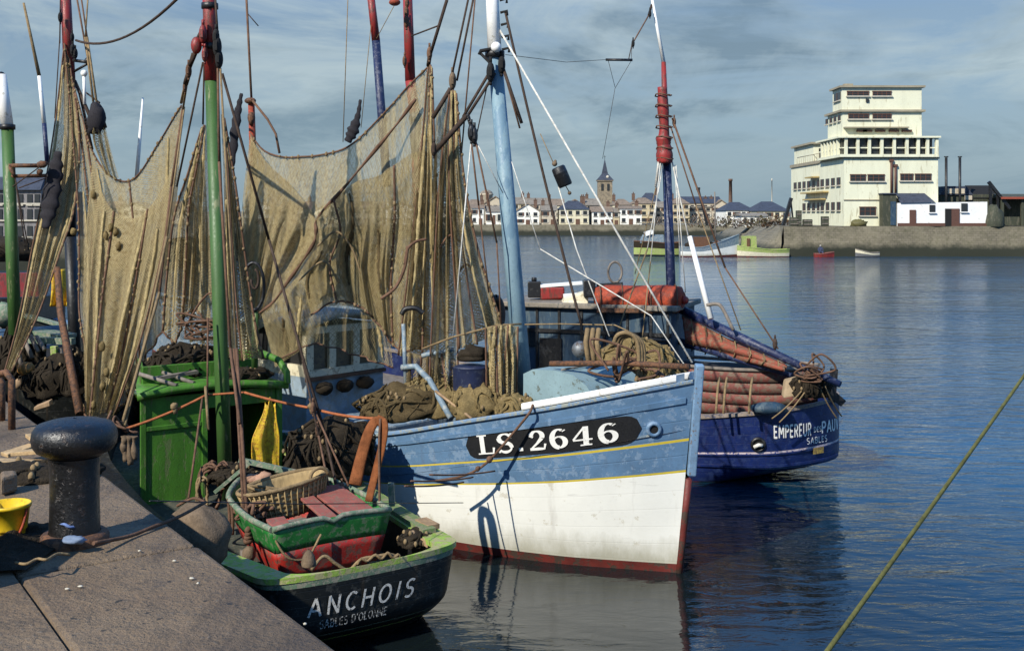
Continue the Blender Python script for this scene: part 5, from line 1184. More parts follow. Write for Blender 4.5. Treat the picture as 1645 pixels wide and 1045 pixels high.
b.build('thwart', K['brickred'], dg, bevel=.006)
b = MB(); b.prism([L2(dx0+.08, .02, .90), L2(dx0+.6, .02, .92), L2(dx0+.6, .5, .92), L2(dx0+.08, .5, .90)], (0, 0, .03)); b.build('stern_sheet', K['greytimber'], dg)
b = MB(); b.tube(spline([dh(.02, .92, 1), dh(-.02, .5, .8)+Vector((0, -.08, 0)), dh(-.02, .42, .45)+Vector((0, -.08, 0)), dh(-.02, .8, .2)+Vector((0, -.04, 0))], 20), .012, 6); b.build('becket', K['rope'], dg)
# wicker basket in the dinghy
bc = at(462, 822, 12.1); bt = thing('fish_basket', 'oval wicker fish basket with rope handle in the dinghy', 'basket', bc, .6)
b = MB(); q = Matrix.Rotation(.5, 4, 'Z') @ Matrix.Rotation(R(-9), 4, 'Y') @ Matrix.Diagonal((1.45, .8, 1, 1))
prof = []
for k in range(13): z = k*.028; r_ = lerp(.27, .34, k/12)+(.012 if k % 2 else 0); prof += [(r_, z), (r_-.004, z+.018)]
b.lathe([(0.01, .01)]+prof+[(.32, .34), (.29, .30), (.25, .06), (.01, .04)], bc, 40, 0, q); b.build('basket_body', K['wicker'], bt)
b = MB()
for k in range(44):
    a = 2*math.pi*k/44; b.tube([bc+(q@Vector((lerp(.285, .352, z/.34)*math.cos(a), lerp(.285, .352, z/.34)*math.sin(a), z))) for z in (0, .11, .22, .33)], .009, 5)
tag(b.build('wicker_stakes', K['wicker'], bt), kind='stuff')
b = MB(); b.tube([bc+(q@Vector((.345*math.cos(2*math.pi*k/40), .345*math.sin(2*math.pi*k/40), .345))) for k in range(41)], .024, 8, caps=False); b.build('rim', K['rope'], bt)
b = MB(); b.tube([bc+(q@Vector((.24+.07*math.cos(a), -.28, .35+.10*math.sin(a)))) for a in [math.pi*k/12 for k in range(13)]], .02, 8); b.build('handle', K['rope'], bt)
tg = tangle(at(425, 800, 12.0), (.25, .18, .2), 24, .016, K['rope'], None, 'rope_tangle', 13, .8); tag(tg, 'tan rope tangle heaped beside the basket in the dinghy', 'rope')
tg = tangle(at(415, 828, 11.75), (.16, .14, .16), 22, .02, K['brownrope'], None, 'rope_tangle', 15, .8); tag(tg, 'knotted brown rope bunch on the left gunwale of the dinghy', 'rope')
# rope along the stern rail
b = MB()
pts = spline([at(500, 915, 10.7), at(520, 893, 10.8), at(540, 905, 10.85), at(560, 915, 10.9), at(580, 898, 10.95), at(605, 893, 11.0), at(625, 890, 11.05), at(640, 895, 11.1), at(625, 900, 11.05), at(590, 905, 11.0)], 60)
b.tube(pts, .018, 6); b.tube([p+Vector((.02, -.02, .025*math.sin(i))) for i, p in enumerate(pts[24:56])], .016, 6); o = b.build('stern_rope', K['rope'], None); tag(o, 'tan rope laid along the pale green stern rail above the ANCHOIS lettering', 'rope')
b = MB(); b.lathe([(.07, 0), (.075, .03), (.055, .10), (.02, .15), (.01, .155)], on(496, 908, .83), 10); o = b.build('lead_weight', K['sack'], None); tag(o, 'grey pointed stone weight on the stern rail beside the dinghy', 'weight')
# hanging fender by the dinghy
fd = thing('rope_fender', 'knotted rope fender hanging at the end of a rope left of the dinghy', 'fender', at(400, 880, 11.3))
b = MB(); b.ball(at(400, 890, 11.3), (.07, .07, .09), 14, 10, jit=.12); b.build('body', K['sack'], fd)
b = MB()
for k in range(4): b.ball(at(399, 868-k*6, 11.35), (.055-.006*k, .055, .035), 10, 6, jit=.2, seed=k)
b.build('knot', K['brownrope'], fd)
for k, (px, py, Y, l) in enumerate(((367, 800, 11.9, 60), (372, 806, 11.8, 52))):
    line('fender_rope', spline([at(px, py, Y), at(px+2, py+l*.5, Y), at(px+1, py+l, Y)], 12), .02, K['brownrope'], an2)
# hessian fender between quay and boat
sk = MB(); c = at(318, 862, 9.9); sk.ball(c, (.42, .26, .30), 24, 14, 0, 2.2, .16, 1.7, 6); o = sk.build('sack_fender', K['sack'], None); tag(o, 'big brown hessian sack fender hanging between the quay edge and the dinghy', 'fender')
hp = heap(at(530, 738, 13.5), (.55, .45, .50), K['heapdark'], None, 'net_heap', .3, 45, 36); tag(hp, 'black net pile added in place of shade right of the yellow oilskin behind the basket', 'fishing net')  # black heap added to stand for the dark shade beside the wheelhouse
# cleat post and stern well clutter
b = MB(); b.bar(at(630, 812, 12.4), at(628, 775, 12.4), .07, .07); b.build('bitt', K['greygreen'], an2, bevel=.01); b = MB(); b.bar(at(697, 846, 11.75), at(676, 835, 12), .14, .05); b.bar(at(660, 855, 11.6), at(690, 875, 11.4), .05, .05); b.build('stern_board', K['timber'], an2)
hp = heap(at(668, 868, 11.6), (.2, .18, .1), K['heapdark'], None, 'net_heap', 1, 51, 18); tag(hp, 'little dark net bundle in the stern corner right of the dinghy', 'fishing net')

# ================================================================== EMPEREUR : the navy boat behind
B3 = Hull((5.3, 17.8), math.atan2(.37, -.93), [0, 1, 2.5, 4.5, 7, 9.5, 11.5], [1.05, 1.38, 1.60, 1.75, 1.7, 1.1, .05], [1.24, 1.13, 1.0, .98, 1.15, 1.55, 1.9], [.92, 1.25, 1.45, 1.6, 1.5, .8, .03], zk=-.45, p=.7, rnd=(1.15, 2.0), tuck=(1.1, .30, 2.6))
B3.stations = lambda n=80: [11.5*((i/n)**2.2) for i in range(n+1)]
em = thing('fishing_boat', 'navy blue fishing boat with EMPEREUR lettered on its rounded stern', 'fishing boat', (5.3, 17.8, 0), B3.h)
b = MB(); B3.skin(b, [(('z', -.45), ('z', .02), 0, 5), (('z', .02), ('z', .27), 1, 3), (('z', .27), ('z', .285), 2, 1), (('z', .285), .455, 1, 3), (.455, .48, 3, 1), (.48, 1, 1, 7)], 80)
b.build('hull', [K['bootred'], K['navy'], paint('pale_blue_line', (.18, .25, .42), .6, .2, None, 0, 4), paint('pinkish_white_line', (.55, .46, .46), .6, .2, (.05, .06, .2), .25, 8)], em)
b = MB(); B3.cap(b, .03, .10, .05); b.build('gunwale', paint('worn_tan_rail', (.25, .20, .16), .8, .3, (.1, .1, .14), .3, 6), em, bevel=.012)
b = MB(); B3.deck(b, -.45, .08); b.build('deck', K['greytimber'], em)
b = MB(); B3.inner(b, -.45, .08); b.build('bulwark', K['navy'], em)
b = MB(); band(b, B3, .02, 11, .435, .455, 1, .025, 60); band(b, B3, .02, 11, .27, .30, 1, .03, 60); b.build('rubbing_strake', K['navy'], em)
M3 = B3.M; L3 = lambda x, y, z: M3 @ Vector((x, y, z))
sf3 = stern_fn(B3, arcpos(B3, .75, 400, 3.0))
def arc_for(px):                                                    # arc position whose point appears at px
    best = None
    for i in range(300):
        u = -2.9+i*.01; p = sf3(u, .8, 0); e = abs(CX+F*p.x/p.y-px)
        if e < .8: return u
        if best is None or e < best[0]: best = (e, u)
    return best[1]
u0, u1 = arc_for(1243), arc_for(1303)
lettering('EMPEREUR', BOLD, lambda u, v, l: sf3(u0+u, .76+v, .006+l), .20, u1-u0, 0, .16).build('name_lettering', K['letter'], em)
ud, ue = arc_for(1307), arc_for(1319); lettering('DES', SANS, lambda u, v, l: sf3(ud+u, .80+v, .006+l), .085, ue-ud, 0, .16).build('name_lettering', K['letter'], em)
up_ = arc_for(1320); lettering('PAUV', BOLD, lambda u, v, l: sf3(up_+u, .765+v, .006+l), .185, arc_for(1346)-up_, 0, .16).build('name_lettering', K['letter'], em)
us, ut = arc_for(1296), arc_for(1328); lettering('SABLES', SANS, lambda u, v, l: sf3(us+u, .625+v, .006+l), .10, ut-us, 0, .2).build('port_lettering', K['letter'], em)
b = MB(); uy = arc_for(1304); uz = arc_for(1321)
b.grid(lambda u, v: sf3(lerp(uy, uz, u), lerp(.46, .56, v), .03), 6, 3); b.build('yellow_patch', paint('worn_yellow', (.45, .30, .06), .7, .3, (.2, .12, .05), .4, 10), em)
uh = arc_for(1218); hc = sf3(uh, .66, .0); hn = (sf3(uh, .66, .1)-hc).normalized(); HM = hn.to_track_quat('Z', 'Y').to_matrix().to_4x4()
b = MB(); b.lathe([(.08, .003), (.08, .03), (.105, .035), (.12, .0)], hc, 20, 0, HM); b.build('hawse_ring', K['black'], em); b = MB(); b.lathe([(.079, .012), (.001, .012)], hc, 18, 0, HM); b.build('hawse_hole', K['dark'], em)
b = MB(); b.tube([hc+hn*.04+Vector((-.07, 0, -.03)), hc+hn*.06+Vector((.0, 0, .01)), hc+hn*.05+Vector((.06, 0, .0))], .03, 6); b.build('hawser_end', K['whiterope'], em)
# deckhouse
hx0, hx1 = 2.55, 5.6
def ebox(mb, x0, x1, y0, y1, z0, z1, mi=0): mb.prism([L3(x0, y0, z0), L3(x1, y0, z0), L3(x1, y1, z0), L3(x0, y1, z0)], (0, 0, z1-z0), mi)
b = MB(); ebox(b, hx0, hx1, -.85, .85, .5, 2.62); eh = b.build('deckhouse', K['cabin'], em)
b = MB(); ebox(b, hx0-.1, hx1+.1, -.95, .95, 2.62, 2.71); b.build('roof', paint('cabin_roof', (.22, .19, .15), .8, .3, (.1, .1, .09), .3, 5), eh, bevel=.02)
b = MB()
for x in (2.62, 2.9, 3.3, 3.7, 4.1, 4.5, 4.9, 5.3): ebox(b, x-.02, x+.02, .852, .875, .55, 2.6)
ebox(b, hx0, hx1, .852, .885, 2.2, 2.26); b.build('panel_batten', K['black'], eh)
for x in (3.95, 5.05):
    b = MB(); ebox(b, x-.16, x+.16, .853, .88, 1.95, 2.18); b.build('window', K['glass'], eh)
b = MB(); ebox(b, 4.45, 4.85, .853, .89, .55, 2.1); b.build('door', K['black'], eh)
b = MB(); b.tube([L3(2.7, .93, .9), L3(3.4, .93, 2.1)], .03, 8); b.tube([L3(3.35, .94, .9), L3(2.65, .94, 2.0)], .025, 8); b.tube([L3(2.6, .95, 2.15), L3(3.6, .95, 2.2)], .03, 8); b.ball(L3(2.95, .98, 1.1), (.14, .1, .2), 12, 8, jit=.3); b.build('rail_gear', K['black'], eh)
b = MB(); b.prism([at(938, 478, 18.4), at(956, 478, 18.4), at(957, 450, 18.4), at(938, 450, 18.4)], (0, .2, 0)); b.build('vent_box', K['black'], eh, bevel=.02); b = MB(); b.prism([at(848, 478, 19.2), at(869, 478, 19.2), at(869, 452, 19.2), at(848, 452, 19.2)], (0, .2, 0)); b.cyl(at(858, 452, 19.3), at(858, 445, 19.3), .05, 8); b.build('vent_box', K['black'], eh, bevel=.02)
b = MB(); b.prism([at(868, 482, 19.2), at(907, 480, 19.2), at(907, 461, 19.2), at(868, 461, 19.2)], (0, .5, 0)); b.build('skylight_box', K['mastred'], eh, bevel=.03)
b = MB(); b.prism([at(895, 500, 18.7), at(945, 488, 18.5), at(945, 468, 18.5), at(908, 478, 18.7)], (0, .4, 0)); b.build('chart_table', K['cream'], eh, bevel=.02); b = MB(); b.bar(at(868, 459, 19.3), at(935, 454, 19.3), .2, .05); b.bar(at(905, 475, 18.9), at(940, 472, 18.9), .1, .06); b.build('roof_rail', K['white'], eh)
lr = thing('life_raft', 'orange red covered life raft lashed on the navy boat deckhouse roof', 'life raft', at(1025, 490, 18.3), B3.h)
b = MB(); pts = [at(955, 482, 18.5), at(975, 480, 18.5), at(1025, 481, 18.4), at(1075, 480, 18.3), at(1098, 482, 18.2)]; b.tube(spline(pts, 24), [.15]+[.225]*5+[.235]*13+[.22]*4+[.16, .13], 18); b.build('cover', K['orange'], lr)
for k in (.15, .38, .62, .85):
    b = MB(); p = spline(pts, 24)[int(k*24)]; b.tube([p+Vector((0, .245*math.sin(a), .245*math.cos(a))) for a in [k2*math.pi/8 for k2 in range(17)]], .012, 6); b.build('lashing', K['brownrope'], lr)
b = MB(); b.ball(at(1100, 482, 18.15), .07, 10, 8); b.build('valve_cap', K['mastred'], lr); b = MB(); b.bar(at(960, 497, 18.3), at(1090, 498, 18.1), .3, .07); b.build('cradle', K['iron'], lr)
la = thing('loop_aerial', 'brown ring shaped loop aerial standing on the navy boat roof', 'loop aerial', at(988, 460, 18.6))
b = MB(); cL = at(988, 437, 18.6); b.tube([cL+Vector((.118*math.sin(a), .02*math.sin(a), .175*math.cos(a))) for a in [k*math.pi/16 for k in range(33)]], .02, 8, caps=False); b.build('ring', K['greytimber'], la); b = MB(); b.cyl(at(988, 453, 18.6), at(988, 466, 18.6), .03, 8); b.bar(at(960, 461, 18.7), at(1000, 459, 18.6), .15, .12); b.build('base', K['black'], la)
# mizzen mast, furled red sail, pole, boom
e0, e1, e2, e3 = at(1082, 580, 18.7), at(1071, 262, 18.7), at(1066, 100, 18.7), at(1046, -10, 18.7)
b = MB(); b.tube([e0, e1], [.085, .075], 16); em_m = b.build('mizzen_mast', K['navyspar'], em)
b = MB(); b.tube([e1, at(1069, 200, 18.7), e2], [.07, .06, .04], 14); b.build('upper_mast', K['mastred'], em_m); b = MB(); b.tube([e2, e3], [.035, .022], 10); b.build('pole', K['white'], em_m)
b = MB(); rn = random.Random(3)
pts = [at(1068, 262, 18.6), at(1067, 240, 18.6), at(1066, 225, 18.6), at(1067, 205, 18.6), at(1065, 170, 18.6), at(1064, 140, 18.6)]; b.tube(spline(pts, 30), [.125+.012*math.sin(i*.5)+.012*rn.random() if i < 14 else .085+.01*math.sin(i*.6)+.008*rn.random() for i in range(31)], 14); b.build('furled_sail', K['mastred'], em_m)
b = MB()
for k in range(7): p = at(1068-k*.4, 255-k*17, 18.6); b.tube([p+Vector((.14*math.cos(a), .14*math.sin(a), .02*math.sin(a*2))) for a in [j*.7 for j in range(10)]], .012, 6)
b.build('sail_tie', K['brownrope'], em_m)
for a, bb, r, m_ in (((1080, 190, 18.6), (1165, 430, 18), .017, 'brownrope'), ((1165, 430, 18), (1250, 560, 17.2), .014, 'brownrope'), ((1078, 205, 18.6), (1118, 330, 18.2), .012, 'brownrope'), ((1118, 330, 18.2), (1190, 530, 17.6), .010, 'rope'), ((1066, 262, 18.6), (1040, 400, 18.2), .010, 'whiterope'), ((1040, 400, 18.2), (985, 552, 17.2), .012, 'rope'), ((1063, 240, 18.6), (1045, 420, 18.0), .008, 'whiterope'), ((1045, 420, 18), (1030, 560, 17.2), .011, 'rope'),
                     ((1084, 265, 18.6), (1093, 420, 18.4), .008, 'whiterope'), ((1086, 265, 18.6), (1101, 470, 18.4), .008, 'whiterope'), ((1080, 260, 18.6), (1110, 400, 18.3), .012, 'whiterope'), ((1062, 230, 18.6), (1053, 300, 18.5), .02, 'whiterope'), ((1047, 8, 18.7), (1042, 25, 18.6), .02, 'darkrope'), ((1042, 25, 18.6), (1015, 72, 18.2), .012, 'brownrope'), ((1015, 72, 18.2), (1010, 95, 18.0), .008, 'darkrope'), ((1066, 250, 18.6), (1020, 440, 18.2), .007, 'rope')):
    line('stay', [at(*a), at(*bb)], r, K[m_], em)
b = MB(); b.tube([at(1108, 380, 18.2), at(1142, 512, 17.7)], [.04, .05], 10); cr_ = b.build('crutch_pole', K['white'], em); b = MB(); b.tube(spline([at(1135, 490, 17.75), at(1150, 488, 17.7), at(1160, 494, 17.65), at(1178, 530, 17.5)], 12), .03, 8); b.build('crutch_arm', K['greytimber'], cr_)
block(at(1044, 22, 18.6), em, K['dark'], .05); block(at(1017, 70, 18.2), em, K['dark'], .05); block(at(1245, 552, 17.25), em, K['darkrope'], .07); block(at(1083, 196, 18.6), em, K['brownrope'], .06)
b = MB(); b.tube([at(1084, 492, 18.5), at(1180, 538, 17.7), at(1350, 617, 16.6)], [.075, .08, .05], 14); b.build('boom', K['navyspar'], em)
b = MB(); b.tube([at(1092, 548, 18.4), at(1180, 575, 17.7), at(1272, 603, 17.1)], [.06, .06, .04], 12); b.build('gaff', K['navyspar'], em)
def sl_(u, v):
    a = at(lerp(1095, 1262, u), lerp(508, 588, u), lerp(18.4, 17.2, u)); bb = at(lerp(1100, 1250, u), lerp(556, 592, u), lerp(18.4, 17.2, u)); p = a.lerp(bb, v)
    return p + Vector((0, -.20*math.sin(v*math.pi)-.045*math.sin(v*11+u*7)-.03*mnoise.noise(Vector((u*7, v*3, 0))), 0))
b = MB(); b.grid(sl_, 40, 14); b.build('furled_sail', paint('brick_sail', (.25, .062, .035), .85, .35, (.20, .11, .065), .4, 5, .8), em, solid=.06)
b = MB()
for k in range(7):
    u = .08+k*.14; b.tube([sl_(u, 0)+Vector((.0, .02, .1)), sl_(u, .3)+Vector((0, -.08, 0)), sl_(u, .8)+Vector((0, -.08, 0)), sl_(u, 1)+Vector((0, .0, -.05))], .012, 6)
b.build('sail_tie', K['rope'], em)
# clinker tender lashed on the after deck
ce = thing('clinker_tender', 'weathered red clinker tender lashed on the navy boat after deck', 'dinghy', L3(1.6, .3, .75), B3.h)
def ct(u, v):                                                       # u: bow(left) .. stern(right), v: keel..rail
    x = lerp(2.9, .30, u); w_ = .55*math.sqrt(max(.02, 1-(2*abs(u-.45))**2.6)); st_ = math.floor(v*5.0001)/5
    zz_ = lerp(.62, 1.42, v)+.05*(2*u-1)**2
    y = .22+ w_*lerp(.55, 1.0, v**.6) + .028*(1-(v*5 % 1))
    return L3(x, y, zz_)
b = MB()
for k in range(5):
    b.grid(lambda u, v: L3(lerp(2.9, .30, u), .2+.58*math.sqrt(max(.03, 1-(2*abs(u-.47))**2.8))*lerp(.62, 1, ((k+v)/5)**.6)+.022*(1-v), lerp(.78, 1.70, (k+v)/5)+.05*(2*u-1)**2), 26, 2)
b.build('strakes', paint('faded_red_strake', (.19, .055, .042), .75, .3, (.15, .10, .07), .45, 5, .4), ce, solid=.02)
b = MB()
for side in (1, -1): b.tube([L3(lerp(2.9, .30, k/20), .2+side*.60*math.sqrt(max(.03, 1-(2*abs(k/20-.47))**2.8)), 1.72+.05*(2*k/20-1)**2) for k in range(21)], .03, 8)
b.build('gunwale', K['greytimber'], ce)
b = MB(); b.grid(lambda u, v: L3(lerp(2.7, .5, u), .2+lerp(.5, -.5, v)*math.sqrt(max(.03, 1-(2*abs(u-.47))**2.4)), 1.67+.06*math.sin(v*math.pi)+.03*mnoise.noise(Vector((u*6, v*5, 0)))), 20, 10); b.build('cover', K['dark'], ce)
for i, px in enumerate((1152, 1164, 1205)):
    o = line('lashing', spline([at(px+4, 606, 16.9), at(px+1, 625, 16.7), at(px-2, 664, 16.6)], 10), .02, K['rope'], ce)
hp = heap(at(1300, 628, 16.9), (.32, .22, .26), K['heapdark'], None, 'net_heap', .3, 61, 26); tag(hp, 'dark net bundle with ropes at the stern rail of the navy boat', 'fishing net')
tg = tangle(at(1305, 612, 16.7), (.3, .2, .3), 26, .016, K['brownrope'], None, 'rope_tangle', 18, 1.0); tag(tg, 'brown rope tangle around the boom end above the navy stern', 'rope')
b = MB(); b.prism([at(1258, 640, 16.8), at(1294, 634, 16.75), at(1288, 606, 16.85), at(1262, 612, 16.9)], (0, .15, .02)); o = b.build('canvas_patch', paint('tan_canvas', (.30, .22, .13), .85, .3, None, 0, 8, .4), None, bevel=.03); tag(o, 'tan canvas bundle at the right end of the red clinker tender', 'canvas')
for a, bb in (((1298, 622, 16.7), (1252, 678, 16.5)), ((1318, 625, 16.7), (1345, 672, 16.9)), ((1325, 620, 16.7), (1352, 668, 17.1)), ((1290, 625, 16.7), (1240, 672, 16.5))): line('stern_rope', sagline(at(*a), at(*bb), .03), .012, K['rope'], em)
b = MB(); b.bar(at(1336, 642, 17.4), at(1340, 592, 17.4), .1, .1); b.bar(at(1342, 645, 17.5), at(1350, 636, 17.5), .12, .2); b.build('stern_post', K['black'], em)
b = MB(); b.ball(at(1235, 655, 16.8), (.28, .15, .1), 12, 8, jit=.2); b.build('deck_cover', K['cabin'], em)
# antenna spreader, day signal
sp_ = thing('aerial_spreader', 'short dark spreader stick hanging on aerial wires in the open sky', 'aerial', at(995, 96, 18))
b = MB(); b.cyl(at(973, 96, 18), at(1016, 96.5, 18), .022, 8); b.build('stick', K['black'], sp_)
for a, bb in (((974, 96, 18), (910, 100, 16.5)), ((910, 100, 16.5), (812, 88, 14.5)), ((977, 97, 18), (988, 140, 18.3)), ((1014, 98, 18), (988, 142, 18.3)), ((988, 142, 18.3), (968, 255, 19)), ((1014, 96, 18), (1015, 75, 18.1))): line('aerial_wire', [at(*a), at(*bb)], .004, K['darkrope'], sp_)
ds = thing('day_signal', 'black cylindrical day signal hanging tilted on a thin line in the sky', 'signal shape', at(903, 283, 14))
ax = (at(909, 299, 14)-at(896, 268, 14)); dn = ax.normalized(); q = dn.to_track_quat('Z', 'Y').to_matrix().to_4x4(); c0 = at(896, 268, 14); L_ = ax.length
b = MB(); b.lathe([(.01, 0), (.075, .0), (.09, .02), (.092, L_*.3), (.095, L_*.33), (.092, L_*.36), (.092, L_-.02), (.08, L_), (.01, L_)], c0, 20, 0, q); b.build('drum', K['black'], ds)
b = MB(); b.ball(at(891, 263, 14), .035, 8, 6); b.ball(at(892, 259, 14), .02, 8, 6); b.ball(at(915, 310, 14), .025, 8, 6); b.build('shackle', K['sack'], ds); b = MB(); b.tube([at(889, 262, 14), at(868, 215, 14.2)], .006, 6); b.tube([at(909, 299, 14), at(916, 311, 14)], .006, 6); b.build('line', K['rope'], ds)
# ------------------------------------------------------------------ nets
def P3(l): return [at(*p) for p in l]
def net(label, top, bottom, left, right, mat, nu=70, nv=60, amp=.07, folds=7, seed=0, tens=.0, name='hanging_net', ropes=(), rmat='brownrope', twist=1.5, gathers=0):
    """a sheet between four edge curves given as (px, py, distance); pleats deepen downwards"""
    T, B = P3(top), P3(bottom); L = P3(left) if left else [T[0], B[0]]; Rr = P3(right) if right else [T[-1], B[-1]]
    # resample edges smoothly
    sm = lambda c: spline(c, 60) if len(c) > 2 else c
    T, B, L, Rr = sm(T), sm(B), sm(L), sm(Rr)
    T0, T1, B0, B1_ = T[0], T[-1], B[0], B[-1]
    def base(u, v):
        a = poly_at(T, u)*(1-v)+poly_at(B, u)*v; b = poly_at(L, v)*(1-u)+poly_at(Rr, v)*u
        c = T0*(1-u)*(1-v)+T1*u*(1-v)+B0*(1-u)*v+B1_*u*v
        return a+b-c
    def fn(u, v):
        p = base(u, v); e = min(1, 5*u, 5*(1-u)); k = amp*sstep(v*2.2)*e
        wv = math.sin(folds*2*math.pi*u+twist*math.sin(v*2.3+seed)+seed)+.5*math.sin(folds*4.7*math.pi*u+1.2*v+seed*2)
        n = mnoise.noise(Vector((u*6+seed, v*2.2, seed*.7)))
        return p + Vector((.35*k*math.cos(folds*2*math.pi*u+seed), -k*wv-.5*amp*n*e, .25*amp*n*e))
    wm_ = max((base(1, .5)-base(0, .5)).length, .5)*1.1; hm = (base(.5, 1)-base(.5, 0)).length
    b = MB(); b.grid(fn, nu, nv, 0, lambda u, v: (u*wm_+seed, v*hm))
    o = b.build(name, K[mat] if isinstance(mat, str) else mat, None, recalc=False); tag(o, label, 'fishing net', 'nets hung up to dry on the masts')
    rg_ = random.Random(int(seed*100))
    for g in range(gathers):                                        # bunched lengths of net falling over the sheet
        u0_ = (g+.5+rg_.uniform(-.35, .35))/gathers; du = rg_.uniform(-.06, .06); v0 = rg_.choice((.0, .05, .2, .35)); v1 = rg_.uniform(.75, 1.0); ph = rg_.uniform(0, 6); n_ = 46
        pts = [fn(min(.98, max(.02, u0_+du*(i/n_)+.003*math.sin(i*.4+ph))), lerp(v0, v1, i/n_))+Vector((0, -.03, 0)) for i in range(n_+1)]
        rad = [max(.006, .003+.019*math.sin(math.pi*min(1, (i+3)/n_))*(.55+.45*abs(math.sin(i*.55+ph)))+.012*rg_.random()) for i in range(n_+1)]
        MB().tube(pts, rad, 8, flat=.6).build('gathered_fold', K['heaptan'] if mat != 'netdark' else K['heapmid'], o)
    for kind, arg, rr in ropes:                                     # head ropes with small corks
        if kind == 'u': pts = [fn(arg, i/40)+Vector((0, -.02, 0)) for i in range(41)]
        elif kind == 'v': pts = [fn(i/40, arg)+Vector((0, -.02, 0)) for i in range(41)]
        else: pts = arg
        r = MB(); r.tube(pts, rr, 6); ro = r.build('head_rope', K[rmat], o)
        if rr > .013:
            c = MB(); rn = random.Random(seed*10+len(pts)); Lc = sum((b_-a_).length for a_, b_ in zip(pts, pts[1:])); n = int(Lc/.13)
            for i in range(1, n):
                q = poly_at(pts, i/n); 
                if rn.random() < .62: c.ball(q+Vector((rn.uniform(-.01, .01), -.01, 0)), (.022, .022, rn.uniform(.02, .038)), 7, 5)
            if c.v: tag(c.build('corks', K['rope'], ro), kind='stuff')
    return o
# --- left group, between the far left mast and the green mast
net('narrow brown net falling from the red topped mast down to the left', [(103, 78, 18.9), (112, 95, 18.9)], [(6, 604, 16.7), (20, 596, 16.7)],
    [(103, 78, 18.9), (90, 190, 18.6), (74, 290, 18.3), (52, 400, 17.8), (30, 515, 17.2), (6, 604, 16.7)], [(112, 95, 18.9), (128, 220, 18.4), (121, 330, 18.1), (99, 400, 17.8), (64, 500, 17.3), (20, 596, 16.7)],
    'net', 40, 70, .05, 4, 1, gathers=2, ropes=(('u', 1.0, .016), ('u', 0.0, .012)))
net('broad brown net draped from the red topped mast to the block beside the green mast', [(104, 70, 18.9), (116, 125, 18.8), (131, 180, 18.5), (150, 245, 18.2), (180, 284, 17.9), (214, 288, 17.5), (250, 240, 17.1), (278, 192, 16.6), (292, 170, 16.3)],
    [(136, 664, 16.4), (148, 672, 16.3), (165, 673, 16.3), (184, 668, 16.3), (203, 640, 16.3), (222, 600, 16.3), (242, 560, 16.3), (262, 532, 16.3), (274, 516, 16.3)],
    [(104, 70, 18.9), (116, 200, 18.5), (126, 330, 17.8), (128, 420, 17.3), (128, 500, 16.9), (140, 580, 16.6), (136, 664, 16.4)], [(292, 170, 16.3), (286, 300, 16.3), (272, 420, 16.3), (274, 516, 16.3)],
    'net', 140, 90, .055, 7, 2.3, gathers=4, ropes=(('v', 0.0, .014), ('u', .0, .014), ('u', .17, .016), ('u', .30, .017), ('u', .62, .015), ('v', 1.0, .016)))
net('second layer of brown net falling to a narrow bundle behind the bollard', [(148, 260, 17.9), (175, 330, 17.5), (215, 350, 17.2), (250, 320, 16.7), (286, 250, 16.2)], [(137, 665, 16.2), (148, 674, 16.1), (162, 675, 16.1), (175, 672, 16.1), (186, 662, 16.1)],
    [(148, 260, 17.9), (136, 400, 17.2), (134, 520, 16.6), (137, 665, 16.2)], [(286, 250, 16.2), (262, 400, 16.2), (228, 540, 16.1), (186, 662, 16.1)], 'net', 80, 70, .055, 5, 4.1, gathers=3, ropes=(('u', .33, .017), ('u', .62, .015), ('u', 1.0, .013)))
net('dark narrow net hanging beside the red topped mast at its right', [(152, 168, 18.4), (160, 180, 18.4), (166, 190, 18.4)], [(168, 278, 17.8), (180, 286, 17.7), (191, 286, 17.6)], [(152, 168, 18.4), (149, 220, 18.2), (168, 278, 17.8)], [(166, 190, 18.4), (178, 240, 18.1), (191, 286, 17.6)], 'netdark', 24, 24, .08, 3, 5)
net('pointed brown net hanging just left of the green mast', [(325, 205, 15.6), (329, 200, 15.6), (333, 205, 15.6)], [(262, 532, 15.9), (283, 548, 15.8), (300, 505, 15.7), (318, 500, 15.6), (336, 530, 15.6)],
    [(325, 205, 15.6), (302, 280, 15.7), (280, 350, 15.8), (268, 450, 15.9), (262, 532, 15.9)], [(333, 205, 15.6), (337, 350, 15.6), (340, 470, 15.6), (336, 530, 15.6)], 'net', 60, 60, .07, 5, 6.2, gathers=2, ropes=(('u', 0.0, .015), ('u', .45, .016), ('v', 1.0, .015)))
net('dark net strip in shade behind the pointed net left of the green mast', [(312, 260, 15.9), (328, 250, 15.9)], [(288, 545, 15.9), (345, 555, 15.9)], None, None, 'netdark', 30, 40, .1, 3, 7)
net('tall brown net hanging close to the right side of the green mast', [(355, 185, 14.3), (358, 180, 14.3), (361, 190, 14.3)], [(362, 572, 14.3), (385, 580, 14.3), (405, 575, 14.3), (424, 575, 14.3)],
    [(355, 185, 14.3), (360, 330, 14.3), (362, 572, 14.3)], [(361, 190, 14.3), (378, 290, 14.3), (393, 400, 14.4), (408, 505, 14.4), (424, 575, 14.3)], 'net', 44, 60, .06, 4, 8.4, gathers=2, ropes=(('u', 1.0, .014), ('u', .5, .013)))
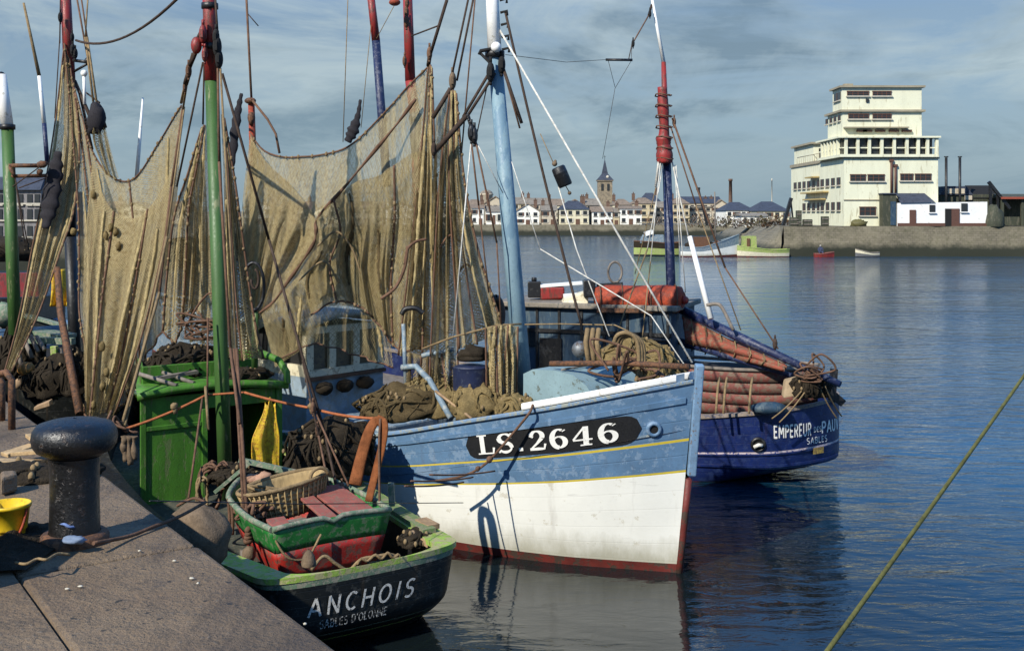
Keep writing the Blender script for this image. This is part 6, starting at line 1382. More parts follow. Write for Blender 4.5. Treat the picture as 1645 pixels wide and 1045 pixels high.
# --- broad net of the pale blue boat
top_b = [(402, 214, 16.6), (424, 242, 16.5), (455, 253, 16.4), (482, 253, 16.2), (512, 250, 16.0), (560, 234, 15.7), (610, 190, 15.4), (655, 140, 15.1), (690, 106, 14.9)]
big = net('broad thin net slung between the orange topped pole and the pale blue mast', top_b, [(392, 545, 16.6), (430, 520, 16.3), (478, 500, 16.0), (520, 492, 15.8), (565, 494, 15.6), (605, 520, 15.4), (648, 556, 15.1), (690, 556, 14.9)],
    [(402, 214, 16.6), (391, 310, 16.6), (385, 400, 16.6), (386, 480, 16.6), (392, 545, 16.6)], [(690, 106, 14.9), (693, 250, 14.9), (690, 400, 14.9), (690, 556, 14.9)], 'netthin', 120, 80, .06, 4, 9.3, gathers=0, ropes=(('v', 0.0, .014),))
net('pale doubled net panel below the orange topped pole', [(403, 222, 16.5), (430, 262, 16.35), (470, 300, 16.1), (506, 346, 15.9)], [(398, 545, 16.5), (408, 525, 16.4), (420, 508, 16.3), (432, 498, 16.2)], [(403, 222, 16.5), (393, 330, 16.5), (388, 430, 16.5), (398, 545, 16.5)], [(506, 346, 15.9), (508, 385, 15.8), (482, 430, 15.95), (432, 498, 16.2)],
    'net', 60, 60, .08, 4, 10.1)
seam = P3([(668, 160, 14.9), (640, 198, 15.0), (600, 246, 15.15), (555, 300, 15.4), (512, 349, 15.7), (509, 370, 15.7), (506, 388, 15.7), (490, 415, 15.8), (468, 446, 15.95), (440, 485, 16.1), (418, 502, 16.2)])
sm_ = MB(); sp_2 = spline(seam, 60); sm_.tube([p+Vector((0, -.06, 0)) for p in sp_2], [.022+.008*math.sin(i*.7) for i in range(61)], 8); o = sm_.build('seam_rope', K['brownrope'], big)
net('brown hanging net below the long seam rope in the middle of the broad net', [(508, 352, 15.6), (560, 300, 15.35), (610, 280, 15.1), (655, 250, 14.9), (684, 240, 14.85)], [(500, 505, 15.6), (548, 482, 15.5), (595, 505, 15.3), (640, 560, 15), (686, 556, 14.85)], [(508, 352, 15.6), (514, 400, 15.6), (490, 450, 15.7), (500, 505, 15.6)], None, 'netdark', 90, 70, .075, 5, 11.7, gathers=4, ropes=(('u', .2, .015), ('u', .75, .016), ('v', 1.0, .014)))
net('left flank of the net hanging in rags over the wheelhouse of the pale blue boat', [(420, 505, 16.1), (470, 452, 15.9), (515, 392, 15.6), (560, 380, 15.5), (620, 400, 15.2)], [(442, 590, 16.0), (480, 560, 15.9), (500, 500, 15.8), (560, 478, 15.7), (640, 545, 15.2)], None, None, 'netdark', 70, 40, .09, 5, 13.3, gathers=3)
net('long net fold hanging at the right edge of the broad net', [(688, 108, 14.85), (691, 104, 14.85), (694, 110, 14.85)], [(640, 570, 14.9), (668, 575, 14.8), (692, 560, 14.8), (716, 545, 14.8)], [(688, 108, 14.85), (676, 250, 14.9), (660, 400, 14.9), (640, 570, 14.9)], [(694, 110, 14.85), (699, 250, 14.8), (706, 400, 14.8), (716, 545, 14.8)], 'netthin', 50, 70, .08, 4, 14.2, gathers=3, ropes=(('u', .0, .012), ('u', .55, .014), ('u', 1.0, .014)))
net('straight net strip hanging right of the broad net from the first knot', [(722, 152, 14.6), (725, 147, 14.6), (728, 152, 14.6)], [(688, 650, 14.5), (712, 658, 14.5), (737, 652, 14.5)], [(722, 152, 14.6), (704, 320, 14.6), (688, 650, 14.5)], [(728, 152, 14.6), (731, 320, 14.6), (737, 652, 14.5)], 'netthin', 36, 60, .11, 3, 15.6, ropes=(('u', 0.0, .012), ('u', .5, .013), ('u', 1.0, .012)))
net('outermost net strip hanging nearest the pale blue mast', [(725, 148, 14.5), (729, 143, 14.5), (733, 150, 14.5)], [(738, 560, 14.5), (760, 555, 14.4), (785, 540, 14.4), (806, 520, 14.4)], [(725, 148, 14.5), (722, 300, 14.5), (738, 560, 14.5)], [(733, 150, 14.5), (745, 280, 14.5), (768, 400, 14.4), (806, 520, 14.4)], 'net', 50, 60, .08, 4, 16.4, gathers=2, ropes=(('u', 0.0, .013), ('u', 1.0, .014), ('u', .4, .013)))
net('dark net edge hanging between the two outer strips', [(700, 188, 14.7), (722, 145, 14.65)], [(690, 420, 14.7), (722, 480, 14.6)], None, None, 'netdark', 24, 40, .12, 3, 17.2)
net('short net curtain hanging from the lifeline at the left of the pale blue mast', [(780, 526, 14.15), (800, 523, 14.1), (818, 522, 14.1), (832, 524, 14.1)], [(782, 648, 14.1), (800, 652, 14.05), (816, 650, 14.0), (830, 640, 14.0)], None, None, 'net', 44, 30, .10, 5, 18.8, gathers=5, ropes=(('u', .0, .012), ('u', .35, .013), ('u', .7, .013), ('u', 1.0, .012)))
net('lower net curtain below the grey gallows rail of the pale blue boat', [(655, 565, 14.65), (690, 572, 14.6), (728, 562, 14.55)], [(650, 668, 14.5), (690, 672, 14.4), (740, 665, 14.3)], None, None, 'netdark', 50, 30, .14, 5, 19.5, gathers=5, ropes=(('u', .3, .014), ('u', .75, .014)))
net('loose thin veil of net over the front windows of the blue wheelhouse', [(462, 478, 16.0), (510, 470, 15.8), (560, 470, 15.7), (620, 485, 15.4)], [(452, 575, 15.9), (505, 552, 15.7), (560, 566, 15.6), (632, 590, 15.3)], None, None, 'veil', 60, 30, .07, 5, 21.3, gathers=2, ropes=(('v', 1.0, .012),))
# rope arcs draped on the nets
for k, (pl, r, m_) in enumerate(((((650, 425), (655, 400), (668, 388), (685, 384)), .02, 'brownrope'), (((612, 480), (635, 462), (650, 430), (655, 395)), .022, 'brownrope'), (((645, 505), (652, 496), (668, 495), (680, 503)), .035, 'black'), (((735, 440), (748, 425), (762, 436)), .014, 'brownrope'), (((705, 400), (722, 378), (740, 388)), .014, 'brownrope'), (((510, 395), (540, 372), (565, 398), (580, 440)), .014, 'rope'), (((480, 450), (520, 420), (545, 455)), .014, 'rope'))):
    o = MB().tube(spline([at(x, y, 14.5 if k < 5 else 15.3) for x, y in pl], 20), r, 7).build('slack_rope', K[m_], big)
# frayed ends, lumps and knots along the seams of the big nets
for k, (px, py, Y) in enumerate(((178, 365, 17.3), (170, 378, 17.3), (186, 372, 17.3), (150, 312, 17.7), (118, 372, 17.6), (190, 395, 17.2), (164, 556, 16.4), (171, 598, 16.2), (165, 620, 16.2), (150, 650, 16.2))):
    b = MB(); b.ball(at(px, py, Y-.12), (.045, .04, .07), 8, 6, jit=.5, seed=k); o = b.build('net_knot', K['heap'], bpy.data.objects['hanging_net.001'])
# dark flags and other masts
def pole(label, pts, radii, parts, name='pole', cat='mast', group=None):
    pts = [at(*p) for p in pts]; r_ = thing(name, label, cat, pts[0], 0, group)
    for nm, i0, i1, m_ in parts: MB().tube(pts[i0:i1+1], radii[i0:i1+1], 14).build(nm, K[m_], r_)
    return r_
# far left mast with white top
p_ = pole('green mast with white top at the left edge of the picture', [(26, 580, 17.6), (12, 204, 17.8), (1, 120, 17.8)], [.10, .095, .085], (('lower_mast', 0, 1, 'mastgreen'), ('mast_head', 1, 2, 'white')), 'mast')
b = MB(); b.lathe([(.1, -.04), (.12, -.04), (.12, .04), (.1, .04)], at(12, 204, 17.8), 14); b.build('mast_band', K['black'], p_); b = MB(); b.ball(at(2, 122, 17.8), .07, 8, 6); b.build('truck', K['black'], p_)
b = MB(); b.tube([at(14, 266, 17.7), at(72, 266, 17.9)], .035, 8); b.tube([at(15, 283, 17.7), at(75, 282, 17.9)], .03, 8); b.tube([at(15, 268, 17.7), at(24, 283, 17.7)], .03, 8); b.ball(at(68, 264, 17.8), (.09, .07, .06), 10, 8, jit=.3); b.ball(at(64, 276, 17.8), (.05, .05, .05), 10, 8, jit=.3); b.build('crosstree', K['iron'], p_)
for a, bb in (((12, 210, 17.8), (24, 280, 17.7)), ((20, 300, 17.6), (72, 262, 17.8)), ((30, 302, 17.6), (74, 286, 17.8)), ((10, 210, 17.8), (44, 390, 17.6)), ((26, 300, 17.6), (40, 390, 17.5))): line('shroud', [at(*a), at(*bb)], .01, K['darkrope'], p_)
p_ = pole('thin white and blue pole left of the red topped mast', [(76, 262, 22), (71, 198, 22), (63, 122, 22), (38, 5, 22)], [.045, .043, .036, .022], (('lower_pole', 0, 1, 'navyspar'), ('middle_pole', 1, 2, 'white'), ('tip_line', 2, 3, 'rope')))
p_ = pole('plain white dan pole standing behind the valley of the left net', [(219, 290, 19), (224, 230, 19), (229.5, 157, 19)], [.035, .03, .015], (('shaft', 0, 2, 'white'),))
mL = pole('dark mast with red top at the left from which the brown nets hang', [(124, 640, 19), (113, 380, 19), (112, 130, 19), (104, -40, 19)], [.10, .10, .095, .085], (('lower_mast', 0, 1, 'black'), ('middle_mast', 1, 2, 'black'), ('mast_head', 2, 3, 'mastred')), 'mast')
for px, py, s_ in ((97, 28, .07), (117, 80, .08), (121, 86, .07), (116, 60, .06)): block(at(px, py, 18.8), mL, K['dark'], s_)
b = MB(); b.tube([at(118, 97, 18.9), at(142, 100, 18.7)], .028, 8); b.tube([at(119, 115, 18.9), at(140, 103, 18.7)], .022, 8); b.ball(at(141, 98, 18.7), .06, 8, 6); b.build('crosstree', K['black'], mL)
for a, bb, r, m_ in (((97, 0, 18.9), (96, 70, 18.9), .012, 'darkrope'), ((96, 60, 18.9), (88, 190, 18.8), .01, 'darkrope'), ((124, 0, 18.8), (141, 95, 18.7), .016, 'brownrope'), ((131, 0, 18.8), (140, 60, 18.7), .014, 'brownrope'), ((141, 0, 18.8), (137, 60, 18.7), .014, 'rope'), ((137, 60, 18.7), (150, 165, 18.5), .02, 'rope'), ((140, 60, 18.7), (156, 170, 18.4), .02, 'rope'), ((120, 130, 18.9), (150, 200, 18.4), .03, 'darkrope'), ((133, 145, 18.8), (160, 165, 18.4), .016, 'darkrope'), ((157, 165, 18.4), (170, 205, 18.3), .024, 'darkrope'), ((128, 150, 18.8), (148, 240, 18.4), .024, 'darkrope')): line('halyard', [at(*a), at(*bb)], r, K[m_], mL)
line('cross_rope', sagline(at(122, 65, 18.7), at(285, -2, 14.2), .25), .02, K['darkrope'], mL)
b = MB(); b.ball(at(135, 118, 18.6), .06, 8, 6); b.tube([at(135, 122, 18.6), at(136, 168, 18.6)], .028, 8); b.build('lamp_rod', K['white'], mL)
b = MB(); b.ball(at(155, 190, 18.3), (.15, .12, .26), 12, 10, jit=.35, seed=2); b.tube([at(150, 195, 18.3), at(145, 215, 18.3)], .06, 8); b.build('black_block', K['cloth'], mL)
def flag(label, pts, radii):
    b = MB(); c = spline([at(*p) for p in pts], 24); n = len(radii)-1
    rr = [interp(list(range(n+1)), radii, i/24*n)*(1+.18*math.sin(i*1.7)) for i in range(25)]
    b.tube(c, rr, 10, flat=.5); o = b.build('furled_flag', K['cloth'], None); tag(o, label, 'flag', 'black furled marker flags'); return o
flag('black furled flag hanging on the narrow net at the far left', [(94, 243, 18), (88, 280, 18), (80, 330, 17.9), (73, 367, 17.8)], [.05, .13, .14, .05])
flag('black furled flag on a thin stick right of the green mast', [(388, 150, 15), (383, 175, 15), (377, 215, 15), (373, 267, 15)], [.02, .045, .065, .03])
flag('black furled flag peeping over the edge of the broad net', [(579, 160, 17), (575, 185, 17), (567, 210, 17), (558, 228, 17)], [.02, .04, .09, .05])
po = pole('orange topped pole holding the left corner of the broad net', [(411, 545, 16.7), (408, 300, 16.7), (403.5, 158, 16.7)], [.055, .055, .05], (('pole_foot', 0, 1, 'mastgreen'), ('pole_head', 1, 2, 'orange')))
line('halyard', [at(404, 160, 16.7), at(396, 0, 16.7)], .018, K['brownrope'], po); line('halyard', [at(406, 162, 16.6), at(430, 192, 16.5), at(443, 215, 16.45), at(449, 246, 16.4)], .02, K['brownrope'], po); b = MB(); b.ball(at(402, 162, 16.65), (.09, .07, .05), 10, 8); b.build('pole_band', K['iron'], po); b = MB(); b.ball(at(404, 190, 16.65), (.06, .06, .1), 8, 6, jit=.3); b.build('pole_band', K['iron'], po)
line('halyard', [at(396, 20, 16.7), at(415, 42, 16.7)], .008, K['darkrope'], po)
pm = pole('red and navy mast rising behind the broad net', [(622, 300, 21), (604, 66, 21), (594, -20, 21)], [.085, .08, .07], (('lower_mast', 0, 1, 'navyspar'), ('mast_head', 1, 2, 'mastred')), 'mast')
line('stay', [at(634, 8, 20.9), at(605, 62, 20.9)], .007, K['rope'], pm); line('stay', [at(596, 40, 20.9), at(580, 205, 20.9)], .007, K['rope'], pm)
pm = pole('dark red mast with fittings behind the right part of the broad net', [(674, 420, 19), (668, 195, 19), (659, 130, 19), (654, -30, 19)], [.095, .09, .09, .08], (('lower_mast', 0, 1, 'mastred'), ('middle_mast', 1, 2, 'mastred'), ('mast_head', 2, 3, 'mastred')), 'mast')
for px, py, s_ in ((653, 20, .08), (653, 34, .09), (650, 98, .07), (654, 5, .07)): block(at(px, py, 18.8), pm, K['iron'], s_)
b = MB(); b.ball(at(668, 190, 18.9), .12, 10, 8); b.tube([at(668, 195, 18.9), at(667, 225, 18.9), at(664, 255, 18.9)], [.1, .09, .02], 8); b.build('mast_boot', K['black'], pm)
b = MB(); b.ball(at(634, 4, 18.5), (.1, .1, .06), 10, 6); o = b.build('mast_top_lamp', K['orange'], pm)
for x0, x1, Y in ((558, 550, 20), (557, 552, 20)): pass
st_ = MB(); st_.tube([at(559, -5, 20), at(551, 228, 20)], .008, 6); o = st_.build('thin_stay', K['rope'], None); tag(o, 'single thin stay wire crossing the sky above the broad net', 'wire')

# ------------------------------------------------------------------ left neighbour boats
hb = Hull((-6.9, 18.2), math.atan2(.82, -.57), [0, .6, 1.5, 3, 5, 7, 8.5], [.95, 1.05, 1.2, 1.35, 1.3, .8, .04], [1.55, 1.5, 1.45, 1.45, 1.6, 1.8, 2.0], [.7, .9, 1.05, 1.2, 1.1, .6, .03], zk=-.5, p=.8, rnd=(.4, 2.6), tuck=(.4, .6, 1.3))
hb.stations = lambda n=60: [8.5*((i/n)**2.0) for i in range(n+1)]
nb = thing('fishing_boat', 'black hulled boat with a bright green stanchion moored ahead at the left behind the bollard', 'fishing boat', (-6.9, 18.2, 0), hb.h)
b = MB(); hb.skin(b, [(('z', -.5), .2, 0, 4), (.2, 1, 0, 8)], 60); b.build('hull', K['hullblack'], nb)
b = MB(); hb.deck(b, -.4, .08); b.build('deck', K['dark'], nb); b = MB(); hb.cap(b, .03, .12, .06); b.build('gunwale', K['greygreen'], nb)
b = MB(); b.prism([at(85, 640, 17.2), at(92, 640, 17.2), at(90, 556, 17.2), at(80, 556, 17.2)], (0, .1, 0)); b.build('stanchion', K['palegreen'], nb, bevel=.01)
b = MB(); b.bar(at(30, 545, 17.6), at(118, 548, 17.4), .12, .1); b.bar(at(60, 532, 17.9), at(112, 540, 17.8), .4, .06); b.build('rail', K['greygreen'], nb)
for i, (p0, p1) in enumerate(((( 48, 538), (62, 565)), ((58, 540), (72, 562)), ((40, 548), (52, 575)), ((96, 560), (104, 610)), ((120, 560), (124, 640)), ((28, 560), (34, 585)))):
    line('frame_timber', [at(*p0, 17.3), at(*p1, 17.2)], .035, K['greytimber'], nb)
b = MB(); b.tube([at(92, 430, 17.6), at(97, 500, 17.3), at(110, 570, 16.8), at(128, 665, 16.0)], [.05, .055, .06, .06], 10); o = b.build('leaning_spar', K['iron'], None); tag(o, 'rusty brown spar leaning down behind the bollard at the left', 'spar')
b = MB(); b.ball(at(42, 592, 17), (.13, .10, .11), 12, 10, jit=.12); o = b.build('float', paint('orange_float', (.35, .17, .04), .6, .3, (.2, .1, .03), .3, 6), None); tag(o, 'larger dull orange float in the dark boat at the left', 'float')
b = MB(); b.ball(at(30, 616, 17), (.075, .07, .08), 12, 10, jit=.12); o = b.build('float', K['timber'], None); tag(o, 'smaller dull orange float below the larger one in the dark boat', 'float')
b = MB(); b.prism([at(54, 660, 15.8), at(80, 652, 15.8), at(79, 644, 15.8), at(54, 654, 15.8)], (0, .12, .02)); o = b.build('timber_offcut', K['timber'], None, bevel=.01); tag(o, 'pale timber offcut lying at the quay edge behind the bollard', 'timber')
hp = heap(at(95, 620, 17.2), (.5, .3, .45), K['heapdark'], None, 'net_heap', .3, 71, 30); tag(hp, 'black net heap in the dark boat behind the bollard', 'fishing net')
hp = heap(at(30, 590, 17.7), (.4, .3, .6), K['heapdark'], None, 'net_heap', .3, 73, 26); tag(hp, 'black net heap at the left frame edge inside the dark boat', 'fishing net')
hp = heap(at(126, 615, 17.0), (.24, .3, .5), K['heapdark'], None, 'net_heap', .3, 75, 30); tag(hp, 'tall black net heap left of the brown net bundle', 'fishing net')
hp = heap(at(196, 660, 17.2), (.3, .3, .32), K['heapdark'], None, 'net_heap', .3, 77, 30); tag(hp, 'dark net heap between the brown net bundle and the green wheelhouse', 'fishing net')
hb2 = Hull((-10.2, 23.5), math.atan2(.72, -.69), [0, .6, 1.5, 3, 5, 7, 9], [1.1, 1.25, 1.4, 1.5, 1.4, .9, .04], [1.75, 1.7, 1.65, 1.65, 1.8, 2.0, 2.2], [.9, 1.05, 1.2, 1.3, 1.2, .6, .03], zk=-.5, p=.8, rnd=(.5, 2.4), tuck=(.4, .6, 1.3))
hb2.stations = lambda n=60: [9*((i/n)**2.0) for i in range(n+1)]
nb2 = thing('fishing_boat', 'blue and white boat seen behind the narrow left net', 'fishing boat', (-10.2, 23.5, 0), hb2.h)
b = MB(); hb2.skin(b, [(('z', -.5), .25, 0, 4), (.25, .8, 1, 4), (.8, .9, 2, 2), (.9, 1, 1, 2)], 60); b.build('hull', [K['bootred'], K['hullblue'], K['white']], nb2); b = MB(); hb2.cap(b, .03, .12, .06); b.build('gunwale', K['hullblue'], nb2); b = MB(); hb2.deck(b, -.4, .08); b.build('deck', K['greytimber'], nb2)
b = MB(); b.prism([at(-40, 520, 25), at(60, 518, 25.5), at(60, 478, 25.5), at(-40, 482, 25)], (0, 1.6, 0)); b.build('cabin', K['black'], nb2); b = MB(); b.prism([at(-45, 478, 25), at(62, 476, 25.5), at(60, 438, 25.6), at(-45, 440, 25.1)], (0, .3, 0)); b.build('red_board', K['mastred'], nb2)
b = MB(); b.ball(at(10, 505, 22), (.3, .3, .25), 14, 10, jit=.2); b.build('cover', K['greygreen'], nb2)
def oil2(u, v): return at(lerp(82, 106, u)+3*math.sin(v*3), lerp(432, 492, v), 20)+Vector((.02*math.sin(u*9), -.07*math.sin(u*11+v*2), 0))
b = MB(); b.grid(oil2, 24, 16); o = b.build('oilskin', K['oilskin'], None, solid=.01); tag(o, 'yellow oilskin hanging behind the left nets beside the dark mast', 'oilskin')
hp = heap(at(10, 410, 30), (1.2, .8, .5), K['heapdark'], None, 'net_heap', .3, 79, 26); tag(hp, 'dark net heap on a boat in front of the grey mansion', 'fishing net')
# hulls glimpsed behind the nets, right of the green mast
hb3 = Hull((-3.2, 24.5), math.atan2(.66, -.75), [0, .6, 1.5, 3, 5, 7, 9], [1.1, 1.25, 1.4, 1.5, 1.4, .9, .04], [1.5, 1.45, 1.4, 1.4, 1.6, 1.8, 2.0], [.9, 1.05, 1.2, 1.3, 1.2, .6, .03], zk=-.5, p=.8, rnd=(.5, 2.4), tuck=(.4, .6, 1.3))
hb3.stations = lambda n=60: [9*((i/n)**2.0) for i in range(n+1)]
nb3 = thing('fishing_boat', 'grey boat half hidden behind the broad net and the wheelhouse', 'fishing boat', (-3.2, 24.5, 0), hb3.h)
b = MB(); hb3.skin(b, [(('z', -.5), .25, 0, 4), (.25, 1, 1, 6)], 60); b.build('hull', [K['bootred'], K['bluegrey']], nb3); b = MB(); hb3.cap(b, .03, .12, .06); b.build('gunwale', K['bluegrey'], nb3); b = MB(); hb3.deck(b, -.4, .08); b.build('deck', K['greytimber'], nb3)
b = MB(); b.prism([at(505, 500, 26), at(640, 500, 26), at(640, 415, 26), at(505, 420, 26)], (0, 1.6, 0)); b.build('wheelhouse', K['bluegrey'], nb3); b = MB(); b.prism([at(500, 420, 25.9), at(645, 415, 25.9), at(645, 408, 25.9), at(500, 412, 25.9)], (0, 1.8, 0)); b.build('roof', K['bluegrey'], nb3)
for p in (530, 560, 600): b = MB(); b.prism([at(p-10, 455, 25.97), at(p+10, 455, 25.97), at(p+10, 432, 25.97), at(p-10, 432, 25.97)], (0, .05, 0)); b.build('window', K['glass'], nb3)

# ------------------------------------------------------------------ on the quay
bp = on(120, 868, QZ); bp.z = QZ
bo = thing('bollard', 'black iron mushroom bollard with polished rounded head on the quay', 'bollard', bp)
Hs = F/bp.y; hb_ = (868-668)/Hs - .02
b = MB(); r0 = 40/Hs; b.lathe([(r0*1.02, .0), (r0*.98, .04), (r0*.94, .25), (r0*.95, hb_-.26), (r0*1.02, hb_-.20)], bp, 32); b.build('shaft', K['bollard'], bo)
rh = 66/Hs; b = MB(); b.lathe([(r0*.9, hb_-.20), (r0*1.05, hb_-.195), (rh*.88, hb_-.165), (rh*.97, hb_-.135), (rh, hb_-.095), (rh*.97, hb_-.055), (rh*.86, hb_-.022), (rh*.62, hb_-.005), (rh*.3, hb_+.006), (.01, hb_+.01)], bp, 40); b.build('head', K['bollard'], bo)
b = MB(); b.lathe([(r0*1.32, -.01), (r0*1.32, .03), (r0*1.2, .05), (r0*1.0, .055)], bp, 30); b.build('base_flange', K['iron'], bo)
# dark tarred net and rope at its foot
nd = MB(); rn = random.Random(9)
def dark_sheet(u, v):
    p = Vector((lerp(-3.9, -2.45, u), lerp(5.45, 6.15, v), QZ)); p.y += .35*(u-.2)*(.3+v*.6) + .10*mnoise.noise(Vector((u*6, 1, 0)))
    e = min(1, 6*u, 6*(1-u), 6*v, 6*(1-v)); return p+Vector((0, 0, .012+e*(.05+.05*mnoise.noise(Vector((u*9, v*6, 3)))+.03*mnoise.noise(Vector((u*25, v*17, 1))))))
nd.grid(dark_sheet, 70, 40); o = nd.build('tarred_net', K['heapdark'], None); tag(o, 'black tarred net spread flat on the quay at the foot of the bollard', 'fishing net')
b = MB(); b.tube(spline([on(25, 903, QZ+.08), on(42, 905, QZ+.09), on(60, 897, QZ+.1), on(75, 898, QZ+.1), on(92, 889, QZ+.09), on(112, 890, QZ+.07)], 26), .007, 6); o = b.build('loose_rope', K['rope'], None); tag(o, 'short pale rope lying on the black net in front of the bollard', 'rope')
# small bright things at the foot of the bollard
rg = MB(); rg.grid(lambda u, v: on(lerp(92, 142, u), lerp(836, 851, v)+3*math.sin(u*5), QZ+.09)+Vector((0, 0, .035*math.sin(u*9)*math.sin(v*3)+.03)), 20, 8); o = rg.build('blue_rag', paint('pale_blue_cloth', (.13, .20, .42), .8, .3, None, 0, 10, .3), None, solid=.012); tag(o, 'crumpled pale blue rag against the foot of the bollard', 'rag')
rg = MB(); rg.ball(on(119, 862, QZ+.07)-Vector((-.02, .05, 0)), (.06, .04, .022), 14, 10, jit=.4, seed=4); o = rg.build('grey_rag', paint('grey_blue_cloth', (.16, .21, .30), .8, .3, None, 0, 10, .3), None); tag(o, 'small grey blue rag just in front of the bollard', 'rag')
# unseen crates added past the left edge to cast the shadow by the bollard
for i, (x, y, a) in enumerate(((-3.25, 5.26, 1.60), (-3.25, 5.26, 1.55))):
    z = QZ+.002+i*.265; ct_ = thing('shadow_crate', ('lower', 'upper')[i]+' crate of an unseen stack added to shade the quay by the bollard', 'crate', (x, y, z), a, 'unseen crates added to shade the quay')
    b = MB(); 
    def cb(c, d): b.box(Matrix.Translation((x, y, z)) @ Matrix.Rotation(a, 4, 'Z') @ Vector(c), d, a)
    cb((0, 0, .02), (.46, 1.0, .03))
    for k in (0, 1): cb((-.22, 0, .09+k*.11), (.02, 1.0, .09)); cb((.22, 0, .09+k*.11), (.02, 1.0, .09)); cb((0, -.49, .09+k*.11), (.42, .02, .09)); cb((0, .49, .09+k*.11), (.42, .02, .09))
    tag(b.build('slats', K['greytimber'], ct_), kind='stuff'); b = MB(); cb((0, 0, .14), (.41, .95, .2)); b.build('nets_inside', K['heapdark'], ct_)
# yellow bucket
bk = on(14, 872, QZ); s_ = F/bk.y; bu = thing('bucket', 'bright yellow plastic bucket standing at the left edge of the quay', 'bucket', bk)
hB = 70/s_*.92; b = MB(); b.lathe([(.01, .01), (24/s_, .01), (23/s_, .0), (24/s_, .03), (25.5/s_, hB*.36), (27.5/s_, hB*.37), (28/s_, hB*.40), (32/s_, hB-.02), (34/s_, hB-.02), (34.5/s_, hB), (31/s_, hB), (27/s_, hB*.5), (.01, hB*.3)], bk, 36); b.build('body', K['bucket'], bu)
b = MB(); b.tube([bk+Vector((33/s_*math.cos(a), -.03-33/s_*.5*abs(math.sin(a)), hB-.02-.20*math.sin(a))) for a in [math.pi*k/20 for k in range(21)]], .008, 6); b.build('handle', K['orange'], bu)
# broken wood, posts, crates at the far left of the quay
rn = random.Random(21)
for i, (px, py, l, a, z, lb) in enumerate(((40, 748, .42, .4, .06, 'longest pale board of the broken wood left of the bollard'), (52, 742, .34, -.6, .11, 'pale board lying across the broken wood left of the bollard'), (30, 735, .3, 1.1, .09, 'short tilted board at the back of the broken wood'), (47, 757, .22, 1.4, .05, 'stubby block in front of the broken wood'), (60, 728, .3, -1.1, .15, 'upright splinter at the right of the broken wood'), (22, 752, .25, .1, .05, 'board end at the left of the broken wood'))):
    p = on(px, py+8, QZ); d = Vector((math.cos(a), math.sin(a)*.6, rn.uniform(-.15, .25)))*l/2; b = MB(); b.bar(p+Vector((0, 0, z))-d, p+Vector((0, 0, z))+d, .11, .028); o = b.build('broken_board', paint('pale_wood_%d' % i, (.44, .30, .15), .8, .3, (.3, .2, .1), .3, 9, .3), None, bevel=.004); tag(o, lb, 'board', 'broken boards on the quay')
hp = heap(on(30, 770, QZ)+Vector((0, .1, 0)), (.5, .25, .09), K['heapdark'], None, 'net_heap', .1, 91, 18); tag(hp, 'flat dark net heap under the broken boards on the quay', 'fishing net')
b = MB(); b.prism([on(2, 797, QZ), on(28, 790, QZ), on(26, 783, QZ), on(0, 785, QZ)], (0, 0, .12)); o = b.build('stone_block', quay_m, None, bevel=.02); tag(o, 'small pale stone block behind the yellow bucket', 'stone')
for i, (px, py, h_, lb) in enumerate(((19, 690, .42, 'thin iron post standing on the quay left of the bollard'), (3, 676, .34, 'thin iron post cut by the left frame edge'))):
    p = on(px, py, QZ); b = MB(); b.tube([p, p+Vector((0, 0, h_)), p+Vector((-.06, .02, h_+.06)), p+Vector((-.12, .03, h_+.04))], .03, 10); o = b.build('iron_post', K['iron'], None); tag(o, lb, 'post')
# mooring rope over the coping, scraps
b = MB(); b.tube(spline([on(330, 806, QZ+.02), on(290, 828, QZ+.016), on(245, 846, QZ+.016), on(206, 861, QZ+.016), on(150, 872, QZ+.06)], 24), .011, 6); o = b.build('mooring_rope', K['brownrope'], None); tag(o, 'thin brown mooring rope lying across the coping stones to the bollard', 'rope')
for i, (px, py) in enumerate(((224, 884), (280, 900), (308, 928), (318, 936), (108, 945), (129, 941), (490, 1001))):
    b = MB(); b.ball(on(px, py, QZ+.006), (.008+.003*(i % 3), .007, .005), 8, 6, jit=.4, seed=i); o = b.build('pebble', K['sill'], None); tag(o, 'tiny white pebble on the sunlit coping stones', 'pebble', 'white pebbles on the quay')
b = MB(); b.tube([at(240, 804, 7.4), at(480, 809, 9.6), at(744, 807, 12.35)], .005, 5); o = b.build('thin_line', K['black'], None); tag(o, 'thin taut black line crossing in front of the dinghy', 'line')
# mooring line running out to the right, from a bollard outside the picture
b = MB(); a_, b_ = at(1318, 1040, 3.4), at(1650, 582, 6.0); d = b_-a_; b.tube(sagline(a_-d*.8, b_+d*1.2, .05, 20), .0085, 8); o = b.build('mooring_rope', K['yellowrope'], None); tag(o, 'straight yellow green rope slanting across the open water at the lower right', 'rope')

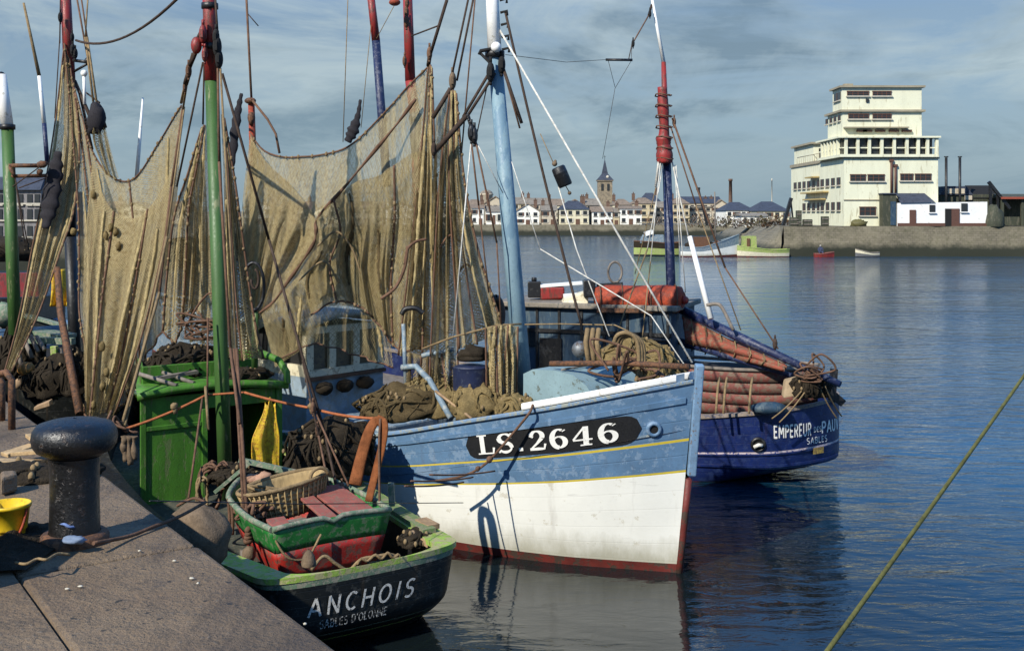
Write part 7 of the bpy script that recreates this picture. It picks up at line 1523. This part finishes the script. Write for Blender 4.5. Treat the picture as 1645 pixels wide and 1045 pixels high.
# ------------------------------------------------------------------ boats across the harbour
def small_boat(label, pxs, pxb, ywl, zst, zbow, Y, colors, cat='boat', name='moored_boat', group='small boats across the harbour', flipx=False):
    xs_, xb_ = (pxs-CX)*Y/F, (pxb-CX)*Y/F; L = abs(xb_-xs_); hd = 0.0 if xb_ > xs_ else math.pi
    hu = Hull((xs_, Y), hd, [0, L*.06, L*.3, L*.6, L*.85, L], [L*.11, L*.13, L*.16, L*.15, L*.08, .03], [zst, zst*.97, zst*.93, lerp(zst, zbow, .3), lerp(zst, zbow, .72), zbow], [L*.08, L*.10, L*.13, L*.11, L*.05, .02], zk=-.4, p=.8)
    hu.stations = lambda n=30: [L*i/n for i in range(n+1)]
    r_ = thing(name, label, cat, (xs_, Y, 0), hd, group); b = MB(); hu.skin(b, [(('z', -.3), .12, 0, 2), (.12, .58, 1, 3), (.58, 1, 2, 3)], 30)
    e = [hu.M@hu.loc_pt(0, zst*k/4, 1) for k in range(5)]+[hu.M@hu.loc_pt(0, zst*k/4, -1) for k in reversed(range(5))]; b.add(e, [tuple(range(10))], 2)
    b.build('hull', [K[c] for c in colors[:3]], r_); b = MB(); hu.deck(b, -.15, .05, n=30); b.build('deck', K['greytimber'], r_); b = MB(); hu.cap(b, .04, .1, .08, n=30); b.build('gunwale', K[colors[3]], r_); return r_, hu
r_, hu = small_boat('white and blue fishing boat lying across the harbour behind the navy mast', 1092, 1187, 411, 1.0, 2.2, 110, ('bootred', 'hullwhite', 'bluegrey', 'bluegrey'), 'fishing boat', 'fishing_boat')
b = MB(); b.prism([(hu.M@Vector((1.4, -.5, .8))), (hu.M@Vector((2.9, -.5, .8))), (hu.M@Vector((2.9, -.5, 2.0))), (hu.M@Vector((1.4, -.5, 2.0)))], (0, 1, 0)); b.build('cabin', K['iron'], r_); b = MB(); b.cyl(hu.M@Vector((3.6, 0, .8)), hu.M@Vector((3.5, 0, 6.5)), .07, 8); b.build('mast', K['greytimber'], r_)
for k, px in enumerate((1108, 1130, 1142, 1152)): b = MB(); b.ball(at(px, 394-(k % 2)*2, 110), (.5, .4, .35), 10, 8, jit=.4, seed=k); b.build('gear_heap', K['iron'] if k % 2 else K['heapdark'], r_)
r_, hu = small_boat('grey green boat with a dark cabin at the left end of the far moored boats', 1092, 1018, 409, 1.4, 1.5, 112, ('black', 'palegreen', 'heapdark', 'iron'), 'fishing boat', 'fishing_boat')
b = MB(); b.prism([at(1028, 390, 111.6), at(1066, 390, 111.6), at(1066, 377, 111.6), at(1034, 377, 111.6)], (0, 1, 0)); b.build('cabin', K['bluegrey'], r_); b = MB(); b.bar(at(1036, 376, 112), at(1048, 372, 112), 1.2, .4); b.build('cabin_roof', K['white'], r_)
r_, hu = small_boat('white hulled boat with yellow green cabin at the right end of the far moored boats', 1266, 1184, 411, .75, 1.1, 109.6, ('bootred', 'cream', 'palegreen', 'palegreen'), 'fishing boat', 'fishing_boat')
b = MB(); b.prism([at(1193, 401, 109.4), at(1216, 401, 109.4), at(1215, 379, 109.4), at(1195, 379, 109.4)], (0, 1.2, 0)); b.build('cabin', K['palegreen'], r_); b = MB(); b.prism([at(1200, 398, 109.3), at(1205, 398, 109.3), at(1205, 383, 109.3), at(1200, 383, 109.3)], (0, .06, 0)); b.build('door', K['iron'], r_)
r_, hu = small_boat('small orange red rowing boat with a person below the mole', 1308, 1340, 410, .35, .5, 108.6, ('bootred', 'mastred', 'mastred', 'brickred'), 'rowing boat', 'rowing_boat'); 
r_, hu = small_boat('small grey white rowing boat alone under the mole wall', 1412, 1374, 408, .45, .8, 109.0, ('black', 'steel', 'cream', 'greytimber'), 'rowing boat', 'rowing_boat')
# the person in the red boat
def person(label, base, h, mat):
    me = bpy.data.meshes.new('person'); X_, Y_, Z_ = base; s = h/1.0
    V = [(0, 0, .28), (0, 0, .55), (0, 0, .72), (0, 0, .80), (0, 0, .93), (.14, 0, .28), (.17, -.28, .30), (.17, -.30, .02), (-.14, 0, .28), (-.17, -.28, .30), (-.17, -.30, .02), (.2, 0, .68), (.25, -.08, .46), (.2, -.26, .38), (-.2, 0, .68), (-.25, -.08, .46), (-.2, -.26, .38)]
    E = [(0, 1), (1, 2), (2, 3), (3, 4), (0, 5), (5, 6), (6, 7), (0, 8), (8, 9), (9, 10), (2, 11), (11, 12), (12, 13), (2, 14), (14, 15), (15, 16)]
    Rd = [.15, .14, .13, .06, .095, .11, .08, .05, .11, .08, .05, .075, .055, .04, .075, .055, .04]
    me.from_pydata([(X_+x*s, Y_+y*s, Z_+z*s) for x, y, z in V], E, []); o = bpy.data.objects.new('person', me); col.objects.link(o)
    m_ = o.modifiers.new('skin', 'SKIN')
    for i, sv in enumerate(me.skin_vertices[0].data): sv.radius = (Rd[i]*s, Rd[i]*s); sv.use_root = (i == 0)
    o.modifiers.new('sub', 'SUBSURF').levels = 1; me.materials.append(mat); return tag(o, label, 'person')
pp = at(1318, 402, 108.6); pp.z = .25
pe = person('person in dark blue clothes sitting in the small orange red rowing boat', pp, .95, paint('dark_blue_clothes', (.04, .05, .10), .9, .3)); hd_ = MB(); hd_.ball(pp+Vector((0, 0, .90)), (.10, .10, .08), 10, 6); hd_.build('cap', paint('pale_cap', (.4, .36, .3), .9, .2), pe)
